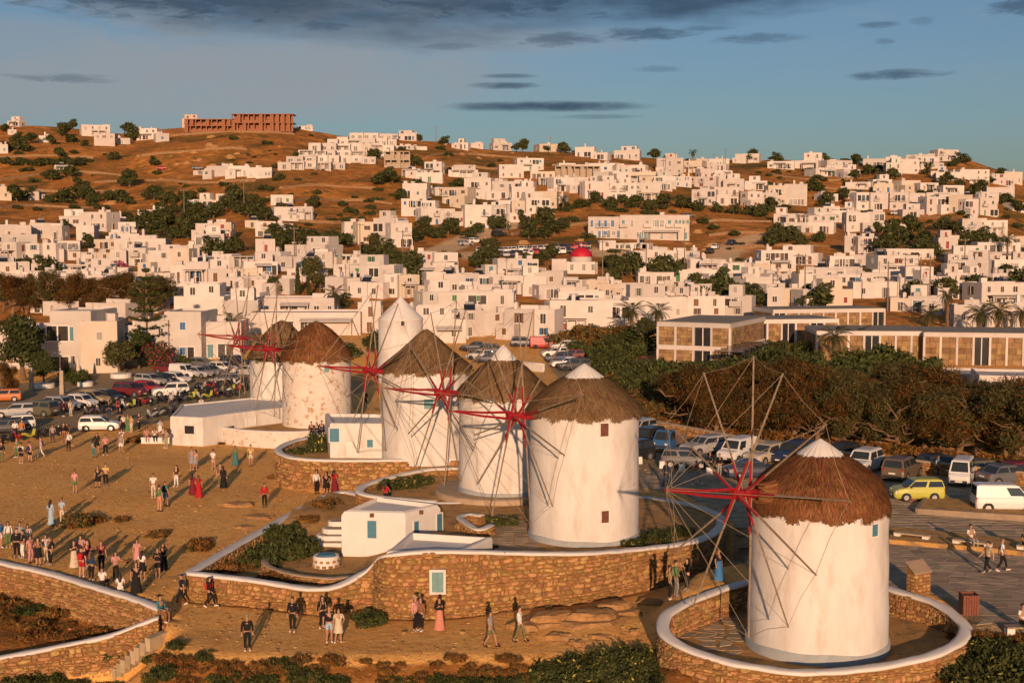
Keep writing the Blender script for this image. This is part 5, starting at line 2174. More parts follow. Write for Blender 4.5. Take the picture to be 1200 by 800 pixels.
def branch_mesh(name, h, r, seed, spread, n=5, mat='bark', lean=.15, gnarl=.3, start=.35):
    rnd = random.Random(seed)
    m = MB()
    top = Vector((rnd.uniform(-lean, lean) * h, rnd.uniform(-lean, lean) * h, h * .75))
    mid = top * .5 + Vector((rnd.uniform(-.1, .1), rnd.uniform(-.1, .1), 0)) * h * .5
    m.tube([(0, 0, -.4), (0, 0, .05), mid, top], [r * 1.25, r * 1.05, r * .8, r * .4], 7)
    for i in range(n):
        t = rnd.uniform(start, .95)
        p = Vector((0, 0, 0)).lerp(mid, t * 2) if t < .5 else mid.lerp(top, t * 2 - 1)
        a = rnd.uniform(0, 2 * math.pi)
        L = spread * rnd.uniform(.6, 1.0)
        e = p + Vector((math.cos(a) * L, math.sin(a) * L, h * rnd.uniform(.1, .35)))
        pts = [p]
        for s_ in (.2, .4, .6, .8):
            pts.append(p.lerp(e, s_) + Vector((rnd.uniform(-1, 1), rnd.uniform(-1, 1), rnd.uniform(-.6, .9))) * gnarl * L * .42)
        pts.append(e)
        m.tube(pts, [r * .5, r * .42, r * .34, r * .26, r * .18, r * .08], 5)
        if gnarl > .4:
            b2 = pts[3] + Vector((rnd.uniform(-1, 1), rnd.uniform(-1, 1), rnd.uniform(-.1, .8))) * L * .5
            m.tube([pts[3], pts[3].lerp(b2, .5) + Vector((0, 0, .12 * L)), b2], [r * .25, r * .17, r * .06], 4)
    return m.mesh(name, [MATS[mat]])


TREE = {}


def tree_proto(key, lobes, n, size, mats, trunk=None, seed=1, extra=0.0, flat=.3, **kw):
    V, Fc, mi = leaf_cloud(lobes, n, size, seed, mats, extra, flat, **kw)
    TREE[key] = (np_mesh('crown', V, Fc, [MATS[x] for x in mats], mi=mi), branch_mesh('trunk', *trunk) if trunk else None)


def rnd_lobes(seed, n, R, z0, z1, r):
    rr = random.Random(seed)
    out = [(0, 0, (z0 + z1) / 2, R * .55, R * .55, (z1 - z0) * .42)]
    for i in range(n):
        a = rr.uniform(0, 2 * math.pi)
        q = math.sqrt(rr.random()) * R * .75
        k = rr.uniform(.7, 1.25) * r
        z = rr.uniform(z0 + k * .6, max(z0 + k * .7, z1 - k * .7))
        out.append((q * math.cos(a), q * math.sin(a), z, k, k, k * .8))
    return out


for i in range(3):
    tree_proto('broad%d' % i, rnd_lobes(10 + i, 12, 2.8, 1.6, 6.2, 1.15), 4200, .17, ['leaf_dark'], (5.2, .22, 10 + i, 2.0), seed=10 + i)
    tree_proto('olive%d' % i, rnd_lobes(20 + i, 10, 2.3, 1.2, 4.0, .9), 3200, .13, ['leaf_olive'], (3.4, .16, 20 + i, 1.6), seed=20 + i)
    tree_proto('tam%d' % i, rnd_lobes(30 + i, 14, 3.1, .9, 5.4, 1.1), 10500, .062, (['leaf_brown', 'leaf_olive'] if i < 2 else ['leaf_olive', 'leaf_brown']), (4.6, .20, 30 + i, 2.9, 9, 'bark_pale', .25, .5, .05), seed=30 + i, extra=.26, flat=1.9, shell=.35)
    tree_proto('bush%d' % i, rnd_lobes(40 + i, 8, 1.5, 0, 1.8, .65), 1900, .11, ['leaf_dark', 'leaf_bright'], None, seed=40 + i, extra=.25)
    tree_proto('scrub%d' % i, rnd_lobes(50 + i, 8, 1.6, 0, 1.5, .6), 1700, .11, ['leaf_olive', 'leaf_dry'], None, seed=50 + i, extra=.35, flat=.8)
    tree_proto('far%d' % i, rnd_lobes(60 + i, 9, 2.6, .4, 4.6, 1.15), 900, .34, ['leaf_dark', 'leaf_olive'], (3.0, .2, 60 + i, 1.5), seed=60 + i, extra=.3)
    tree_proto('farbush%d' % i, rnd_lobes(70 + i, 6, 1.8, -.2, 1.6, .8), 420, .30, ['leaf_dark', 'leaf_olive'], None, seed=70 + i, extra=.35)
    tree_proto('oleander%d' % i, rnd_lobes(80 + i, 9, 1.7, 0, 2.6, .8), 2900, .11, ['leaf_dark', 'flower_pink'], None, seed=80 + i, extra=.30)
    tree_proto('dry%d' % i, rnd_lobes(90 + i, 14, 1.25, -.1, .5, .26), 1300, .07, ['leaf_dry', 'leaf_olive'], None, seed=90 + i, extra=.3, flat=1.5)
    tree_proto('mat%d' % i, rnd_lobes(100 + i, 14, 1.7, -.1, .55, .42), 2600, .075, ['leaf_dark', 'leaf_bright'], None, seed=100 + i, extra=.25)
    tree_proto('mat_f%d' % i, rnd_lobes(110 + i, 14, 1.7, -.1, .6, .42), 2800, .07, ['leaf_dark', 'flower_yellow'], None, seed=110 + i, extra=.03)


def cypress_lobes(h):
    return [(0, 0, h * (.1 + .16 * i), .75 - .09 * i if i else .6, .75 - .09 * i if i else .6, h * .13) for i in range(6)]


tree_proto('cypress0', cypress_lobes(6.5), 1500, .15, ['leaf_dark'], (5, .15, 3, .2), seed=7)

GREEN_N = {}


def plant(kind, px=None, py=None, s=1.0, label=None, cat='bush', name=None, group=None, loc=None, sz=None, var=None, rs=None):
    p = loc if loc is not None else hit(px, py)
    r = random.Random(int(p.x * 37 + p.y * 11) if rs is None else rs)
    v = r.randrange(3) if var is None else var
    key = kind + str(v)
    if key not in TREE:
        key = kind + '0'
    cr, tr = TREE[key]
    rz = r.uniform(0, 6.28)
    sx = s * r.uniform(.9, 1.12)
    sc = (sx, sx * r.uniform(.9, 1.1), (sz or s) * r.uniform(.9, 1.1))
    name = name or {'bush': 'bush', 'tree': 'tree'}.get(cat, 'bush')
    if tr is None:
        o = link(name, cr, None, (p.x, p.y, p.z - .05), rotz=rz, scale=sc)
        tag(o, label, cat, group)
        return o
    o = thing(name, label, cat, (p.x, p.y, p.z - .05), rz, group)
    o.scale = sc
    link('crown', cr, o)
    link('trunk', tr, o)
    return o


# palms ------------------------------------------------------------------
def frond(L, droop, seed, mat):
    rnd = random.Random(seed)
    m = MB()
    pts = []
    for i in range(9):
        t = i / 8
        pts.append(Vector((L * t * (1 - .15 * t), 0, L * (.55 * t - droop * t * t))))
    for a, b in zip(pts[:-1], pts[1:]):
        m.poly([a + Vector((0, -.03, 0)), b + Vector((0, -.02, 0)), b + Vector((0, .02, 0)), a + Vector((0, .03, 0))])
    for i in range(1, 9):
        for q in (0, .5):
            t = (i - q) / 8
            k = min(7, int(t * 8))
            p = pts[k].lerp(pts[k + 1], t * 8 - k)
            ln = L * .30 * math.sin(math.pi * min(.97, t * .85 + .14))
            for s in (-1, 1):
                e = p + Vector((ln * .55, s * ln * .75, -ln * .35 + rnd.uniform(-.05, .05)))
                m.poly([p + Vector((-.05, 0, 0)), p + Vector((.07, 0, 0)), e])
    return m.mesh('frond', [MATS[mat]])


FROND = [frond(2.4, .55, 1, 'palm_leaf'), frond(2.2, .8, 2, 'palm_leaf'), frond(2.0, 1.15, 3, 'palm_leaf'), frond(1.7, 1.5, 4, 'palm_dry')]


def palm(px, py, h, label, s=1.0, n=26, loc=None, r=.22):
    p = loc or hit(px, py)
    rnd = random.Random(int(px * 3 + py))
    t = thing('palm_tree', label, 'palm', (p.x, p.y, p.z - .05))
    m = MB()
    k = 14
    m.tube([(0.04 * math.sin(i), 0, -.3 + (h + .3) * i / k) for i in range(k + 1)], [r * (1.25 - .35 * i / k) * (1.06 if i % 2 else .94) for i in range(k + 1)], 9)
    m.build('trunk', MATS['bark'], t)
    for i in range(n):
        q = i / n
        el = 1.15 - 1.9 * q
        me = FROND[3] if q > .85 else FROND[min(2, int(q * 3.2))]
        link('frond', me, t, (0, 0, h - .1), rot=(0, -el + .5, i * 2.4 + rnd.uniform(-.2, .2)), scale=(s * rnd.uniform(.85, 1.1),) * 3)


# araucaria at the car park
def araucaria(px, py, ytop, label):
    p = hit(px, py)
    h = (py - ytop) / F * proj(p)[2]
    t = thing('araucaria_tree', label, 'tree', (p.x, p.y, p.z - .05))
    m = MB()
    m.tube([(0, 0, -.3), (0, 0, h * .5), (0, 0, h)], [.22, .15, .04], 8)
    m.build('trunk', MATS['bark'], t)
    rng = random.Random(5)
    for i in range(11):
        q = i / 10
        z = h * (.12 + .84 * q)
        R = 3.3 * (1 - q) ** .75 + .35
        m = MB()
        nb = 7
        lo = []
        for b in range(nb):
            a = 2 * math.pi * (b + .3 * (i % 3)) / nb
            e = Vector((math.cos(a) * R, math.sin(a) * R, .25 + .1 * R))
            lo.append((a, e))
        V, Fc, _ = leaf_cloud([(e.x * f, e.y * f, z - .12 + e.z * f * f, .45 * (1 - .3 * f), .45 * (1 - .3 * f), .13) for a, e in lo for f in (.3, .55, .8, 1.0)], 900, .10, i, None, flat=.6)
        link('branch_tier', np_mesh('branch_tier', V, Fc, [MATS['leaf_dark']]), t)


araucaria(173, 425, 312, 'tall araucaria with flat separate branch tiers at the car park')
araucaria(755, 414, 372, 'small araucaria with level branches in front of the dark red shutters')

# trees at the left car park
plant('broad', 28, 446, 1.55, 'big dark leafy tree shading the white house at the car park', 'tree', sz=1.35, var=0)
plant('broad', 52, 452, .62, 'round clipped dark green tree in a white planter', 'tree', var=1, sz=.8)
plant('olive', 142, 440, 1.15, 'spreading olive green tree in a white planter before the cream house', 'tree', var=0, sz=1.1)
plant('tam', 8, 468, .55, 'small rusty tamarisk tree at the edge of the parking', 'tree', var=1, sz=.9)
plant('broad', 163, 432, .9, 'dark bushy tree under the tall araucaria', 'tree', var=2)
plant('oleander', 187, 433, 1.35, 'pink flowering oleander beside the araucaria', 'bush', name='oleander', var=0, sz=1.5)
plant('bush', 214, 431, 1.0, 'green planting by the blue stairs', 'bush')
plant('bush', 80, 446, 1.1, 'green bush by the garden umbrella', 'bush')
plant('bush', 98, 447, 1.1, 'green bush under the cream house window', 'bush')
plant('bush', 88, 452, .7, 'low green bush in the kerbed bed', 'bush')
for px, py, r in ((52, 454, 1.3), (142, 442, 1.4), (100, 452, 1.0)):
    p = hit(px, py)
    m = MB()
    m.lathe([(r, -.2), (r, .5), (r - .1, .55), (r - .25, .52), (.02, .45)], 20)
    tag(m.build('round_planter', MATS['whitewash_clean'], None, loc=p), {52: 'white round planter under the clipped dark tree', 142: 'white round planter under the spreading olive tree', 100: 'white round planter with a low green bush'}[px], 'planter')
# hedge of dark tamarisks behind the car park houses, in the lower left town
for i, x in enumerate(range(4, 190, 9)):
    p = hit(x + (i % 3) * 2, 364 + (i % 2) * 4)
    if i in (7, 14):
        continue
    plant('tam' if i % 4 else 'olive', s=(1.12 + .22 * math.sin(i * 2.1)) * (1 if i % 4 else 1.3), loc=p, label='brown green tamarisk in the long hedge behind the white houses', cat='tree', group='hedge of tamarisks behind the car park houses', rs=i, sz=1.2 + .3 * math.sin(i * 1.7))
palm(273, 408, 4.2, 'dry feathery palm behind the red sails', 1.25)
palm(392, 372, 4.4, 'drooping palm beside the row of red brown windows', 1.2, n=20)
plant('broad', 440, 422, .85, 'round green tree beside the mill tower', 'tree', var=1, sz=.75)
plant('bush', 405, 420, 1.6, 'green bush beside the peeling windmill roof', 'bush')
plant('olive', 455, 432, .8, 'small tree below the mill tower', 'tree')
plant('cypress', 349, 345, 1.0, 'slender dark cypress among the white roofs', 'tree', name='cypress')
plant('cypress', 362, 349, .7, 'small cypress beside the taller cypress', 'tree', name='cypress')
plant('olive', 366, 332, 1.3, 'round trimmed tree beside the cypresses', 'tree')
plant('olive', 375, 342, 1.1, 'low spreading tree below the cypresses', 'tree')
# middle: scrub and oleanders between the street and the stone hotel
scr = [(652, 408, 1.6, 'scrub'), (672, 405, 1.9, 'scrub'), (694, 402, 2.0, 'scrub'), (716, 404, 2.0, 'scrub'), (735, 408, 1.7, 'bush'), (700, 415, 1.8, 'scrub'), (680, 418, 1.5, 'bush'), (720, 420, 1.9, 'bush'), (742, 425, 1.8, 'bush'),
       (705, 432, 1.8, 'bush'), (725, 440, 1.7, 'bush'), (745, 446, 1.8, 'bush'), (700, 450, 1.5, 'bush'), (716, 462, 1.6, 'scrub'), (740, 462, 1.8, 'bush'), (765, 452, 1.9, 'bush'), (790, 450, 1.8, 'bush'), (730, 480, 1.7, 'scrub'), (752, 480, 1.7, 'scrub'),
       (775, 472, 1.8, 'bush'), (800, 465, 1.8, 'bush'), (825, 452, 1.9, 'bush'), (850, 448, 1.9, 'bush'), (875, 440, 1.9, 'bush'), (895, 432, 1.9, 'bush'), (915, 436, 2.0, 'bush'), (860, 462, 1.9, 'bush'), (885, 456, 1.9, 'bush'), (830, 470, 1.7, 'bush'), (812, 480, 1.6, 'scrub'),
       (845, 482, 1.7, 'scrub'), (905, 450, 1.9, 'bush'), (930, 445, 2.0, 'bush'), (950, 440, 1.9, 'bush'), (875, 475, 1.6, 'scrub'), (760, 492, 1.4, 'scrub'), (790, 490, 1.5, 'scrub'), (910, 468, 1.7, 'bush'), (940, 460, 1.9, 'bush'), (965, 452, 1.9, 'bush'), (985, 445, 1.8, 'bush'),
       (1010, 440, 2.3, 'bush'), (1035, 436, 2.3, 'bush'), (1060, 438, 2.0, 'bush'), (1085, 450, 1.8, 'bush'), (1000, 456, 1.8, 'bush'), (1040, 455, 1.8, 'bush'), (1075, 462, 1.6, 'bush'), (905, 420, 1.6, 'bush'), (935, 418, 1.6, 'bush')]
for i, (x, y, s, k) in enumerate(scr):
    wh = 'beside the street of parked cars' if x < 712 else ('below the stone hotel block' if x < 860 else ('between the hotel and the big palm' if x < 975 else 'before the long stone hotel front'))
    lb = {'bush': 'dense dark green bush ', 'scrub': 'straw green scrub bush '}[k] + wh
    plant(k, x, y, s, lb, 'bush', group='bushes alike: ' + lb)
for i, (x, y, s) in enumerate([(736, 434, .9), (752, 440, .95), (766, 444, .9), (800, 448, .95), (818, 450, .95), (908, 430, .8), (900, 420, .7)]):
    plant('oleander', x, y, s, 'pink oleander bush in the flowering hedge before the stone hotel', 'bush', name='oleander', group='pink oleanders before the stone hotel')
palm(740, 408, 5.8, 'palm with a shaggy trunk left of the stone hotel', 1.2)
palm(771, 402, 5.0, 'low wide palm at the corner of the stone hotel', 1.25)
palm(977, 432, 4.6, 'big palm with thick trunk in front of the long stone hotel', 1.35, r=.3)
palm(1003, 420, 3.2, 'short bushy palm beside the big palm', 1.3)
palm(1110, 384, 5.6, 'tall palm above the long stone hotel front', 1.1)
palm(1148, 392, 3.6, 'wide low palm behind the stone hotel roof', 1.4)
palm(1170, 390, 3.8, 'bushy palm among the roofs at the stone hotel', 1.5)
palm(1088, 382, 2.2, 'squat palm beside the tall palm', 1.4)
palm(1180, 312, 6.6, 'tall shaggy palm before the white house on the right slope', 1.2)
palm(1198, 390, 3.6, 'palm beside the bushy palm behind the roof', 1.2)
palm(812, 191, 4.6, 'lone palm on the skyline', 1.2)
palm(660, 248, 4.2, 'palm among the ridge houses', 1.2)
# tamarisk wood along the car park wall
rt = random.Random(4)
for row, (ya, yb) in enumerate(((478, 520), (490, 532), (502, 545))):
    for x in range(790 + row * 12, 1225, 24 if row == 2 else 30):
        f = (x - 750) / 450
        y = ya + (yb - ya) * f * .9 + rt.uniform(-2, 2) - 1
        if row == 0 and x < 850:
            continue
        plant('tam', x + rt.uniform(-6, 6), y, rt.uniform(.85, 1.2), 'rusty tamarisk with bare branches ' + ('deep in the wood' if row == 0 else ('in the middle of the wood' if row == 1 else 'right behind the car park wall')), 'tree', name='tamarisk_tree', group='tamarisks of row %d behind the car park wall' % (row + 1), rs=int(rt.random() * 1e6))
for x in range(760, 1200, 26):
    f = (x - 750) / 450
    plant('dry', x, 497 + 52 * f, rt.uniform(1.2, 1.9), 'dry rusty brush at the foot of the tamarisks', 'bush', group='dry brush along the car park wall', rs=x)

# yard planting
for x, y, s, l in ((318, 650, 1.25, 'big dark green bush left of the cubic house'), (345, 645, 1.25, 'dark green bush beside the garden steps'), (300, 660, .9, 'dark bush at the yard wall corner of the bed'), (335, 632, 1.0, 'dark bush behind the planting bed')):
    p = at_z(x, y, -1.0)
    plant('mat', s=s, loc=Vector((p.x, p.y, float(y2(p.x, p.y)))), label=l, sz=s * 1.45)
for x, y, s, l in ((265, 664, 1.1, 'dry rusty shrub in the corner of the long yard'), (285, 660, 1.0, 'dry shrub beside the dark bush in the long yard'), (340, 678, .7, 'low dry plants along the bed edging'), (322, 674, .8, 'low green dry plants by the bed edging'),
                   (378, 606, .9, 'green tuft on the slope behind the cubic house'), (360, 620, .8, 'dry tuft on the slope left of the cubic house'), (392, 600, .7, 'dry tuft near the back yard wall')):
    p = at_z(x, y, -1.0)
    plant('dry', s=s, loc=Vector((p.x, p.y, float(y2(p.x, p.y)))), label=l)
for x, y, z, s, l in ((590, 612, 0, .8, 'low dark plant by the hooked garden wall'), (770, 632, 0, .95, 'low dark ground cover beside the brown shuttered mill'), (795, 625, 0, .8, 'low dark ground cover at the round end of the yard'), (745, 637, 0, .6, 'small dark ground cover at the mill foot'),
                      (572, 641, 0, .45, 'small tuft of green on the annex roof edge'), (465, 570, -.05, 1.1, 'dark flowering mat in the small curved yard'), (490, 566, -.05, 1.0, 'dark mat near the round platform'), (372, 527, .75, 1.1, 'dark green bush on the rounded terrace'), (352, 530, .75, .8, 'low green mat at the terrace edge')):
    p = at_z(x, y, z)
    plant('mat_f', s=s, loc=Vector((p.x, p.y, z)), label=l, sz=s * (1.9 if 'terrace' in l and 'bush' in l else 1.0))
# foot of the yard wall
plant('mat', 433, 728, .85, 'dark leafy shrub at the foot of the tall yard wall', sz=1.0)
plant('dry', 525, 722, .8, 'dry grass tuft at the foot of the tall yard wall')
# plaza scrub
for x, y, s, k, l in ((165, 517, 1.5, 'dry', 'brown scrub mound beside the seated people'), (95, 618, 1.4, 'scrub', 'flat green and rusty scrub mound on the dirt square'), (112, 612, 1.2, 'dry', 'rusty end of the scrub mound on the dirt square'), (145, 610, .8, 'dry', 'small dry tuft on the dirt square'),
                      (183, 628, 1.0, 'dry', 'dry tuft beside the crowd on the dirt square'), (236, 642, 1.4, 'dry', 'big rusty tuft near the yard corner'), (323, 560, 1.0, 'dry', 'dry tuft below the rounded terrace'), (260, 520, .6, 'dry', 'dry tuft at the low peeling wall'), (680, 700, .9, 'dry', 'rusty tuft on the rocks below the yard wall')):
    plant(k, x, y, s * .75, l, sz=s * (.5 if k == 'scrub' else .8))
# hollow and slope in front
rg = random.Random(9)
for i in range(46):
    x, y = rg.uniform(-10, 150), rg.uniform(700, 752)
    if y > 752 - x * .05 or y < 690 + x * .1:
        continue
    p = at_z(x, y, -3.2)
    if h1(p.x, p.y) > -2.7:
        continue
    plant('dry', s=rg.uniform(.5, 1.0), loc=Vector((p.x, p.y, h1(p.x, p.y))), label='dry rusty grass tuft in the walled hollow', group='dry tufts in the walled hollow', rs=i)
for i, (x, y) in enumerate(((35, 718), (55, 712), (12, 722), (70, 708), (130, 712))):
    p = at_z(x, y, -3.2)
    if h1(p.x, p.y) > -2.7:
        continue
    plant('mat', s=.6, loc=Vector((p.x, p.y, h1(p.x, p.y))), label='low green mat in the walled hollow', group='green mats in the walled hollow', rs=i)
fr = [(205, 756, .45), (180, 770, .7), (190, 790, .7), (240, 770, .5), (330, 778, .6), (352, 792, .8), (300, 796, .8), (265, 800, .7), (385, 800, .7), (455, 800, .5), (490, 800, .6), (525, 800, .7), (560, 800, .7), (592, 800, .6),
      (655, 790, 1.1), (680, 795, 1.2), (705, 782, 1.2), (700, 800, 1.2), (730, 775, 1.2), (745, 790, 1.2), (765, 800, 1.1), (720, 798, 1.1), (760, 778, .9), (675, 778, .8), (630, 800, .8), (20, 798, .8), (45, 800, .8), (140, 768, .75), (85, 800, .6), (130, 800, .6),
      (1120, 795, 1.1), (1150, 785, 1.2), (1175, 775, 1.2), (1195, 765, 1.2), (1185, 795, 1.3), (1150, 800, 1.2), (1160, 760, .9), (1210, 785, 1.3)]
for i, (x, y, s) in enumerate(fr):
    if 1100 < x or 640 < x < 780:
        plant('mat_f', x, y, s, 'dark succulent ground cover with tiny yellow flowers', group='dark flowering ground cover on the front slope', rs=i)
    else:
        plant('mat', x, y, s, 'dark green spreading shrub on the rusty front slope', group='dark shrubs on the front slope', rs=i)
for i in range(80):
    x = rg.choice([rg.uniform(190, 620), rg.uniform(190, 620), rg.uniform(1120, 1200)])
    y = rg.uniform(772, 800) if x < 1000 else rg.uniform(745, 762)
    plant('dry', x, y, rg.uniform(.35, .7), 'dry rusty tuft on the front slope', group='dry tufts on the front slope', rs=i)

# trees and bushes over the hill
rh = random.Random(21)
HILLT = [(20, 165), (35, 168), (60, 170), (75, 160), (85, 168), (100, 172), (72, 152), (85, 152), (140, 168), (155, 166), (150, 156), (165, 158), (10, 176), (25, 178), (5, 155), (70, 185), (180, 195), (135, 188), (92, 218), (60, 212), (82, 207), (152, 220),
         (20, 236), (35, 234), (60, 238), (75, 236), (95, 234), (110, 238), (125, 236), (140, 238), (150, 240), (180, 235), (190, 238), (200, 240), (215, 235), (225, 238), (205, 250), (220, 252), (190, 250), (235, 250), (170, 262), (180, 265), (160, 270), (195, 268), (215, 268), (230, 265), (185, 280), (205, 280), (220, 280), (150, 262),
         (250, 256), (265, 246), (280, 250), (295, 240), (305, 248), (275, 238), (290, 255), (312, 258), (120, 264), (75, 268), (60, 330), (255, 303), (275, 296),
         (325, 285), (340, 290), (350, 282), (365, 292), (378, 286), (390, 292), (402, 290), (330, 296), (355, 298), (372, 300), (430, 298), (440, 288), (450, 300), (320, 280), (345, 278), (445, 308), (460, 315), (455, 330), (470, 330), (478, 325), (450, 320), (330, 250), (366, 244),
         (485, 285), (500, 278), (515, 280), (525, 275), (495, 270), (445, 217), (460, 215), (455, 212), (470, 235), (490, 225), (515, 228), (540, 228), (550, 230), (535, 240), (560, 275), (580, 270), (550, 282), (440, 186), (487, 195), (480, 190),
         (490, 160), (605, 172), (612, 174), (640, 175), (520, 170), (660, 180), (770, 184), (765, 186), (880, 190), (912, 192), (965, 193), (1005, 194),
         (610, 260), (620, 270), (640, 265), (650, 275), (660, 268), (640, 280), (620, 280), (700, 240), (715, 245), (730, 240), (745, 245), (760, 248), (780, 240), (800, 245), (820, 248), (840, 250), (860, 252), (880, 252), (895, 255), (905, 245), (680, 245),
         (720, 318), (730, 325), (715, 330), (740, 322), (615, 310), (630, 312), (645, 305), (600, 316), (580, 318), (570, 308), (560, 315), (845, 345), (860, 355), (875, 350), (885, 358), (850, 360), (780, 330), (800, 326), (825, 345),
         (920, 232), (940, 236), (950, 225), (970, 240), (985, 235), (960, 225), (1000, 210), (1020, 205), (1030, 212), (1045, 210), (1090, 198), (1085, 205), (1110, 215), (1120, 195), (1130, 192), (1140, 230), (1150, 225), (1125, 220), (1160, 215), (1170, 210), (1180, 240), (1195, 250),
         (1030, 275), (1045, 280), (1060, 285), (1070, 275), (1085, 290), (1050, 290), (1040, 298), (1075, 300), (1090, 300), (1105, 270), (1120, 275), (1135, 290), (1150, 285), (1160, 295), (910, 280), (925, 285), (940, 290), (960, 285), (905, 290), (1065, 310), (1110, 350), (1125, 345), (1140, 345), (1150, 350), (960, 365), (945, 350), (1185, 330), (1195, 345)]
def near_house(p):
    return min(((p.x - a) ** 2 + (p.y - b) ** 2) ** .5 - r for a, b, r in HOUSES)


def far_tree(p, s, i):
    zone = 'on the skyline ridge' if p.y > 520 else ('on the upper hillside' if p.y > 400 else ('above the town centre' if p.y > 300 else 'in the lower town'))
    nh = near_house(p)
    side = 'against a white house' if nh < 1.5 else ('near a white house' if nh < 6 else 'standing clear of the houses')
    sz_ = 'large' if s > 1.15 else ('small' if s < .9 else 'medium sized')
    lb = '%s dark round tree %s %s' % (sz_, side, zone)
    plant('far', s=s, loc=p, label=lb, cat='tree', name='hillside_tree', group='trees alike: ' + lb, rs=i, sz=s * rh.uniform(.75, 1.05))


for i, (x, y) in enumerate(HILLT):
    p = hit(x, y)
    s = rh.uniform(.75, 1.35)
    far_tree(p, s, i)
for i in range(110):
    poly = FILL[i % 3] if i % 2 else FILL[0]
    x, y = rh.uniform(0, 1200), rh.uniform(190, 385)
    if not in_poly(x, y, poly):
        continue
    p = hit(x, y)
    if near_house(p) < .3:
        continue
    far_tree(p, rh.uniform(.5, .95), 1000 + i)
for i in range(420):
    x = rh.uniform(0, 1200)
    y = rh.choice([rh.uniform(160, 270), rh.uniform(200, 330)])
    p = hit(x, y)
    if any((p.x - a) ** 2 + (p.y - b) ** 2 < (r + 1) ** 2 for a, b, r in HOUSES):
        continue
    s = rh.uniform(.5, 1.5)
    nh = near_house(p)
    lb = '%s low dark bush %s %s' % ('broad' if s > 1.15 else ('tiny' if s < .8 else 'round'), 'beside a house' if nh < 5 else 'on bare ground', 'high on the hill' if p.y > 430 else ('half way up the hill' if p.y > 330 else 'at the town edge'))
    plant('farbush', s=s, loc=p, label=lb, cat='bush', name='hillside_bush', group='bushes alike: ' + lb, rs=i, sz=s * .8)
# green terraces: long hedges near the upper left
for i, x in enumerate(range(2, 105, 8)):
    plant('farbush', x, 190 + (i % 3) * 2, 1.9, 'green hedge bush on the upper left terrace', group='hedge on the upper left terrace', rs=i, sz=1.2)
# bougainvillea
for x, y, s, l in ((137, 316, .9, 'purple bougainvillea over a white terrace'), (118, 315, .7, 'magenta bougainvillea beside the purple one'), (335, 250, .7, 'magenta bougainvillea between two white houses'), (5, 332, .7, 'magenta bougainvillea at the hedge end')):
    p = hit(x, y)
    V, Fc, mi = leaf_cloud([(0, 0, 1.2, 2.2, 1, 1.1), (1.5, 0, .8, 1.4, 1, .8)], 500, .22, int(x), None)
    tag(link('bougainvillea', np_mesh('bougainvillea', V * s, Fc, [MATS['bougainvillea']]), None, p), l, 'bush')

# rocks ------------------------------------------------------------------
pm('rock', (.40, .215, .08), (.30, .155, .055), scale=1.2, rough=.95, bump=.9, bscale=5, bdist=.12, c3=(.24, .15, .075), c3scale=2.5, c3lo=.5, c3hi=.7)


def rock(px, py, sx, sy, sz, label, seed, loc=None, group=None):
    """weathered layered rock: uneven slabs stepping back over each other"""
    p = loc or hit(px, py)
    r = random.Random(seed)
    m = MB()
    n = 11
    layers = max(2, int(round(sz / .30)))
    z = -.25
    ox = oy = 0.0
    for k in range(layers):
        f = 1 - .72 * k / layers
        h = (sz + .25) / layers * r.uniform(.8, 1.3)
        low, mid, top = [], [], []
        for i in range(n):
            a = 2 * math.pi * i / n + r.uniform(-.18, .18)
            q = r.uniform(.78, 1.12)
            x, y = math.cos(a) * sx * f * q, math.sin(a) * sy * f * q
            low.append((ox + x * 1.06, oy + y * 1.06, z - .1))
            mid.append((ox + x * 1.02, oy + y * 1.02, z + h * .6 + r.uniform(-.05, .05)))
            top.append((ox + x * .82, oy + y * .82, z + h + r.uniform(-.05, .05)))
        vs = low + mid + top + [(ox, oy, z + h * 1.12)]
        fs = []
        for i in range(n):
            j = (i + 1) % n
            fs += [(i, j, n + j, n + i), (n + i, n + j, 2 * n + j, 2 * n + i), (2 * n + i, 2 * n + j, 3 * n)]
        m.add(vs, fs)
        z += h * .85
        ox += sx * r.uniform(-.12, .2)
        oy += sy * r.uniform(.02, .22)
    o = m.build('rock', MATS['rock'], None, loc=(p.x, p.y, p.z - .05), rotz=r.uniform(-.3, .3))
    tag(o, label, 'rock', group)


RK = [(640, 728, 1.9, 1.0, .42), (692, 726, 2.1, 1.2, .5), (722, 716, 1.6, .9, .36), (655, 748, 1.0, .6, .3), (704, 746, 1.1, .6, .22), (622, 738, .8, .6, .3), (676, 755, .7, .5, .2), (762, 708, 1.1, .7, .28)]
for i, (x, y, a, b, c) in enumerate(RK):
    rock(x, y, a, b, c, 'large weathered rock in the outcrop below the yard wall', i, group='rocks of the outcrop below the yard wall')
rock(744, 742, .42, .32, .3, 'single small boulder on the bare earth before the outcrop', 31)
for i, (x, y, a, b, c) in enumerate(((275, 592, 2.0, 1.2, .22), (300, 606, 1.8, 1.1, .2), (285, 618, 1.3, .8, .18))):
    rock(x, y, a, b, c, 'flat bare rock hump beside the slanting yard wall', 40 + i, group='flat rock humps beside the yard wall')
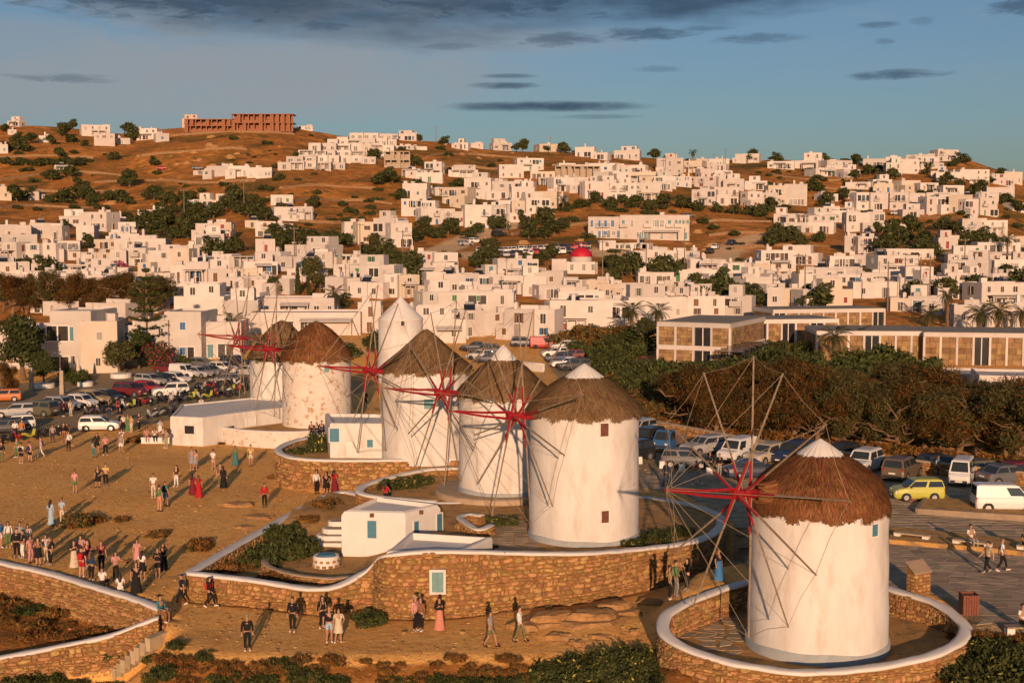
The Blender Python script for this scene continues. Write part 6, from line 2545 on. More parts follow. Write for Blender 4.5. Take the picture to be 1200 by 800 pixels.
# loose stones on the dirt square
rs = random.Random(2)
lm = MB()
NS = 1500
sx_, sy_ = np.array([rs.uniform(0, 760) for _ in range(NS)]), np.array([rs.uniform(515, 790) for _ in range(NS)])
PT = [at_z(a, b, -1.3) for a, b in zip(sx_, sy_)]
qx, qy = np.array([p.x for p in PT]), np.array([p.y for p in PT])
qz = H(qx, qy)
free = np.min([poly_sd(qx, qy, yd) for yd in (YARD2, YARD3, YARD4, YARD5)], axis=0) > 0
for x, y, z, ok in zip(qx, qy, qz, free):
    if not ok:
        continue
    s = rs.uniform(.03, .13) * (1 if rs.random() < .93 else 2)
    pts = [(math.cos(a) * s * rs.uniform(.7, 1.2), math.sin(a) * s * rs.uniform(.6, 1.0)) for a in (0, 1.2, 2.5, 3.7, 5)]
    lm.prism([(x + a, y + b) for a, b in pts], z - .05, z + s * .6, inset=.35, bottom=False)
tag(lm.build('loose_stones', MATS['stone_small']), 'loose small stones strewn over the dirt', 'stones', kind='stuff')
# ------------------------------------------------------------------ cars
PAINT = {}


def paint(name, c, met=.0):
    PAINT[name] = pm('paint_' + name, c, tuple(x * .92 for x in c), scale=1.5, rough=.42, spec=.5, coat=.35, metallic=met)


for _n, _c in (('white', (.60, .59, .57)), ('silver', (.30, .30, .30)), ('grey', (.10, .10, .105)), ('black', (.016, .016, .018)), ('red', (.34, .016, .02)), ('darkred', (.13, .012, .018)), ('navy', (.016, .025, .06)),
               ('blue', (.03, .10, .24)), ('yellow', (.38, .37, .05)), ('bronze', (.12, .085, .05)), ('gold', (.30, .23, .12)), ('olive', (.10, .095, .06)), ('beige', (.38, .33, .25)), ('orange', (.42, .12, .02))):
    paint(_n, _c)
pm('tyre', (.02, .02, .02), (.028, .027, .026), scale=6, rough=.9)
pm('rim_metal', (.42, .42, .42), (.34, .34, .34), scale=6, rough=.35, metallic=.7)
pm('trim_black', (.022, .022, .022), (.03, .03, .03), scale=6, rough=.6)
pm('lamp_clear', (.60, .60, .58), (.5, .5, .48), scale=6, rough=.15, spec=.6)
pm('lamp_red', (.30, .01, .01), (.24, .01, .01), scale=6, rough=.25, spec=.6)
pm('car_glass', (.018, .022, .024), (.026, .03, .032), scale=2, rough=.06, spec=.6)


def loft_body(stn):
    """stations (x, zbottom, zbelt, halfwidth): rounded box cross-sections, closed at both ends"""
    m = MB()
    vs, fs = [], []
    k = 10
    for x, zb, zt, hw in stn:
        sec = [(hw * .90, zb), (hw * .985, zb + (zt - zb) * .22), (hw, zb + (zt - zb) * .55), (hw * .97, zt - .06), (hw * .88, zt)]
        for y, z in sec:
            vs.append((x, y, z))
        for y, z in reversed(sec):
            vs.append((x, -y, z))
    n = len(stn)
    for i in range(n - 1):
        for j in range(k):
            fs.append((i * k + j, (i + 1) * k + j, (i + 1) * k + (j + 1) % k, i * k + (j + 1) % k))
    fs.append(tuple(range(k)))
    fs.append(tuple(range((n - 1) * k + k - 1, (n - 1) * k - 1, -1)))
    m.add(vs, fs, 0)
    return m


def car_type(key, L, W, Hh, belt, hood, ws0, ws1, rr1, rr0, wheel_r, rear_side_glass=True, trunk=None, rear_glass=True, bed=None):
    """ws0/ws1: windscreen foot/top x (from front), rr1/rr0 rear top/foot x (from rear); all as distance from that end"""
    h = L / 2
    hw = W / 2
    xf0, xf1 = h - ws0, h - ws1
    xr1, xr0 = -h + rr1, -h + rr0
    tz = trunk if trunk is not None else belt
    g = .20
    st = [(-h, g + .18, tz - .22, hw * .80), (-h + .07, g + .04, tz - .06, hw * .93), (-h + .35, g, tz, hw * .99), (xr0 + .1, g, belt, hw), (0, g, belt, hw), (xf0, g, belt - .02, hw), (h - .75, g, hood + .03, hw * .985), (h - .28, g, hood - .05, hw * .95), (h - .07, g + .05, hood - .20, hw * .86), (h, g + .16, hood - .30, hw * .74)]
    m = loft_body(st)
    # greenhouse frustum
    w1, w2 = hw * .93, hw * .76
    z0, z1 = belt - .05, Hh
    mid = [(xr0, xr1, .0), ]
    B = [(xr0, -w1, z0), (xf0, -w1, z0), (xf0, w1, z0), (xr0, w1, z0)]
    T = [(xr1, -w2, z1 - .07), (xf1, -w2, z1 - .07), (xf1, w2, z1 - .07), (xr1, w2, z1 - .07)]
    R = [(xr1 + .22, -w2 * .82, z1), (xf1 - .25, -w2 * .82, z1), (xf1 - .25, w2 * .82, z1), (xr1 + .22, w2 * .82, z1)]
    vs = B + T + R
    fs = []
    for i in range(4):
        j = (i + 1) % 4
        fs += [(i, j, 4 + j, 4 + i), (4 + i, 4 + j, 8 + j, 8 + i)]
    fs.append((8, 9, 10, 11))
    m.add(vs, fs, 0)
    # dark sills and wheel arches
    for x in (-h + .78, h - .80):
        for s in (-1, 1):
            pts = [(x + (wheel_r + .07) * math.cos(a), (wheel_r + .07) * math.sin(a)) for a in [math.pi * i / 9 for i in range(10)]]
            pts = [(a, b + wheel_r * .98) for a, b in pts]
            y = s * (hw * .992 + .006)
            poly = [(a, y, b) for a, b in pts] + [(pts[-1][0], y, g + .02), (pts[0][0], y, g + .02)]
            m.poly(poly if s > 0 else poly[::-1], 1)
    body = m.mesh('body', [PAINT['white'], MATS['trim_black']], False)
    parts = [('body', body, (0, 0, 0), None)]

    def lerp(a, b, t):
        return tuple(a[i] + (b[i] - a[i]) * t for i in range(3))

    def panel(a, b, c, d, out, ins=(.08, .08, .12, .10)):
        """inset quad on the face a b (bottom) c d (top)"""
        l, r, bt, tp = ins
        A = lerp(lerp(a, b, l), lerp(d, c, l), bt)
        Bq = lerp(lerp(a, b, 1 - r), lerp(d, c, 1 - r), bt)
        Cq = lerp(lerp(a, b, 1 - r), lerp(d, c, 1 - r), 1 - tp)
        Dq = lerp(lerp(a, b, l), lerp(d, c, l), 1 - tp)
        q = MB()
        o = Vector(out) * .014
        q.poly([Vector(p) + o for p in (A, Bq, Cq, Dq)])
        return q.mesh('window', [MATS['car_glass']])
    parts.append(('windscreen', panel(B[1], B[2], T[2], T[1], (1, 0, .5)), (0, 0, 0), None))
    if rear_glass:
        parts.append(('rear_window', panel(B[3], B[0], T[0], T[3], (-1, 0, .3)), (0, 0, 0), None))
    for s in (0, 1):
        a, b, c, d = (B[0], B[1], T[1], T[0]) if s == 0 else (B[3], B[2], T[2], T[3])
        out = (0, -1 if s == 0 else 1, .25)

        def sub(t0, t1):
            return lerp(a, b, t0), lerp(a, b, t1), lerp(d, c, t1), lerp(d, c, t0)
        cuts = [(.0, .48), (.50, 1.0)] if rear_side_glass else [(.66, 1.0)]
        for t0, t1 in cuts:
            q = panel(*sub(t0, t1), out, (.05, .05, .16, .14))
            if s == 1:
                q.flip_normals()
            parts.append(('side_window', q, (0, 0, 0), None))
    wm = MB()
    wm.tube([(0, -.1, 0), (0, .1, 0)], [wheel_r, wheel_r], 18, 0)
    wheel = wm.mesh('wheel', [MATS['tyre']])
    rm = MB()
    rm.tube([(0, -.112, 0), (0, .112, 0)], [wheel_r * .62, wheel_r * .62], 10, 0)
    rim = rm.mesh('rim', [MATS['rim_metal']])
    for x in (-h + .78, h - .80):
        for s in (-1, 1):
            parts.append(('wheel', wheel, (x, s * (hw - .095), wheel_r), ('rim', rim)))
    hl = MB()
    hl.box(-.10, -.18, -.09, .02, .18, .09)
    hlm = hl.mesh('headlight', [MATS['lamp_clear']])
    tl = MB()
    tl.box(-.02, -.13, -.14, .10, .13, .14)
    tlm = tl.mesh('taillight', [MATS['lamp_red']])
    for s in (-1, 1):
        parts.append(('headlight', hlm, (h - .10, s * hw * .66, hood - .24), None))
        parts.append(('taillight', tlm, (-h + .06, s * hw * .74, tz - .20), None))
    bm = MB()
    bm.box(-.04, -hw * .72, 0, .05, hw * .72, .20)
    bmm = bm.mesh('bumper', [MATS['trim_black']])
    parts.append(('bumper', bmm, (h - .01, 0, g + .10), None))
    parts.append(('bumper', bmm, (-h + .01, 0, g + .12), None))
    pl = MB()
    pl.box(-.012, -.25, 0, .012, .25, .11)
    plm = pl.mesh('number_plate', [MATS['whitewash_clean']])
    parts.append(('number_plate', plm, (h + .045, 0, g + .17), None))
    parts.append(('number_plate', plm, (-h - .035, 0, g + .42), None))
    mi = MB()
    mi.box(-.06, -.09, -.05, .06, .09, .07)
    mim = mi.mesh('mirror', [MATS['trim_black']])
    for s in (-1, 1):
        parts.append(('mirror', mim, (xf0 - .25, s * (hw + .05), belt + .06), None))
    CARS[key] = parts


CARS = {}
car_type('hatch', 3.95, 1.72, 1.48, .92, .88, 1.05, 1.75, .28, .05, .30)
car_type('small', 3.50, 1.60, 1.50, .95, .90, .85, 1.45, .22, .04, .28)
car_type('sedan', 4.45, 1.75, 1.44, .92, .86, 1.30, 2.0, 1.05, .55, .31, trunk=.95)
car_type('wagon', 4.40, 1.76, 1.50, .95, .90, 1.25, 1.95, .35, .06, .31)
car_type('suv', 4.35, 1.85, 1.70, 1.05, 1.00, 1.20, 1.80, .32, .08, .36)
car_type('van', 4.20, 1.72, 1.82, 1.05, .98, .85, 1.45, .08, .02, .31, rear_side_glass=False)
car_type('minivan', 3.60, 1.58, 1.86, 1.02, 1.00, .25, .75, .15, .03, .28)

CAR_N = {'hatch': 'hatchback', 'small': 'small hatchback', 'sedan': 'saloon car', 'wagon': 'estate car', 'suv': 'off-road car', 'van': 'panel van', 'minivan': 'microvan'}


def car(kind, px, py, head, col, label, loc=None, group=None, simple=False, s=1.0):
    p = loc if loc is not None else hit(px, py)
    t = thing('parked_car', label, 'van' if kind in ('van', 'minivan') else 'car', (p.x, p.y, p.z - .005), math.radians(head), group)
    t.scale = (s, s, s)
    for nm, me, lc, sub in CARS[kind]:
        if simple and nm in ('mirror', 'number_plate', 'bumper'):
            continue
        o = link(nm, me, t, lc)
        if nm == 'body':
            setmat(o, PAINT[col])
        if sub and not simple:
            link(sub[0], sub[1], o)
    return t


# left car park
LC = [('hatch', 17, 503, 205, 'white', 'white hatchback at the corner of the left parking'), ('wagon', 18, 488, 200, 'silver', 'silver estate car behind the white corner hatchback'), ('suv', 46, 487, 158, 'olive', 'olive off-road car with its back to the square'),
      ('wagon', 74, 480, -25, 'silver', 'silver blue estate car between the olive and the white car'), ('small', 97, 477, -25, 'white', 'small round white car in the parking row'), ('hatch', 111, 472, -30, 'gold', 'gold hatchback behind the small white car'),
      ('hatch', 128, 471, -30, 'black', 'black hatchback next to the gold one'), ('suv', 153, 464, -25, 'darkred', 'dark red off-road car under the spreading tree'), ('hatch', 173, 460, -30, 'red', 'bright red hatchback beside the dark red off-road car'),
      ('hatch', 117, 504, 8, 'white', 'white hatchback parked broadside before the motorbikes'), ('suv', 200, 464, 200, 'white', 'white off-road car among the motorbikes'), ('wagon', 177, 451, -30, 'silver', 'silver estate car behind the bright red hatchback'),
      ('hatch', 192, 450, -30, 'black', 'black hatchback near the flowering oleander'), ('hatch', 207, 449, -30, 'white', 'white hatchback before the white van'), ('van', 216, 442, -30, 'white', 'white panel van in the left parking'),
      ('wagon', 232, 442, -30, 'silver', 'silver estate car beside the white panel van'), ('wagon', 246, 440, -30, 'grey', 'grey estate car near the red sails'), ('hatch', 262, 436, -25, 'white', 'white hatchback behind the red sails'), ('hatch', 263, 450, 190, 'black', 'black car among the motorbikes by the mill'),
      ('sedan', 200, 437, -20, 'darkred', 'dark red saloon by the stairs'), ('suv', 276, 430, -20, 'black', 'black off-road car at the blue stairs'), ('hatch', 4, 470, 200, 'orange', 'orange car half out of sight at the parking edge'), ('hatch', 2, 508, 200, 'black', 'black car tucked behind the white corner hatchback'),
      ('hatch', 288, 440, 170, 'silver', 'silver hatchback right behind the white windmill'), ('hatch', 238, 431, -20, 'grey', 'grey hatchback at the foot of the white houses')]
for a in LC:
    car(*a)
RC = [('suv', 757, 524, 235, 'black', 'black off-road car beside the blue pickup'), ('wagon', 826, 531, 215, 'silver', 'silver people carrier behind the grey convertible'), ('hatch', 805, 547, -12, 'grey', 'dark grey small car behind the concrete blocks'),
      ('van', 864, 539, 232, 'white', 'white high-roofed van in the right car park'), ('wagon', 898, 541, 225, 'beige', 'beige estate car beside the white high-roofed van'), ('suv', 930, 541, 225, 'navy', 'navy off-road car behind the thatched roof'), ('sedan', 884, 560, 8, 'navy', 'dark navy saloon seen from its side behind the wheel'),
      ('suv', 1012, 552, 235, 'white', 'white off-road car beside the thatched roof'), ('suv', 1057, 560, 55, 'bronze', 'big bronze off-road car with its back to the square'), ('hatch', 1104, 553, 20, 'black', 'black car behind the woman in blue'), ('minivan', 1127, 566, 245, 'white', 'white microvan facing the square'),
      ('hatch', 1155, 560, 20, 'olive', 'dark olive car behind the white microvan'), ('sedan', 1180, 566, 20, 'grey', 'grey saloon beside the white delivery van'), ('small', 1074, 585, 182, 'yellow', 'small yellow green car parked broadside on the square'),
      ('van', 1178, 598, -4, 'white', 'white delivery van parked broadside'), ('suv', 738, 540, 220, 'black', 'black off-road car half hidden by the mill'), ('hatch', 985, 540, 225, 'black', 'black car just behind the thatched tip'), ('hatch', 1203, 562, 20, 'darkred', 'dark red car at the end of the car park wall'),
      ('hatch', 748, 510, 230, 'silver', 'silver car peeping out behind the mill roof')]
for a in RC:
    car(*a)
CC = [('wagon', 615, 406, 0, 'navy', 'navy estate car below the white street houses'), ('van', 637, 408, 5, 'red', 'bright red van at the top of the street'), ('hatch', 660, 410, 190, 'white', 'white hatchback next to the red van'), ('hatch', 650, 418, 190, 'white', 'white estate in the row down the street'), ('suv', 667, 416, 190, 'black', 'black off-road car in the row down the street'),
      ('hatch', 655, 424, 190, 'navy', 'navy car in the row down the street'), ('hatch', 668, 421, 190, 'darkred', 'dark red car between two others down the street'), ('sedan', 664, 430, 190, 'white', 'white saloon above the white roof tip'), ('suv', 673, 434, 190, 'black', 'black off-road car lowest in the street row'),
      ('suv', 568, 416, 175, 'black', 'black off-road car parked behind the thatched roof'), ('hatch', 562, 421, 175, 'silver', 'silver hatchback below the black off-road car'), ('hatch', 572, 425, 175, 'navy', 'navy hatchback nearest the thatched roof'), ('sedan', 556, 411, 175, 'black', 'black saloon under the awning by the street')]
for a in CC:
    car(*a, simple=True)
# hillside car park and roads
rc = random.Random(8)
for i in range(44):
    x = 562 + (i % 22) * 6 + rc.uniform(-1, 1)
    y = (302 - (x - 562) * .045) - (i // 22) * 5 + rc.uniform(-.5, .5)
    if x > 690:
        continue
    c = rc.choice(['white', 'silver', 'grey', 'black', 'black', 'red', 'navy', 'white', 'grey'])
    car(rc.choice(['hatch', 'suv', 'sedan']), x, y, rc.choice([80, 100, 90]), c, '%s car in the crowded hillside car park' % {'darkred': 'dark red'}.get(c, c), group='%s cars in the hillside car park' % c, simple=True)
for k, x, y, h, c, l in (('suv', 922, 307, 10, 'black', 'black off-road car on the bare right slope'), ('hatch', 907, 310, 10, 'red', 'red car beside the black one on the bare right slope'), ('hatch', 545, 288, 30, 'silver', 'silver car on the pale hillside road'), ('hatch', 556, 285, 30, 'white', 'white car on the pale hillside road'), ('suv', 585, 277, 30, 'black', 'black car at the top of the pale hillside road'),
                         ('hatch', 832, 297, 70, 'black', 'black car on the steep lane'), ('hatch', 838, 292, 70, 'white', 'white car on the steep lane'), ('hatch', 858, 287, 60, 'navy', 'navy car at the top of the steep lane'), ('hatch', 807, 255, 10, 'grey', 'grey car above the blue balcony hotel'), ('hatch', 1060, 253, 10, 'black', 'black car below the white right-hand hotel'), ('hatch', 1070, 254, 10, 'grey', 'grey car below the white right-hand hotel'),
                         ('hatch', 1080, 254, 5, 'red', 'red car below the white right-hand hotel'), ('hatch', 190, 199, 0, 'red', 'red car alone on the brown hillside'), ('hatch', 232, 199, 0, 'grey', 'grey car by the low hillside hotel'), ('hatch', 1050, 252, 0, 'silver', 'silver car below the white right-hand hotel')):
    car(k, x, y, h, c, l, simple=True)


def pickup():
    p = hit(784, 527)
    t = thing('pickup_truck', 'small blue pickup truck with boarded bed in the right car park', 'truck', p, math.radians(240))
    m = loft_body([(.15, .35, 1.0, .72), (.2, .32, 1.05, .78), (1.2, .32, 1.0, .80), (1.75, .34, .95, .78), (1.88, .38, .80, .70)])
    m.add([(.2, -.76, .95), (1.7, -.76, .95), (1.7, .76, .95), (.2, .76, .95), (.25, -.64, 1.75), (1.1, -.64, 1.75), (1.1, .64, 1.75), (.25, .64, 1.75)], [(0, 1, 5, 4), (1, 2, 6, 5), (2, 3, 7, 6), (3, 0, 4, 7), (4, 5, 6, 7)])
    m.build('cab', PAINT['blue'], t)
    m = MB()
    m.add([(1.62, -.62, 1.05), (1.62, .62, 1.05), (1.20, .55, 1.66), (1.20, -.55, 1.66)], [(0, 1, 2, 3)])
    m.build('windscreen', MATS['car_glass'], t, loc=(.03, 0, .02))
    for s in (-1, 1):
        m = MB()
        m.poly([(.4, s * .755, 1.02), (1.45, s * .755, 1.02), (1.05, s * .66, 1.66), (.4, s * .66, 1.66)])
        m.build('side_window', MATS['car_glass'], t, loc=(0, s * .012, 0))
    m = MB()
    m.box(-1.95, -.8, .55, .1, .8, .62)
    for a in ((-1.95, -.8, .1, -.75), (-1.95, .75, .1, .8), (-1.95, -.8, -1.9, .8), (.05, -.8, .1, .8)):
        m.box(a[0], a[1], .62, a[2], a[3], 1.25)
    m.build('bed', MATS['bark_pale'], t)
    wm = CARS['hatch'][[q[0] for q in CARS['hatch']].index('wheel')]
    for x in (-1.2, 1.2):
        for s in (-1, 1):
            o = link('wheel', wm[1], t, (x, s * .68, .29))
            link('rim', wm[3][1], o)
    m = MB()
    m.box(1.80, -.62, .45, 1.95, .62, .62)
    m.build('bumper', MATS['trim_black'], t)
    for s in (-1, 1):
        m = MB()
        m.box(1.82, s * .55 - .12, .68, 1.92, s * .55 + .12, .84)
        m.build('headlight', MATS['lamp_clear'], t)


pickup()


# ------------------------------------------------------------------ motor scooters
def ring(R, r, n=14, k=5):
    vs, fs = [], []
    for i in range(n):
        a = 2 * math.pi * i / n
        for j in range(k):
            b = 2 * math.pi * j / k
            q = R + r * math.cos(b)
            vs.append((q * math.cos(a), r * math.sin(b), q * math.sin(a)))
    for i in range(n):
        for j in range(k):
            fs.append((i * k + j, i * k + (j + 1) % k, ((i + 1) % n) * k + (j + 1) % k, ((i + 1) % n) * k + j))
    return vs, fs


_m = MB()
_m.add(*ring(.21, .065))
_m.tube([(0, -.05, 0), (0, .05, 0)], [.14, .14], 8)
BW = _m.mesh('wheel', [MATS['tyre']])
_m = MB()
_m.tube([(-.85, 0, .62), (-.55, 0, .58), (-.2, 0, .42), (.15, 0, .30), (.40, 0, .42), (.55, 0, .85)], [.10, .17, .16, .13, .12, .09], 7)
_m.add([(.42, -.20, .35), (.42, .20, .35), (.60, .17, .95), (.60, -.17, .95), (.5, -.2, .35), (.5, .2, .35), (.67, .15, .95), (.67, -.15, .95)], [(0, 1, 2, 3), (4, 5, 6, 7), (0, 3, 7, 4), (1, 2, 6, 5), (3, 2, 6, 7)])
_m.tube([(.55, 0, .5), (.68, 0, .25)], [.05, .04], 5)
BB = _m.mesh('body', [PAINT['white']])
_m = MB()
_m.tube([(-.80, 0, .76), (-.45, 0, .80), (-.05, 0, .70)], [.11, .14, .10], 7)
BS = _m.mesh('seat', [MATS['trim_black']])
_m = MB()
_m.tube([(.45, -.34, 1.05), (.56, -.12, 1.0), (.56, .12, 1.0), (.45, .34, 1.05)], .025, 5)
_m.tube([(.56, 0, .85), (.56, 0, 1.05)], .03, 5)
for _s in (-1, 1):
    _m.tube([(.5, _s * .28, 1.05), (.5, _s * .34, 1.22)], .012, 4)
    _m.box(.48, _s * .34 - .06, 1.20, .51, _s * .34 + .06, 1.30)
BH = _m.mesh('handlebar', [MATS['trim_black']])
_m = MB()
_m.tube([(.64, 0, .92), (.70, 0, .92)], [.09, .08], 8)
BL = _m.mesh('headlight', [MATS['lamp_clear']])


def scooter(px, py, head, col, label, group=None):
    p = hit(px, py)
    t = thing('motor_scooter', label, 'scooter', p, math.radians(head), group)
    setmat(link('body', BB, t), PAINT[col])
    link('seat', BS, t)
    link('handlebar', BH, t)
    link('headlight', BL, t)
    link('wheel', BW, t, (.70, 0, .27))
    link('wheel', BW, t, (-.62, 0, .27))


rb = random.Random(3)
SCO = []
for i in range(9):
    SCO.append((104 + i * 7.2, 487 - i * 1.4, 'row'))
for i in range(8):
    SCO.append((178 + i * 9, 489 - i * 1.2, 'front'))
for i in range(12):
    SCO.append((168 + i * 9.5, 475 - i * 1.0, 'mid'))
for i in range(11):
    SCO.append((212 + i * 7.5, 467 - i * .9, 'back'))
for i in range(8):
    SCO.append((230 + i * 8, 457 - i * .8, 'rear'))
for i in range(6):
    SCO.append((10 + i * 13, 519 - i * 2.0, 'left'))
SN = {'row': 'in the row behind the broadside white hatchback', 'front': 'in the front row beside the long annex', 'mid': 'in the middle row by the white off-road car', 'back': 'in the row before the white windmill', 'rear': 'in the rear row near the red sails', 'left': 'at the edge of the dirt square'}
for x, y, g in SCO:
    c = rb.choice(['black', 'black', 'white', 'grey', 'black', 'black', 'silver', 'navy', 'grey', 'red', 'black', 'white', 'yellow'])
    scooter(x + rb.uniform(-1.5, 1.5), y + rb.uniform(-1, 1), rb.choice([60, 70, 110, 240, 250]) + rb.uniform(-12, 12), c, '%s motor scooter parked %s' % (c, SN[g]), '%s scooters %s' % (c, SN[g]))
# ------------------------------------------------------------------ people
for _n, _c in (('black', (.018, .017, .018)), ('white', (.62, .60, .57)), ('cream', (.50, .43, .32)), ('red', (.36, .02, .025)), ('darkred', (.16, .02, .03)), ('pink', (.50, .24, .24)), ('blue', (.05, .16, .35)), ('lightblue', (.30, .40, .48)), ('teal', (.05, .16, .16)),
               ('green', (.08, .17, .07)), ('olive', (.14, .14, .07)), ('grey', (.24, .24, .24)), ('brown', (.20, .10, .05)), ('yellow', (.55, .42, .15)), ('tan', (.40, .28, .17)), ('navy', (.03, .045, .09)), ('lilac', (.42, .32, .42)), ('orange', (.45, .18, .05)), ('khaki', (.32, .27, .17)), ('salmon', (.48, .20, .14))):
    pm('cloth_' + _n, _c, tuple(x * .8 for x in _c), scale=6, rough=.95, spec=.1)
pm('skin_light', (.42, .24, .16), (.38, .21, .14), scale=6, rough=.6)
pm('skin_tan', (.33, .18, .11), (.29, .155, .095), scale=6, rough=.6)
pm('hair_dark', (.025, .016, .012), (.04, .025, .018), scale=20, rough=.6)
pm('hair_brown', (.09, .05, .025), (.12, .07, .035), scale=20, rough=.6)
pm('hair_grey', (.35, .33, .30), (.28, .26, .24), scale=20, rough=.7)

# joints of a standing figure, front towards -y
BASE = {'pelvis': (0, 0, .95), 'waist': (0, 0, 1.10), 'chest': (0, .01, 1.30), 'neck': (0, .02, 1.46), 'jaw': (0, -.005, 1.55), 'skull': (0, .01, 1.66), 'crown': (0, .015, 1.73),
        'shL': (.18, .01, 1.41), 'elL': (.25, .03, 1.14), 'wrL': (.26, -.04, .90), 'haL': (.265, -.06, .82), 'shR': (-.18, .01, 1.41), 'elR': (-.25, .03, 1.14), 'wrR': (-.26, -.04, .90), 'haR': (-.265, -.06, .82),
        'hiL': (.09, 0, .90), 'knL': (.10, -.02, .50), 'anL': (.105, .03, .09), 'toL': (.115, -.12, .035), 'hiR': (-.09, 0, .90), 'knR': (-.10, -.02, .50), 'anR': (-.105, .03, .09), 'toR': (-.115, -.12, .035)}
RAD = {'pelvis': (.155, .115), 'waist': (.135, .10), 'chest': (.165, .115), 'neck': (.055, .058), 'jaw': (.068, .078), 'skull': (.078, .095), 'crown': (.055, .065), 'sh': (.068, .068), 'el': (.043, .043), 'wr': (.030, .034), 'ha': (.036, .022),
       'hi': (.098, .10), 'kn': (.062, .066), 'an': (.040, .045), 'to': (.042, .032)}
EDG = [('pelvis', 'waist'), ('waist', 'chest'), ('chest', 'neck'), ('neck', 'jaw'), ('jaw', 'skull'), ('skull', 'crown')] + [e for s in 'LR' for e in
      (('chest', 'sh' + s), ('sh' + s, 'el' + s), ('el' + s, 'wr' + s), ('wr' + s, 'ha' + s), ('pelvis', 'hi' + s), ('hi' + s, 'kn' + s), ('kn' + s, 'an' + s), ('an' + s, 'to' + s))]
POSES = {'stand': {}, 'relax': {'knR': (-.12, -.07, .50), 'anR': (-.16, -.02, .09), 'toR': (-.20, -.16, .035), 'elL': (.28, .06, 1.15), 'wrL': (.20, -.10, 1.02), 'haL': (.14, -.14, 1.0)},
         'phone': {'elL': (.24, -.10, 1.17), 'wrL': (.12, -.30, 1.32), 'haL': (.07, -.36, 1.38), 'elR': (-.24, -.10, 1.17), 'wrR': (-.12, -.30, 1.32), 'haR': (-.07, -.36, 1.38)},
         'walk': {'knL': (.10, -.20, .52), 'anL': (.10, -.26, .12), 'toL': (.11, -.42, .09), 'knR': (-.10, .06, .50), 'anR': (-.10, .30, .14), 'toR': (-.11, .17, .035), 'elL': (.25, .14, 1.15), 'wrL': (.26, .14, .90), 'haL': (.265, .13, .82), 'elR': (-.25, -.05, 1.15), 'wrR': (-.25, -.22, .96), 'haR': (-.25, -.29, .90)},
         'hug': {'elL': (.34, .02, 1.30), 'wrL': (.50, -.02, 1.38), 'haL': (.57, -.02, 1.40)},
         'cross': {'elL': (.24, -.04, 1.14), 'wrL': (.02, -.17, 1.16), 'haL': (-.06, -.18, 1.16), 'elR': (-.24, -.04, 1.14), 'wrR': (-.02, -.18, 1.21), 'haR': (.06, -.19, 1.21)},
         'sit': {'hiL': (.09, -.02, .90), 'knL': (.12, -.46, .92), 'anL': (.12, -.44, .50), 'toL': (.13, -.58, .45), 'hiR': (-.09, -.02, .90), 'knR': (-.12, -.46, .92), 'anR': (-.12, -.40, .50), 'toR': (-.13, -.54, .45), 'elL': (.25, -.06, 1.15), 'wrL': (.14, -.28, 1.05), 'haL': (.10, -.35, 1.02), 'elR': (-.25, -.06, 1.15), 'wrR': (-.14, -.28, 1.05), 'haR': (-.10, -.35, 1.02), 'chest': (0, -.03, 1.30)},
         'point': {'elR': (-.36, -.10, 1.34), 'wrR': (-.56, -.20, 1.40), 'haR': (-.64, -.23, 1.42)}}
GAR = {}
TMP = bpy.data.scenes.new('build')


def rad_of(j):
    return RAD[j] if j in RAD else RAD[j[:2]]


def skin_mesh(name, joints, edges, grow, root, sub=1, fingers=False):
    names = list(joints)
    idx = {n: i for i, n in enumerate(names)}
    co = [joints[n][0] for n in names]
    rr = [joints[n][1] for n in names]
    ed = [(idx[a], idx[b]) for a, b in edges]
    me = bpy.data.meshes.new(name)
    me.from_pydata(co, ed, [])
    o = bpy.data.objects.new('tmp', me)
    TMP.collection.objects.link(o)
    o.modifiers.new('skin', 'SKIN')
    sk = me.skin_vertices[0].data
    for i, n in enumerate(names):
        sk[i].radius = (rr[i][0] * grow, rr[i][1] * grow)
        sk[i].use_root = (n == root)
    s = o.modifiers.new('sub', 'SUBSURF')
    s.levels = s.render_levels = sub
    TMP.view_layers[0].update()
    dg = TMP.view_layers[0].depsgraph
    ev = bpy.data.meshes.new_from_object(o.evaluated_get(dg))
    ev.name = name
    bpy.data.objects.remove(o)
    bpy.data.meshes.remove(me)
    ev.materials.clear()
    ev.materials.append(MATS['skin_tan'])
    ev.shade_smooth()
    return ev


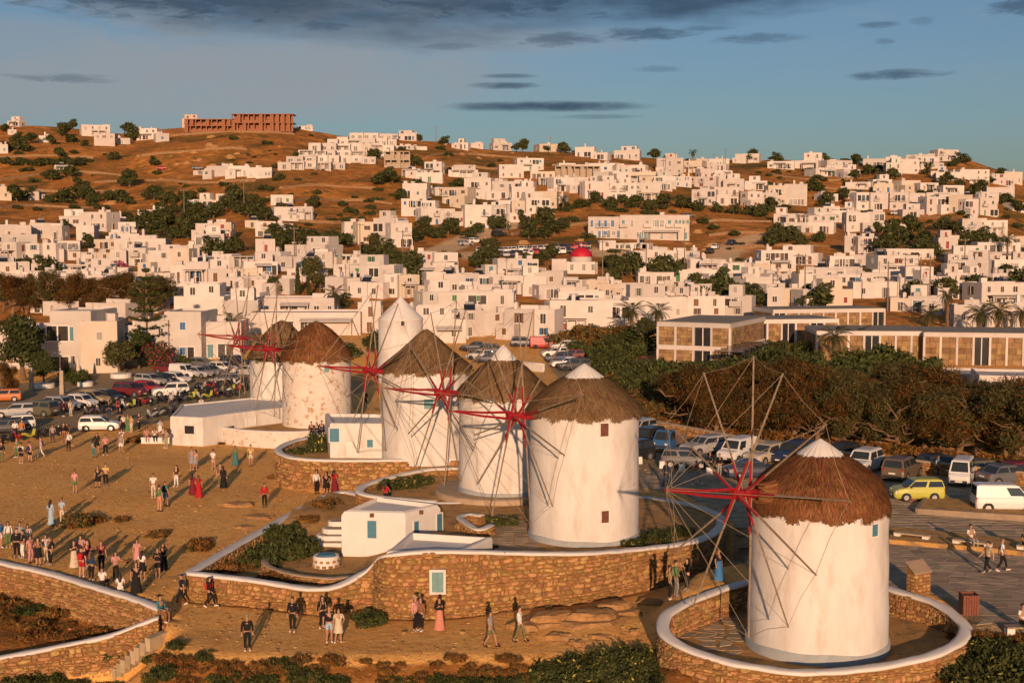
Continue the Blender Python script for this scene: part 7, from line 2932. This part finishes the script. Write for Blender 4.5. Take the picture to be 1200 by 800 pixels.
def garment(pose, what):
    key = (pose, what)
    if key in GAR:
        return GAR[key]
    J = dict(BASE)
    J.update(POSES[pose])
    P = {k: Vector(v) for k, v in J.items()}

    def sub(names, edges, grow, root, cut=None, sub_=1):
        jj = {n: (P[n], rad_of(n)) for n in names}
        if cut:
            for n, (a, b, t) in cut.items():
                ra, rb_ = rad_of(a), rad_of(b)
                jj[n] = (P[a].lerp(P[b], t), tuple(x + (y - x) * t for x, y in zip(ra, rb_)))
        return skin_mesh(what, jj, edges, grow, root, sub_)
    if what == 'body':
        jj = {n: (P[n], rad_of(n)) for n in P}
        ed = list(EDG)
        # five fingers on each hand, a nose
        for s in 'LR':
            d = (P['ha' + s] - P['wr' + s]).normalized()
            side = d.cross(Vector((0, 1, 0)))
            side = side.normalized() if side.length > .1 else Vector((1, 0, 0))
            for f in range(5):
                off = (f - 2) * .016
                ln = (.045, .075, .082, .076, .06)[f]
                a = P['ha' + s] + side * off * 1.2 + d * (.012 if f else -.025)
                b = a + d * ln * .55 + side * off * (1.6 if f == 0 else .5)
                c = b + d * ln * .40 + Vector((0, -.012, -.004))
                n1, n2 = 'f%s%da' % (s, f), 'f%s%db' % (s, f)
                jj[n1] = (b, (.0085, .0085))
                jj[n2] = (c, (.007, .007))
                ed += [('ha' + s, n1), (n1, n2)]
        jj['nose'] = (P['skull'] + Vector((0, -.105, -.045)), (.014, .016))
        ed.append(('skull', 'nose'))
        me = skin_mesh('body', jj, ed, 1.0, 'pelvis')
    elif what in ('shirt', 'jacket'):
        cut = {}
        ed = [('hem', 'waist'), ('waist', 'chest'), ('chest', 'col')]
        names = ['waist', 'chest']
        cut['hem'] = ('pelvis', 'waist', .05)
        cut['col'] = ('chest', 'neck', .72)
        for s in 'LR':
            names += ['sh' + s]
            ed += [('chest', 'sh' + s)]
            if what == 'shirt':
                cut['slv' + s] = ('sh' + s, 'el' + s, .75)
                ed += [('sh' + s, 'slv' + s)]
            else:
                names.append('el' + s)
                cut['slv' + s] = ('el' + s, 'wr' + s, .9)
                ed += [('sh' + s, 'el' + s), ('el' + s, 'slv' + s)]
        me = sub(names, ed, 1.16 if what == 'shirt' else 1.26, 'chest', cut)
    elif what in ('trousers', 'shorts'):
        ed = [('top', 'pelvis')]
        names = ['pelvis']
        cut = {'top': ('pelvis', 'waist', .7)}
        for s in 'LR':
            names += ['hi' + s]
            ed += [('pelvis', 'hi' + s)]
            if what == 'shorts':
                cut['end' + s] = ('hi' + s, 'kn' + s, .85)
                ed += [('hi' + s, 'end' + s)]
            else:
                names.append('kn' + s)
                cut['end' + s] = ('kn' + s, 'an' + s, .93)
                ed += [('hi' + s, 'kn' + s), ('kn' + s, 'end' + s)]
        me = sub(names, ed, 1.17 if what == 'trousers' else 1.22, 'pelvis', cut)
    elif what in ('skirt', 'long_skirt'):
        m = MB()
        z1 = .52 if what == 'skirt' else .06
        vs, fs = [], []
        rows = [(1.12, .145, .11), (.98, .185, .15), (.75, .205, .18), (z1 + .1, .23, .21), (z1, .25, .23)] if what == 'skirt' else [(1.12, .145, .11), (.98, .185, .15), (.7, .21, .18), (.4, .25, .22), (z1, .31, .28)]
        n = 18
        mid = (P['knL'] + P['knR']) / 2
        for z, rx, ry in rows:
            t = max(0, (.95 - z) / .45) if z > .5 else 1
            ox, oy = (mid.x * t, mid.y * t * .6)
            for j in range(n):
                a = 2 * math.pi * j / n
                w = 1 + (.06 * math.sin(a * 6) if z < .8 else 0)
                vs.append((ox + rx * w * math.cos(a), oy + ry * w * math.sin(a), z))
        for i in range(len(rows) - 1):
            for j in range(n):
                fs.append((i * n + j, (i + 1) * n + j, (i + 1) * n + (j + 1) % n, i * n + (j + 1) % n))
        m.add(vs, fs)
        me = m.mesh(what, [MATS['cloth_black']], True)
    elif what in ('shoeL', 'shoeR'):
        m = MB()
        for s in what[-1]:
            a, t = P['an' + s], P['to' + s]
            m.tube([a + Vector((0, .045, -.055)), a + Vector((0, 0, -.045)), t + Vector((0, .02, .012)), t + Vector((0, -.05, .0))], [.035, .048, .045, .03], 7)
        me = m.mesh('shoe', [MATS['cloth_black']], True)
    elif what in ('short_hair', 'long_hair', 'cap'):
        c = P['skull'] + Vector((0, .012, .02))
        m = MB()
        vs, fs = [], []
        nu, nv = 12, 7
        for j in range(nv):
            ph = math.pi * .62 * j / (nv - 1)
            for i in range(nu):
                a = 2 * math.pi * i / nu
                front = max(0, -math.sin(a))
                p2 = ph * (1 - .42 * front)
                r = (.094, .112, .105)
                vs.append((c.x + r[0] * math.sin(p2) * math.cos(a), c.y + r[1] * math.sin(p2) * math.sin(a), c.z + r[2] * math.cos(p2)))
        for j in range(nv - 1):
            for i in range(nu):
                fs.append((j * nu + i, (j + 1) * nu + i, (j + 1) * nu + (i + 1) % nu, j * nu + (i + 1) % nu))
        m.add(vs, fs)
        if what == 'long_hair':
            m.tube([c + Vector((0, .05, 0)), c + Vector((0, .085, -.15)), c + Vector((0, .11, -.34)), c + Vector((0, .10, -.44))], [.085, .10, .09, .04], 8)
        if what == 'cap':
            m.box(c.x - .07, c.y - .19, c.z + .02, c.x + .07, c.y - .08, c.z + .035)
        me = m.mesh(what, [MATS['hair_dark']], True)
    GAR[key] = me
    return me


rp_ = random.Random(31)
CN = {'lightblue': 'light blue', 'darkred': 'dark red'}


def person(px, py, top, bottom, tc, bc, yaw=0, pose='stand', hair='short_hair', z=None, where='on the dirt square', hs=None, hc='hair_dark', label=None, shoes='white', loc=None, extra=''):
    """top: shirt / jacket; bottom: trousers / shorts / skirt / long_skirt; colours of both"""
    p = loc if loc is not None else (hit(px, py) if z is None else at_z(px, py, z))
    female = hair == 'long_hair'
    s = (hs or rp_.uniform(.96, 1.04)) * (.95 if female else 1.01)
    verb = {'sit': 'sitting', 'walk': 'walking', 'phone': 'taking pictures', 'point': 'pointing', 'hug': 'reaching out an arm'}.get(pose, 'standing')
    bn = {'long_skirt': 'long skirt'}.get(bottom, bottom)
    tn = {'shirt': 'top', 'jacket': 'jacket'}[top]
    if tc == bc and bottom in ('skirt', 'long_skirt'):
        desc = '%s %sdress' % (CN.get(tc, tc), 'long ' if bottom == 'long_skirt' else '')
    else:
        desc = '%s %s and %s %s' % (CN.get(tc, tc), tn, CN.get(bc, bc), bn)
    lab = label or ('person in %s %s %s%s' % (desc, verb, where, extra))
    zoff = -.82 * s if pose == 'sit' else 0.0
    t = thing('person', lab, 'person', (p.x, p.y, p.z + zoff - .0), math.radians(yaw))
    t.scale = (s * rp_.uniform(.94, 1.08), s * rp_.uniform(.95, 1.08), s)
    sk = MATS[rp_.choice(['skin_light', 'skin_tan', 'skin_tan'])]
    for nm, mt in (('body', sk), (top, MATS['cloth_' + tc]), (bottom, MATS['cloth_' + bc]), (hair, MATS[hc] if hair != 'cap' else MATS['cloth_' + rp_.choice(['black', 'navy', 'khaki'])]), ('shoeL', MATS['cloth_' + shoes]), ('shoeR', MATS['cloth_' + shoes])):
        setmat(link(nm.rstrip('LR') if nm.startswith('shoe') else nm, garment(pose, nm), t), mt)
    LABELS.setdefault(lab, []).append(t)
    if pose in ('stand', 'relax', 'walk') and bottom in ('trousers', 'shorts') and rp_.random() < .38:
        bc_ = rp_.choice(['black', 'navy', 'tan', 'olive', 'red', 'grey'])
        b = link('backpack', BAG, None, t.location, scale=t.scale)
        b.rotation_euler = t.rotation_euler
        setmat(b, MATS['cloth_' + bc_])
        tag(b, '%s backpack worn by the %s and %s clad visitor' % (bc_, CN.get(tc, tc), CN.get(bc, bc)), 'backpack', 'backpacks worn by visitors')
    return t


LABELS = {}
_m = MB()
_vs = []
for _z, _w, _d in ((1.02, .13, .09), (1.08, .16, .13), (1.30, .15, .12), (1.40, .11, .07)):
    _vs += [(-_w, .10, _z), (_w, .10, _z), (_w * .85, .10 + _d, _z), (-_w * .85, .10 + _d, _z)]
_fs = [(3, 2, 1, 0), (12, 13, 14, 15)]
for _r in range(3):
    for _k in range(4):
        _fs.append((_r * 4 + _k, _r * 4 + (_k + 1) % 4, _r * 4 + 4 + (_k + 1) % 4, _r * 4 + 4 + _k))
_m.add(_vs, _fs)
for _s in (-1, 1):
    _m.tube([(_s * .10, .12, 1.05), (_s * .16, -.10, 1.15), (_s * .13, -.14, 1.32), (_s * .11, 0, 1.475), (_s * .10, .12, 1.38)], .018, 4)
BAG = _m.mesh('backpack', [MATS['cloth_black']])
L, S, C = 'long_hair', 'short_hair', 'cap'
SQ = 'on the dirt square'
PP = [
    # far end of the square and the parking
    (2, 541, 'jacket', 'trousers', 'black', 'olive', 20, 'stand', S, 'near the parked scooters'), (20, 536, 'shirt', 'trousers', 'green', 'green', -30, 'relax', L, 'near the parked scooters'), (25, 543, 'shirt', 'shorts', 'white', 'black', 170, 'stand', S, 'near the parked scooters'),
    (35, 541, 'shirt', 'shorts', 'pink', 'black', 150, 'relax', S, 'near the parked scooters'), (48, 536, 'shirt', 'trousers', 'lilac', 'white', -80, 'walk', S, 'with a yellow bag'), (18, 513, 'jacket', 'trousers', 'white', 'black', 20, 'stand', S, 'beside the white corner hatchback'),
    (26, 513, 'jacket', 'trousers', 'orange', 'grey', 40, 'stand', S, 'beside the white corner hatchback'), (62, 518, 'shirt', 'trousers', 'grey', 'navy', 10, 'relax', L, 'by the scooters'), (75, 518, 'jacket', 'trousers', 'black', 'brown', 0, 'stand', S, 'by the scooters'), (79, 517, 'jacket', 'trousers', 'brown', 'black', -20, 'stand', S, 'by the scooters'),
    (81, 528, 'jacket', 'trousers', 'white', 'black', -15, 'relax', S, SQ), (110, 536, 'jacket', 'trousers', 'black', 'teal', 160, 'relax', L, SQ), (114, 528, 'jacket', 'skirt', 'black', 'black', 10, 'stand', L, SQ), (124, 533, 'shirt', 'trousers', 'pink', 'black', 20, 'relax', S, 'carrying a green bag'),
    (142, 531, 'shirt', 'shorts', 'grey', 'white', -20, 'relax', S, 'with a pink bag'), (143, 523, 'shirt', 'trousers', 'white', 'white', 10, 'phone', L, SQ), (75, 488, 'jacket', 'trousers', 'black', 'black', -60, 'stand', S, 'behind the scooter row'), (83, 487, 'jacket', 'trousers', 'cream', 'cream', 60, 'stand', L, 'behind the scooter row'),
    (145, 505, 'shirt', 'trousers', 'white', 'black', 10, 'stand', L, 'beside the broadside hatchback'), (150, 505, 'shirt', 'long_skirt', 'green', 'green', 30, 'relax', L, 'beside the broadside hatchback'), (154, 506, 'shirt', 'trousers', 'tan', 'cream', -30, 'stand', L, 'beside the broadside hatchback'),
    (163, 505, 'shirt', 'trousers', 'black', 'black', 70, 'phone', S, 'beside the broadside hatchback'), (141, 497, 'jacket', 'trousers', 'black', 'black', 10, 'stand', S, 'behind the broadside hatchback'), (128, 489, 'jacket', 'trousers', 'black', 'navy', 10, 'stand', S, 'between the scooters'),
    (195, 525, 'shirt', 'trousers', 'khaki', 'khaki', -40, 'relax', S, 'beside the seated group'), (188, 511, 'shirt', 'skirt', 'lightblue', 'white', 20, 'stand', L, 'beside the seated group'),
    (201, 478, 'shirt', 'trousers', 'lightblue', 'navy', 0, 'relax', S, 'among the scooters'), (236, 484, 'shirt', 'shorts', 'white', 'pink', 10, 'relax', L, 'among the scooters'), (181, 459, 'shirt', 'trousers', 'white', 'grey', 10, 'stand', S, 'by the white off-road car'), (274, 444, 'jacket', 'trousers', 'cream', 'cream', 0, 'stand', L, 'by the mill cars'), (269, 440, 'shirt', 'trousers', 'black', 'black', 0, 'stand', S, 'by the mill cars'),
    # middle of the square
    (88, 578, 'shirt', 'shorts', 'pink', 'green', 175, 'stand', S, 'alone on the dirt square'), (115, 571, 'shirt', 'skirt', 'black', 'black', -10, 'relax', L, 'in a couple on the dirt square'), (124, 569, 'shirt', 'trousers', 'yellow', 'black', 10, 'cross', S, 'in a couple on the dirt square'),
    (180, 583, 'shirt', 'trousers', 'white', 'cream', 200, 'stand', S, SQ), (187, 599, 'shirt', 'shorts', 'green', 'salmon', 150, 'hug', S, 'with a black backpack'), (194, 593, 'shirt', 'shorts', 'teal', 'blue', 150, 'relax', S, SQ), (207, 570, 'shirt', 'trousers', 'black', 'white', -20, 'relax', L, SQ),
    (226, 580, 'shirt', 'long_skirt', 'darkred', 'darkred', 165, 'stand', L, 'arm in arm'), (233, 583, 'shirt', 'long_skirt', 'red', 'red', 190, 'relax', L, 'arm in arm'), (225, 550, 'shirt', 'skirt', 'grey', 'grey', 20, 'stand', S, SQ), (229, 550, 'shirt', 'skirt', 'pink', 'grey', -30, 'stand', L, SQ),
    (250, 551, 'shirt', 'shorts', 'white', 'tan', 150, 'relax', S, SQ), (258, 570, 'shirt', 'trousers', 'olive', 'olive', 40, 'stand', C, SQ), (262, 572, 'jacket', 'long_skirt', 'black', 'black', 170, 'stand', L, SQ), (276, 545, 'shirt', 'long_skirt', 'green', 'teal', 10, 'phone', L, SQ), (294, 546, 'shirt', 'shorts', 'yellow', 'cream', 10, 'stand', S, SQ),
    (60, 615, 'jacket', 'long_skirt', 'lightblue', 'lightblue', 160, 'relax', L, SQ), (73, 613, 'shirt', 'trousers', 'lightblue', 'cream', 170, 'stand', S, SQ),
    (310, 594, 'jacket', 'trousers', 'red', 'black', 20, 'stand', S, SQ), (371, 578, 'jacket', 'trousers', 'white', 'black', 40, 'stand', S, 'below the rounded terrace'), (377, 572, 'shirt', 'trousers', 'black', 'white', 10, 'phone', S, 'below the rounded terrace'), (385, 570, 'jacket', 'trousers', 'tan', 'tan', -20, 'stand', S, 'below the rounded terrace'),
    (382, 579, 'shirt', 'skirt', 'black', 'black', 20, 'relax', L, 'below the rounded terrace'), (392, 577, 'shirt', 'long_skirt', 'red', 'darkred', 150, 'relax', L, 'below the rounded terrace'), (408, 572, 'jacket', 'shorts', 'brown', 'cream', 10, 'cross', S, 'below the rounded terrace'), (434, 571, 'jacket', 'shorts', 'olive', 'cream', 10, 'phone', S, 'below the rounded terrace'),
    # crowd along the retaining wall
    (0, 642, 'jacket', 'shorts', 'blue', 'white', 60, 'stand', S, 'in the crowd by the wall'), (10, 641, 'jacket', 'trousers', 'white', 'green', 20, 'stand', L, 'in the crowd by the wall'), (20, 653, 'jacket', 'trousers', 'black', 'black', 10, 'stand', S, 'in the crowd by the wall'),
    (27, 654, 'shirt', 'trousers', 'black', 'white', -60, 'relax', S, 'in the crowd by the wall'), (33, 646, 'shirt', 'trousers', 'white', 'grey', 30, 'stand', L, 'in the crowd by the wall'), (24, 643, 'jacket', 'trousers', 'grey', 'black', 15, 'stand', S, 'in the crowd by the wall'), (36, 659, 'shirt', 'trousers', 'pink', 'pink', 60, 'relax', L, 'in the crowd by the wall'),
    (45, 662, 'shirt', 'skirt', 'brown', 'black', 10, 'phone', L, 'in the crowd by the wall'), (54, 659, 'shirt', 'trousers', 'white', 'cream', 10, 'stand', S, 'in the crowd by the wall'), (59, 662, 'shirt', 'trousers', 'black', 'black', -40, 'stand', L, 'in the crowd by the wall'),
    (87, 665, 'shirt', 'long_skirt', 'black', 'cream', 30, 'phone', L, 'in the crowd by the wall'), (95, 661, 'shirt', 'shorts', 'pink', 'cream', 10, 'relax', S, 'in the crowd by the wall'), (96, 676, 'shirt', 'shorts', 'black', 'red', 170, 'stand', S, 'close to the retaining wall'), (103, 666, 'shirt', 'skirt', 'darkred', 'darkred', -30, 'stand', L, 'in the crowd by the wall'),
    (119, 669, 'shirt', 'trousers', 'darkred', 'black', 40, 'point', S, 'behind the seated pair'), (136, 680, 'shirt', 'trousers', 'pink', 'black', 30, 'cross', L, 'beside the seated pair'), (160, 695, 'shirt', 'long_skirt', 'black', 'black', 20, 'relax', L, 'close to the retaining wall'), (161, 664, 'shirt', 'skirt', 'pink', 'pink', 10, 'relax', L, SQ),
    (167, 679, 'shirt', 'skirt', 'white', 'black', 160, 'relax', L, SQ), (185, 677, 'jacket', 'shorts', 'black', 'black', 10, 'phone', S, SQ), (192, 668, 'shirt', 'long_skirt', 'black', 'black', -10, 'relax', L, 'behind the photographer'), (107, 680, 'jacket', 'trousers', 'navy', 'black', 160, 'stand', L, 'in the crowd by the wall'),
    # on the lower path
    (213, 709, 'shirt', 'trousers', 'black', 'black', -80, 'walk', C, 'on the earth path'), (246, 711, 'jacket', 'trousers', 'black', 'black', 80, 'walk', L, 'along the yard wall corner'), (290, 762, 'jacket', 'trousers', 'black', 'black', 15, 'stand', C, 'at the edge of the earth path'), (343, 740, 'jacket', 'trousers', 'black', 'black', -10, 'stand', S, 'on the earth path'),
    (378, 735, 'jacket', 'trousers', 'black', 'black', 30, 'relax', L, 'with an orange scarf'), (386, 752, 'shirt', 'shorts', 'black', 'lightblue', 10, 'stand', S, 'on the earth path'), (397, 752, 'shirt', 'skirt', 'cream', 'cream', 10, 'relax', L, 'on the earth path'), (487, 739, 'jacket', 'trousers', 'pink', 'black', 60, 'stand', C, 'before the tall yard wall'),
    (493, 739, 'jacket', 'trousers', 'brown', 'black', -40, 'stand', S, 'before the tall yard wall'), (515, 738, 'jacket', 'long_skirt', 'black', 'salmon', 10, 'phone', L, 'before the tall yard wall'), (575, 758, 'shirt', 'shorts', 'grey', 'olive', 60, 'walk', S, 'on the earth path'), (609, 752, 'jacket', 'trousers', 'white', 'olive', 70, 'walk', S, 'beside the rock outcrop'),
    (785, 702, 'shirt', 'trousers', 'tan', 'black', 90, 'stand', S, 'beside the oval yard wall'), (792, 698, 'jacket', 'trousers', 'green', 'grey', 90, 'relax', S, 'beside the oval yard wall'), (805, 692, 'jacket', 'trousers', 'black', 'black', -60, 'phone', L, 'beside the oval yard wall'), (842, 680, 'shirt', 'long_skirt', 'black', 'blue', 40, 'stand', L, 'in the shade'),
    # paved square
    (1157, 671, 'shirt', 'trousers', 'khaki', 'black', -70, 'walk', S, 'on the paved square'), (1174, 669, 'shirt', 'trousers', 'white', 'black', 80, 'walk', S, 'on the paved square'), (780, 569, 'jacket', 'trousers', 'navy', 'navy', -60, 'walk', S, 'before the concrete blocks'), (816, 568, 'shirt', 'trousers', 'red', 'grey', 70, 'walk', S, 'before the concrete blocks'),
    (843, 558, 'jacket', 'trousers', 'black', 'grey', 20, 'relax', S, 'by the dark navy saloon'), (832, 555, 'jacket', 'trousers', 'black', 'black', -20, 'stand', S, 'by the dark navy saloon'), (1099, 559, 'shirt', 'trousers', 'blue', 'navy', 90, 'stand', L, 'by the black car'), (428, 476, 'jacket', 'trousers', 'black', 'black', 0, 'stand', S, 'in the gap behind the mills'),
]
for q in PP:
    px, py, top, bot, tc, bc, yaw, pose, hair, where = q
    person(px, py, top, bot, tc, bc, yaw, pose, hair, where=where, hc=rp_.choice(['hair_dark', 'hair_dark', 'hair_brown']), shoes=rp_.choice(['white', 'black', 'grey']))
# seated people
for px, py, z, tc, bc, hair, yaw, where in ((120, 683, -1.08, 'white', 'black', S, 170, 'on the coping of the retaining wall'), (141, 690, -1.1, 'white', 'white', L, 190, 'on the coping of the retaining wall'), (365, 506, .22, 'black', 'black', S, 10, 'first on the peeling wall'), (371, 506, .22, 'black', 'navy', L, 0, 'second on the peeling wall'), (377, 505, .22, 'navy', 'black', S, -10, 'third on the peeling wall'),
                                            (452, 580, .22, 'red', 'black', L, 160, 'on the coping behind the cubic house'), (188, 718, -1.35, 'teal', 'brown', C, 60, 'at the end of the curved wall')):
    person(px, py, 'jacket' if tc in ('black', 'teal', 'navy') else 'shirt', 'trousers', tc, bc, yaw, 'sit', hair, z=z, where=where)
for px, py, tc, bc, where in ((1137, 643, 'white', 'grey', 'on the stone slab bench'), (1201, 648, 'black', 'black', 'on the stone slab bench'), (1198, 742, 'white', 'black', 'on the bench at the shrubs')):
    p = hit(px, py)
    person(0, 0, 'shirt', 'trousers', tc, bc, 20, 'sit', S, loc=Vector((p.x, p.y, p.z + .50)), where=where)
# white low bench with seated group at the far scrub mound
p = hit(183, 519)
m = MB()
m.box(-1.3, -.3, -.05, 1.3, .3, .48)
m.box(-1.35, -.35, .48, 1.35, .35, .56)
tag(m.build('white_bench', MATS['concrete_white'], None, loc=p), 'low white bench with a seated group beside the scrub mound', 'bench')
for dx, tc, bc, hair in ((-.85, 'pink', 'pink', L), (-.1, 'white', 'black', L), (.7, 'black', 'grey', S)):
    person(0, 0, 'shirt', 'trousers', tc, bc, 20, 'sit', hair, loc=Vector((p.x + dx, p.y - .1, p.z + .56)), where='on the low white bench')
for lab, ts in LABELS.items():
    if len(ts) > 1:
        for t in ts:
            t['group'] = 'people alike: ' + lab

bpy.data.scenes.remove(TMP)

# ------------------------------------------------------------------ poles, terrace walls and small things
pm('pole_grey', (.20, .16, .12), (.14, .11, .08), scale=3, rough=.9)
pm('field_stone', (.27, .165, .085), (.19, .115, .06), scale=1.5, rough=.95, bump=.8, bscale=4)
pm('canvas', (.55, .47, .36), (.48, .40, .30), scale=3, rough=.95)


def utility_pole(px, py, h, arms, label):
    p = hit(px, py)
    t = thing('utility_pole', label, 'pole', p)
    m = MB()
    m.tube([(0, 0, -.5), (0, 0, h)], [.16, .10], 6)
    m.build('pole', MATS['pole_grey'], t)
    for i in range(arms):
        m = MB()
        m.box(-1.0, -.06, h - .5 - i * .9, 1.0, .06, h - .36 - i * .9)
        o = m.build('crossarm', MATS['pole_grey'], t)
        for x in (-.85, 0, .85):
            k = MB()
            k.tube([(x, 0, h - .36 - i * .9), (x, 0, h - .16 - i * .9)], .05, 5)
            k.build('insulator', MATS['whitewash_clean'], o)


for px, py, h, n, l in ((137, 362, 8, 1, 'pole rising from the tamarisk hedge'), (216, 254, 8, 1, 'pole among the hillside trees left of the square villa'), (286, 243, 8, 1, 'pole above the dark hillside grove'), (345, 302, 7, 1, 'pole left of the dark grove'), (422, 302, 8, 1, 'pole in front of the dark grove'),
                        (472, 312, 8, 1, 'pole beside the pale road'), (594, 272, 8, 1, 'pole at the top of the pale road'), (706, 332, 9, 1, 'pole below the hillside car park'), (757, 327, 9, 2, 'double armed pole before the blue windowed house'), (802, 320, 10, 0, 'bare tall mast below the blue balcony hotel'),
                        (935, 352, 9, 1, 'left pole of the close pair above the hotel'), (943, 353, 9, 2, 'right double armed pole of the close pair above the hotel'), (1040, 364, 9, 1, 'pole at the end of the hotel wing'), (1060, 358, 9, 1, 'pole beside the low house with orange door'), (1078, 358, 9, 2, 'double armed pole beside the low house'),
                        (1089, 364, 10, 1, 'tall pole before the stone ruin'), (1130, 322, 8, 1, 'pole below the right hand grove'), (780, 207, 8, 1, 'pole among the ridge houses'), (715, 202, 8, 1, 'pole beside the concrete frame'), (645, 182, 8, 1, 'pole at the end of the brown crest'), (850, 197, 8, 1, 'pole on the ridge near the lone palm'), (511, 168, 7, 1, 'pole on the brown crest')):
    utility_pole(px, py, h, n, 'wooden utility ' + l if l.startswith('pole') else l)


def street_lamp(px, py, h, label):
    p = hit(px, py)
    t = thing('street_lamp', label, 'lamp', p)
    m = MB()
    m.tube([(0, 0, -.3), (0, 0, h)], [.07, .045], 6)
    m.build('post', MATS['pole_grey'], t)
    m = MB()
    m.lathe([(.05, h - .02), (.22, h + .12), (.24, h + .35), (.14, h + .48), (.02, h + .5)], 12)
    m.build('globe', MATS['lamp_clear'], t, smooth=True)


for px, py, h, l in ((463, 470, 4.2, 'white globe street lamp in the gap behind the peeling mill'), (78, 398, 4, 'globe street lamp by the tamarisk hedge'), (105, 398, 4, 'globe street lamp before the long hedge'), (60, 402, 4, 'globe street lamp at the hedge end'), (548, 432, 4, 'street lamp beside the parked cars behind the thatch')):
    street_lamp(px, py, h, l)

# closed garden umbrella, posts
p = hit(92, 447)
t = thing('garden_umbrella', 'closed cream garden umbrella before the cream house', 'umbrella', p)
m = MB()
m.tube([(0, 0, -.1), (0, 0, 3.3)], .04, 6)
m.build('pole', MATS['bark'], t)
m = MB()
m.lathe([(.30, 1.0), (.26, 1.6), (.20, 2.3), (.08, 3.1), (.02, 3.2)], 10)
m.build('canopy', MATS['canvas'], t)
for px, py, l in ((73, 462, 'square stone gate post before the parking'), (37, 458, 'pale wooden post under the big tree')):
    p = hit(px, py)
    m = MB()
    m.prism([(-.25, -.25), (.25, -.25), (.25, .25), (-.25, .25)], -.2, 2.9, inset=.15)
    tag(m.build('gate_post', MATS['raw_concrete'], None, loc=p), l, 'post')

# dry-stone terrace walls following the slope
TW = [[(0, 212), (45, 205), (100, 203), (150, 207)], [(0, 245), (40, 242), (90, 244), (130, 243)], [(110, 215), (170, 212), (230, 215), (300, 213)], [(200, 160), (240, 157), (300, 156), (345, 158)], [(160, 184), (220, 178), (290, 176)], [(330, 222), (380, 218), (440, 222)], [(340, 238), (400, 236), (460, 240)],
      [(500, 185), (560, 182), (630, 187)], [(480, 200), (540, 195), (600, 198)], [(690, 262), (640, 268), (600, 276)], [(810, 262), (870, 260), (940, 262)], [(830, 277), (900, 274), (970, 277)], [(860, 292), (930, 288), (985, 291)], [(900, 205), (960, 212), (1000, 210)], [(905, 222), (960, 220), (1000, 224)], [(1060, 252), (1110, 256), (1140, 262)],
      [(20, 222), (80, 226), (140, 224)], [(350, 260), (390, 262), (420, 258)], [(0, 185), (50, 183), (110, 186)], [(1010, 300), (1050, 305), (1110, 300)]]
TN = ['long', 'curving', 'broken', 'low', 'straight']
for i, tw in enumerate(TW):
    pts = [hit(*q) for q in tw]
    line = [Vector((q.x, q.y, q.z + .75)) for q in pts]
    R_ = resample(line, 6)
    R_ = [Vector((q.x, q.y, h1(q.x, q.y) + .8 + .15 * math.sin(k * 1.3))) for k, q in enumerate(R_)]
    near = 'below the brick building' if i in (3, 4) else ('on the bare left slope' if tw[0][0] < 200 else ('below the terraced hotel' if tw[0][0] < 480 else ('on the brown crest' if tw[0][1] < 205 and tw[0][0] < 700 else ('below the ridge houses' if tw[0][1] < 240 else 'on the open right slope'))))
    lb = '%s dry-stone terrace wall %s' % (TN[i % 5], near)
    o = stone_wall('terrace_wall', lb, R_, step=4, thick=.6, cop=None, stones=False, core='field_stone')
    o['group'] = 'terrace walls alike: ' + lb
# rock patches on the hill
for i in range(60):
    x, y = rh.choice([(rh.uniform(180, 345), rh.uniform(158, 195)), (rh.uniform(0, 340), rh.uniform(170, 250)), (rh.uniform(400, 700), rh.uniform(175, 200)), (rh.uniform(600, 900), rh.uniform(255, 300))])
    p = hit(x, y)
    if near_house(p) < 3:
        continue
    s = rh.uniform(.8, 2.4)
    nm = 'below the brick building' if 180 < x < 345 and y < 200 else ('on the bare left slope' if x < 345 else ('on the brown crest' if y < 205 else 'on the open right slope'))
    lb = '%s pale rock %s' % ('big flat' if s > 1.6 else 'small', nm)
    rock(0, 0, s, s * .7, s * .45, lb, 100 + i, loc=p, group='rocks alike: ' + lb)
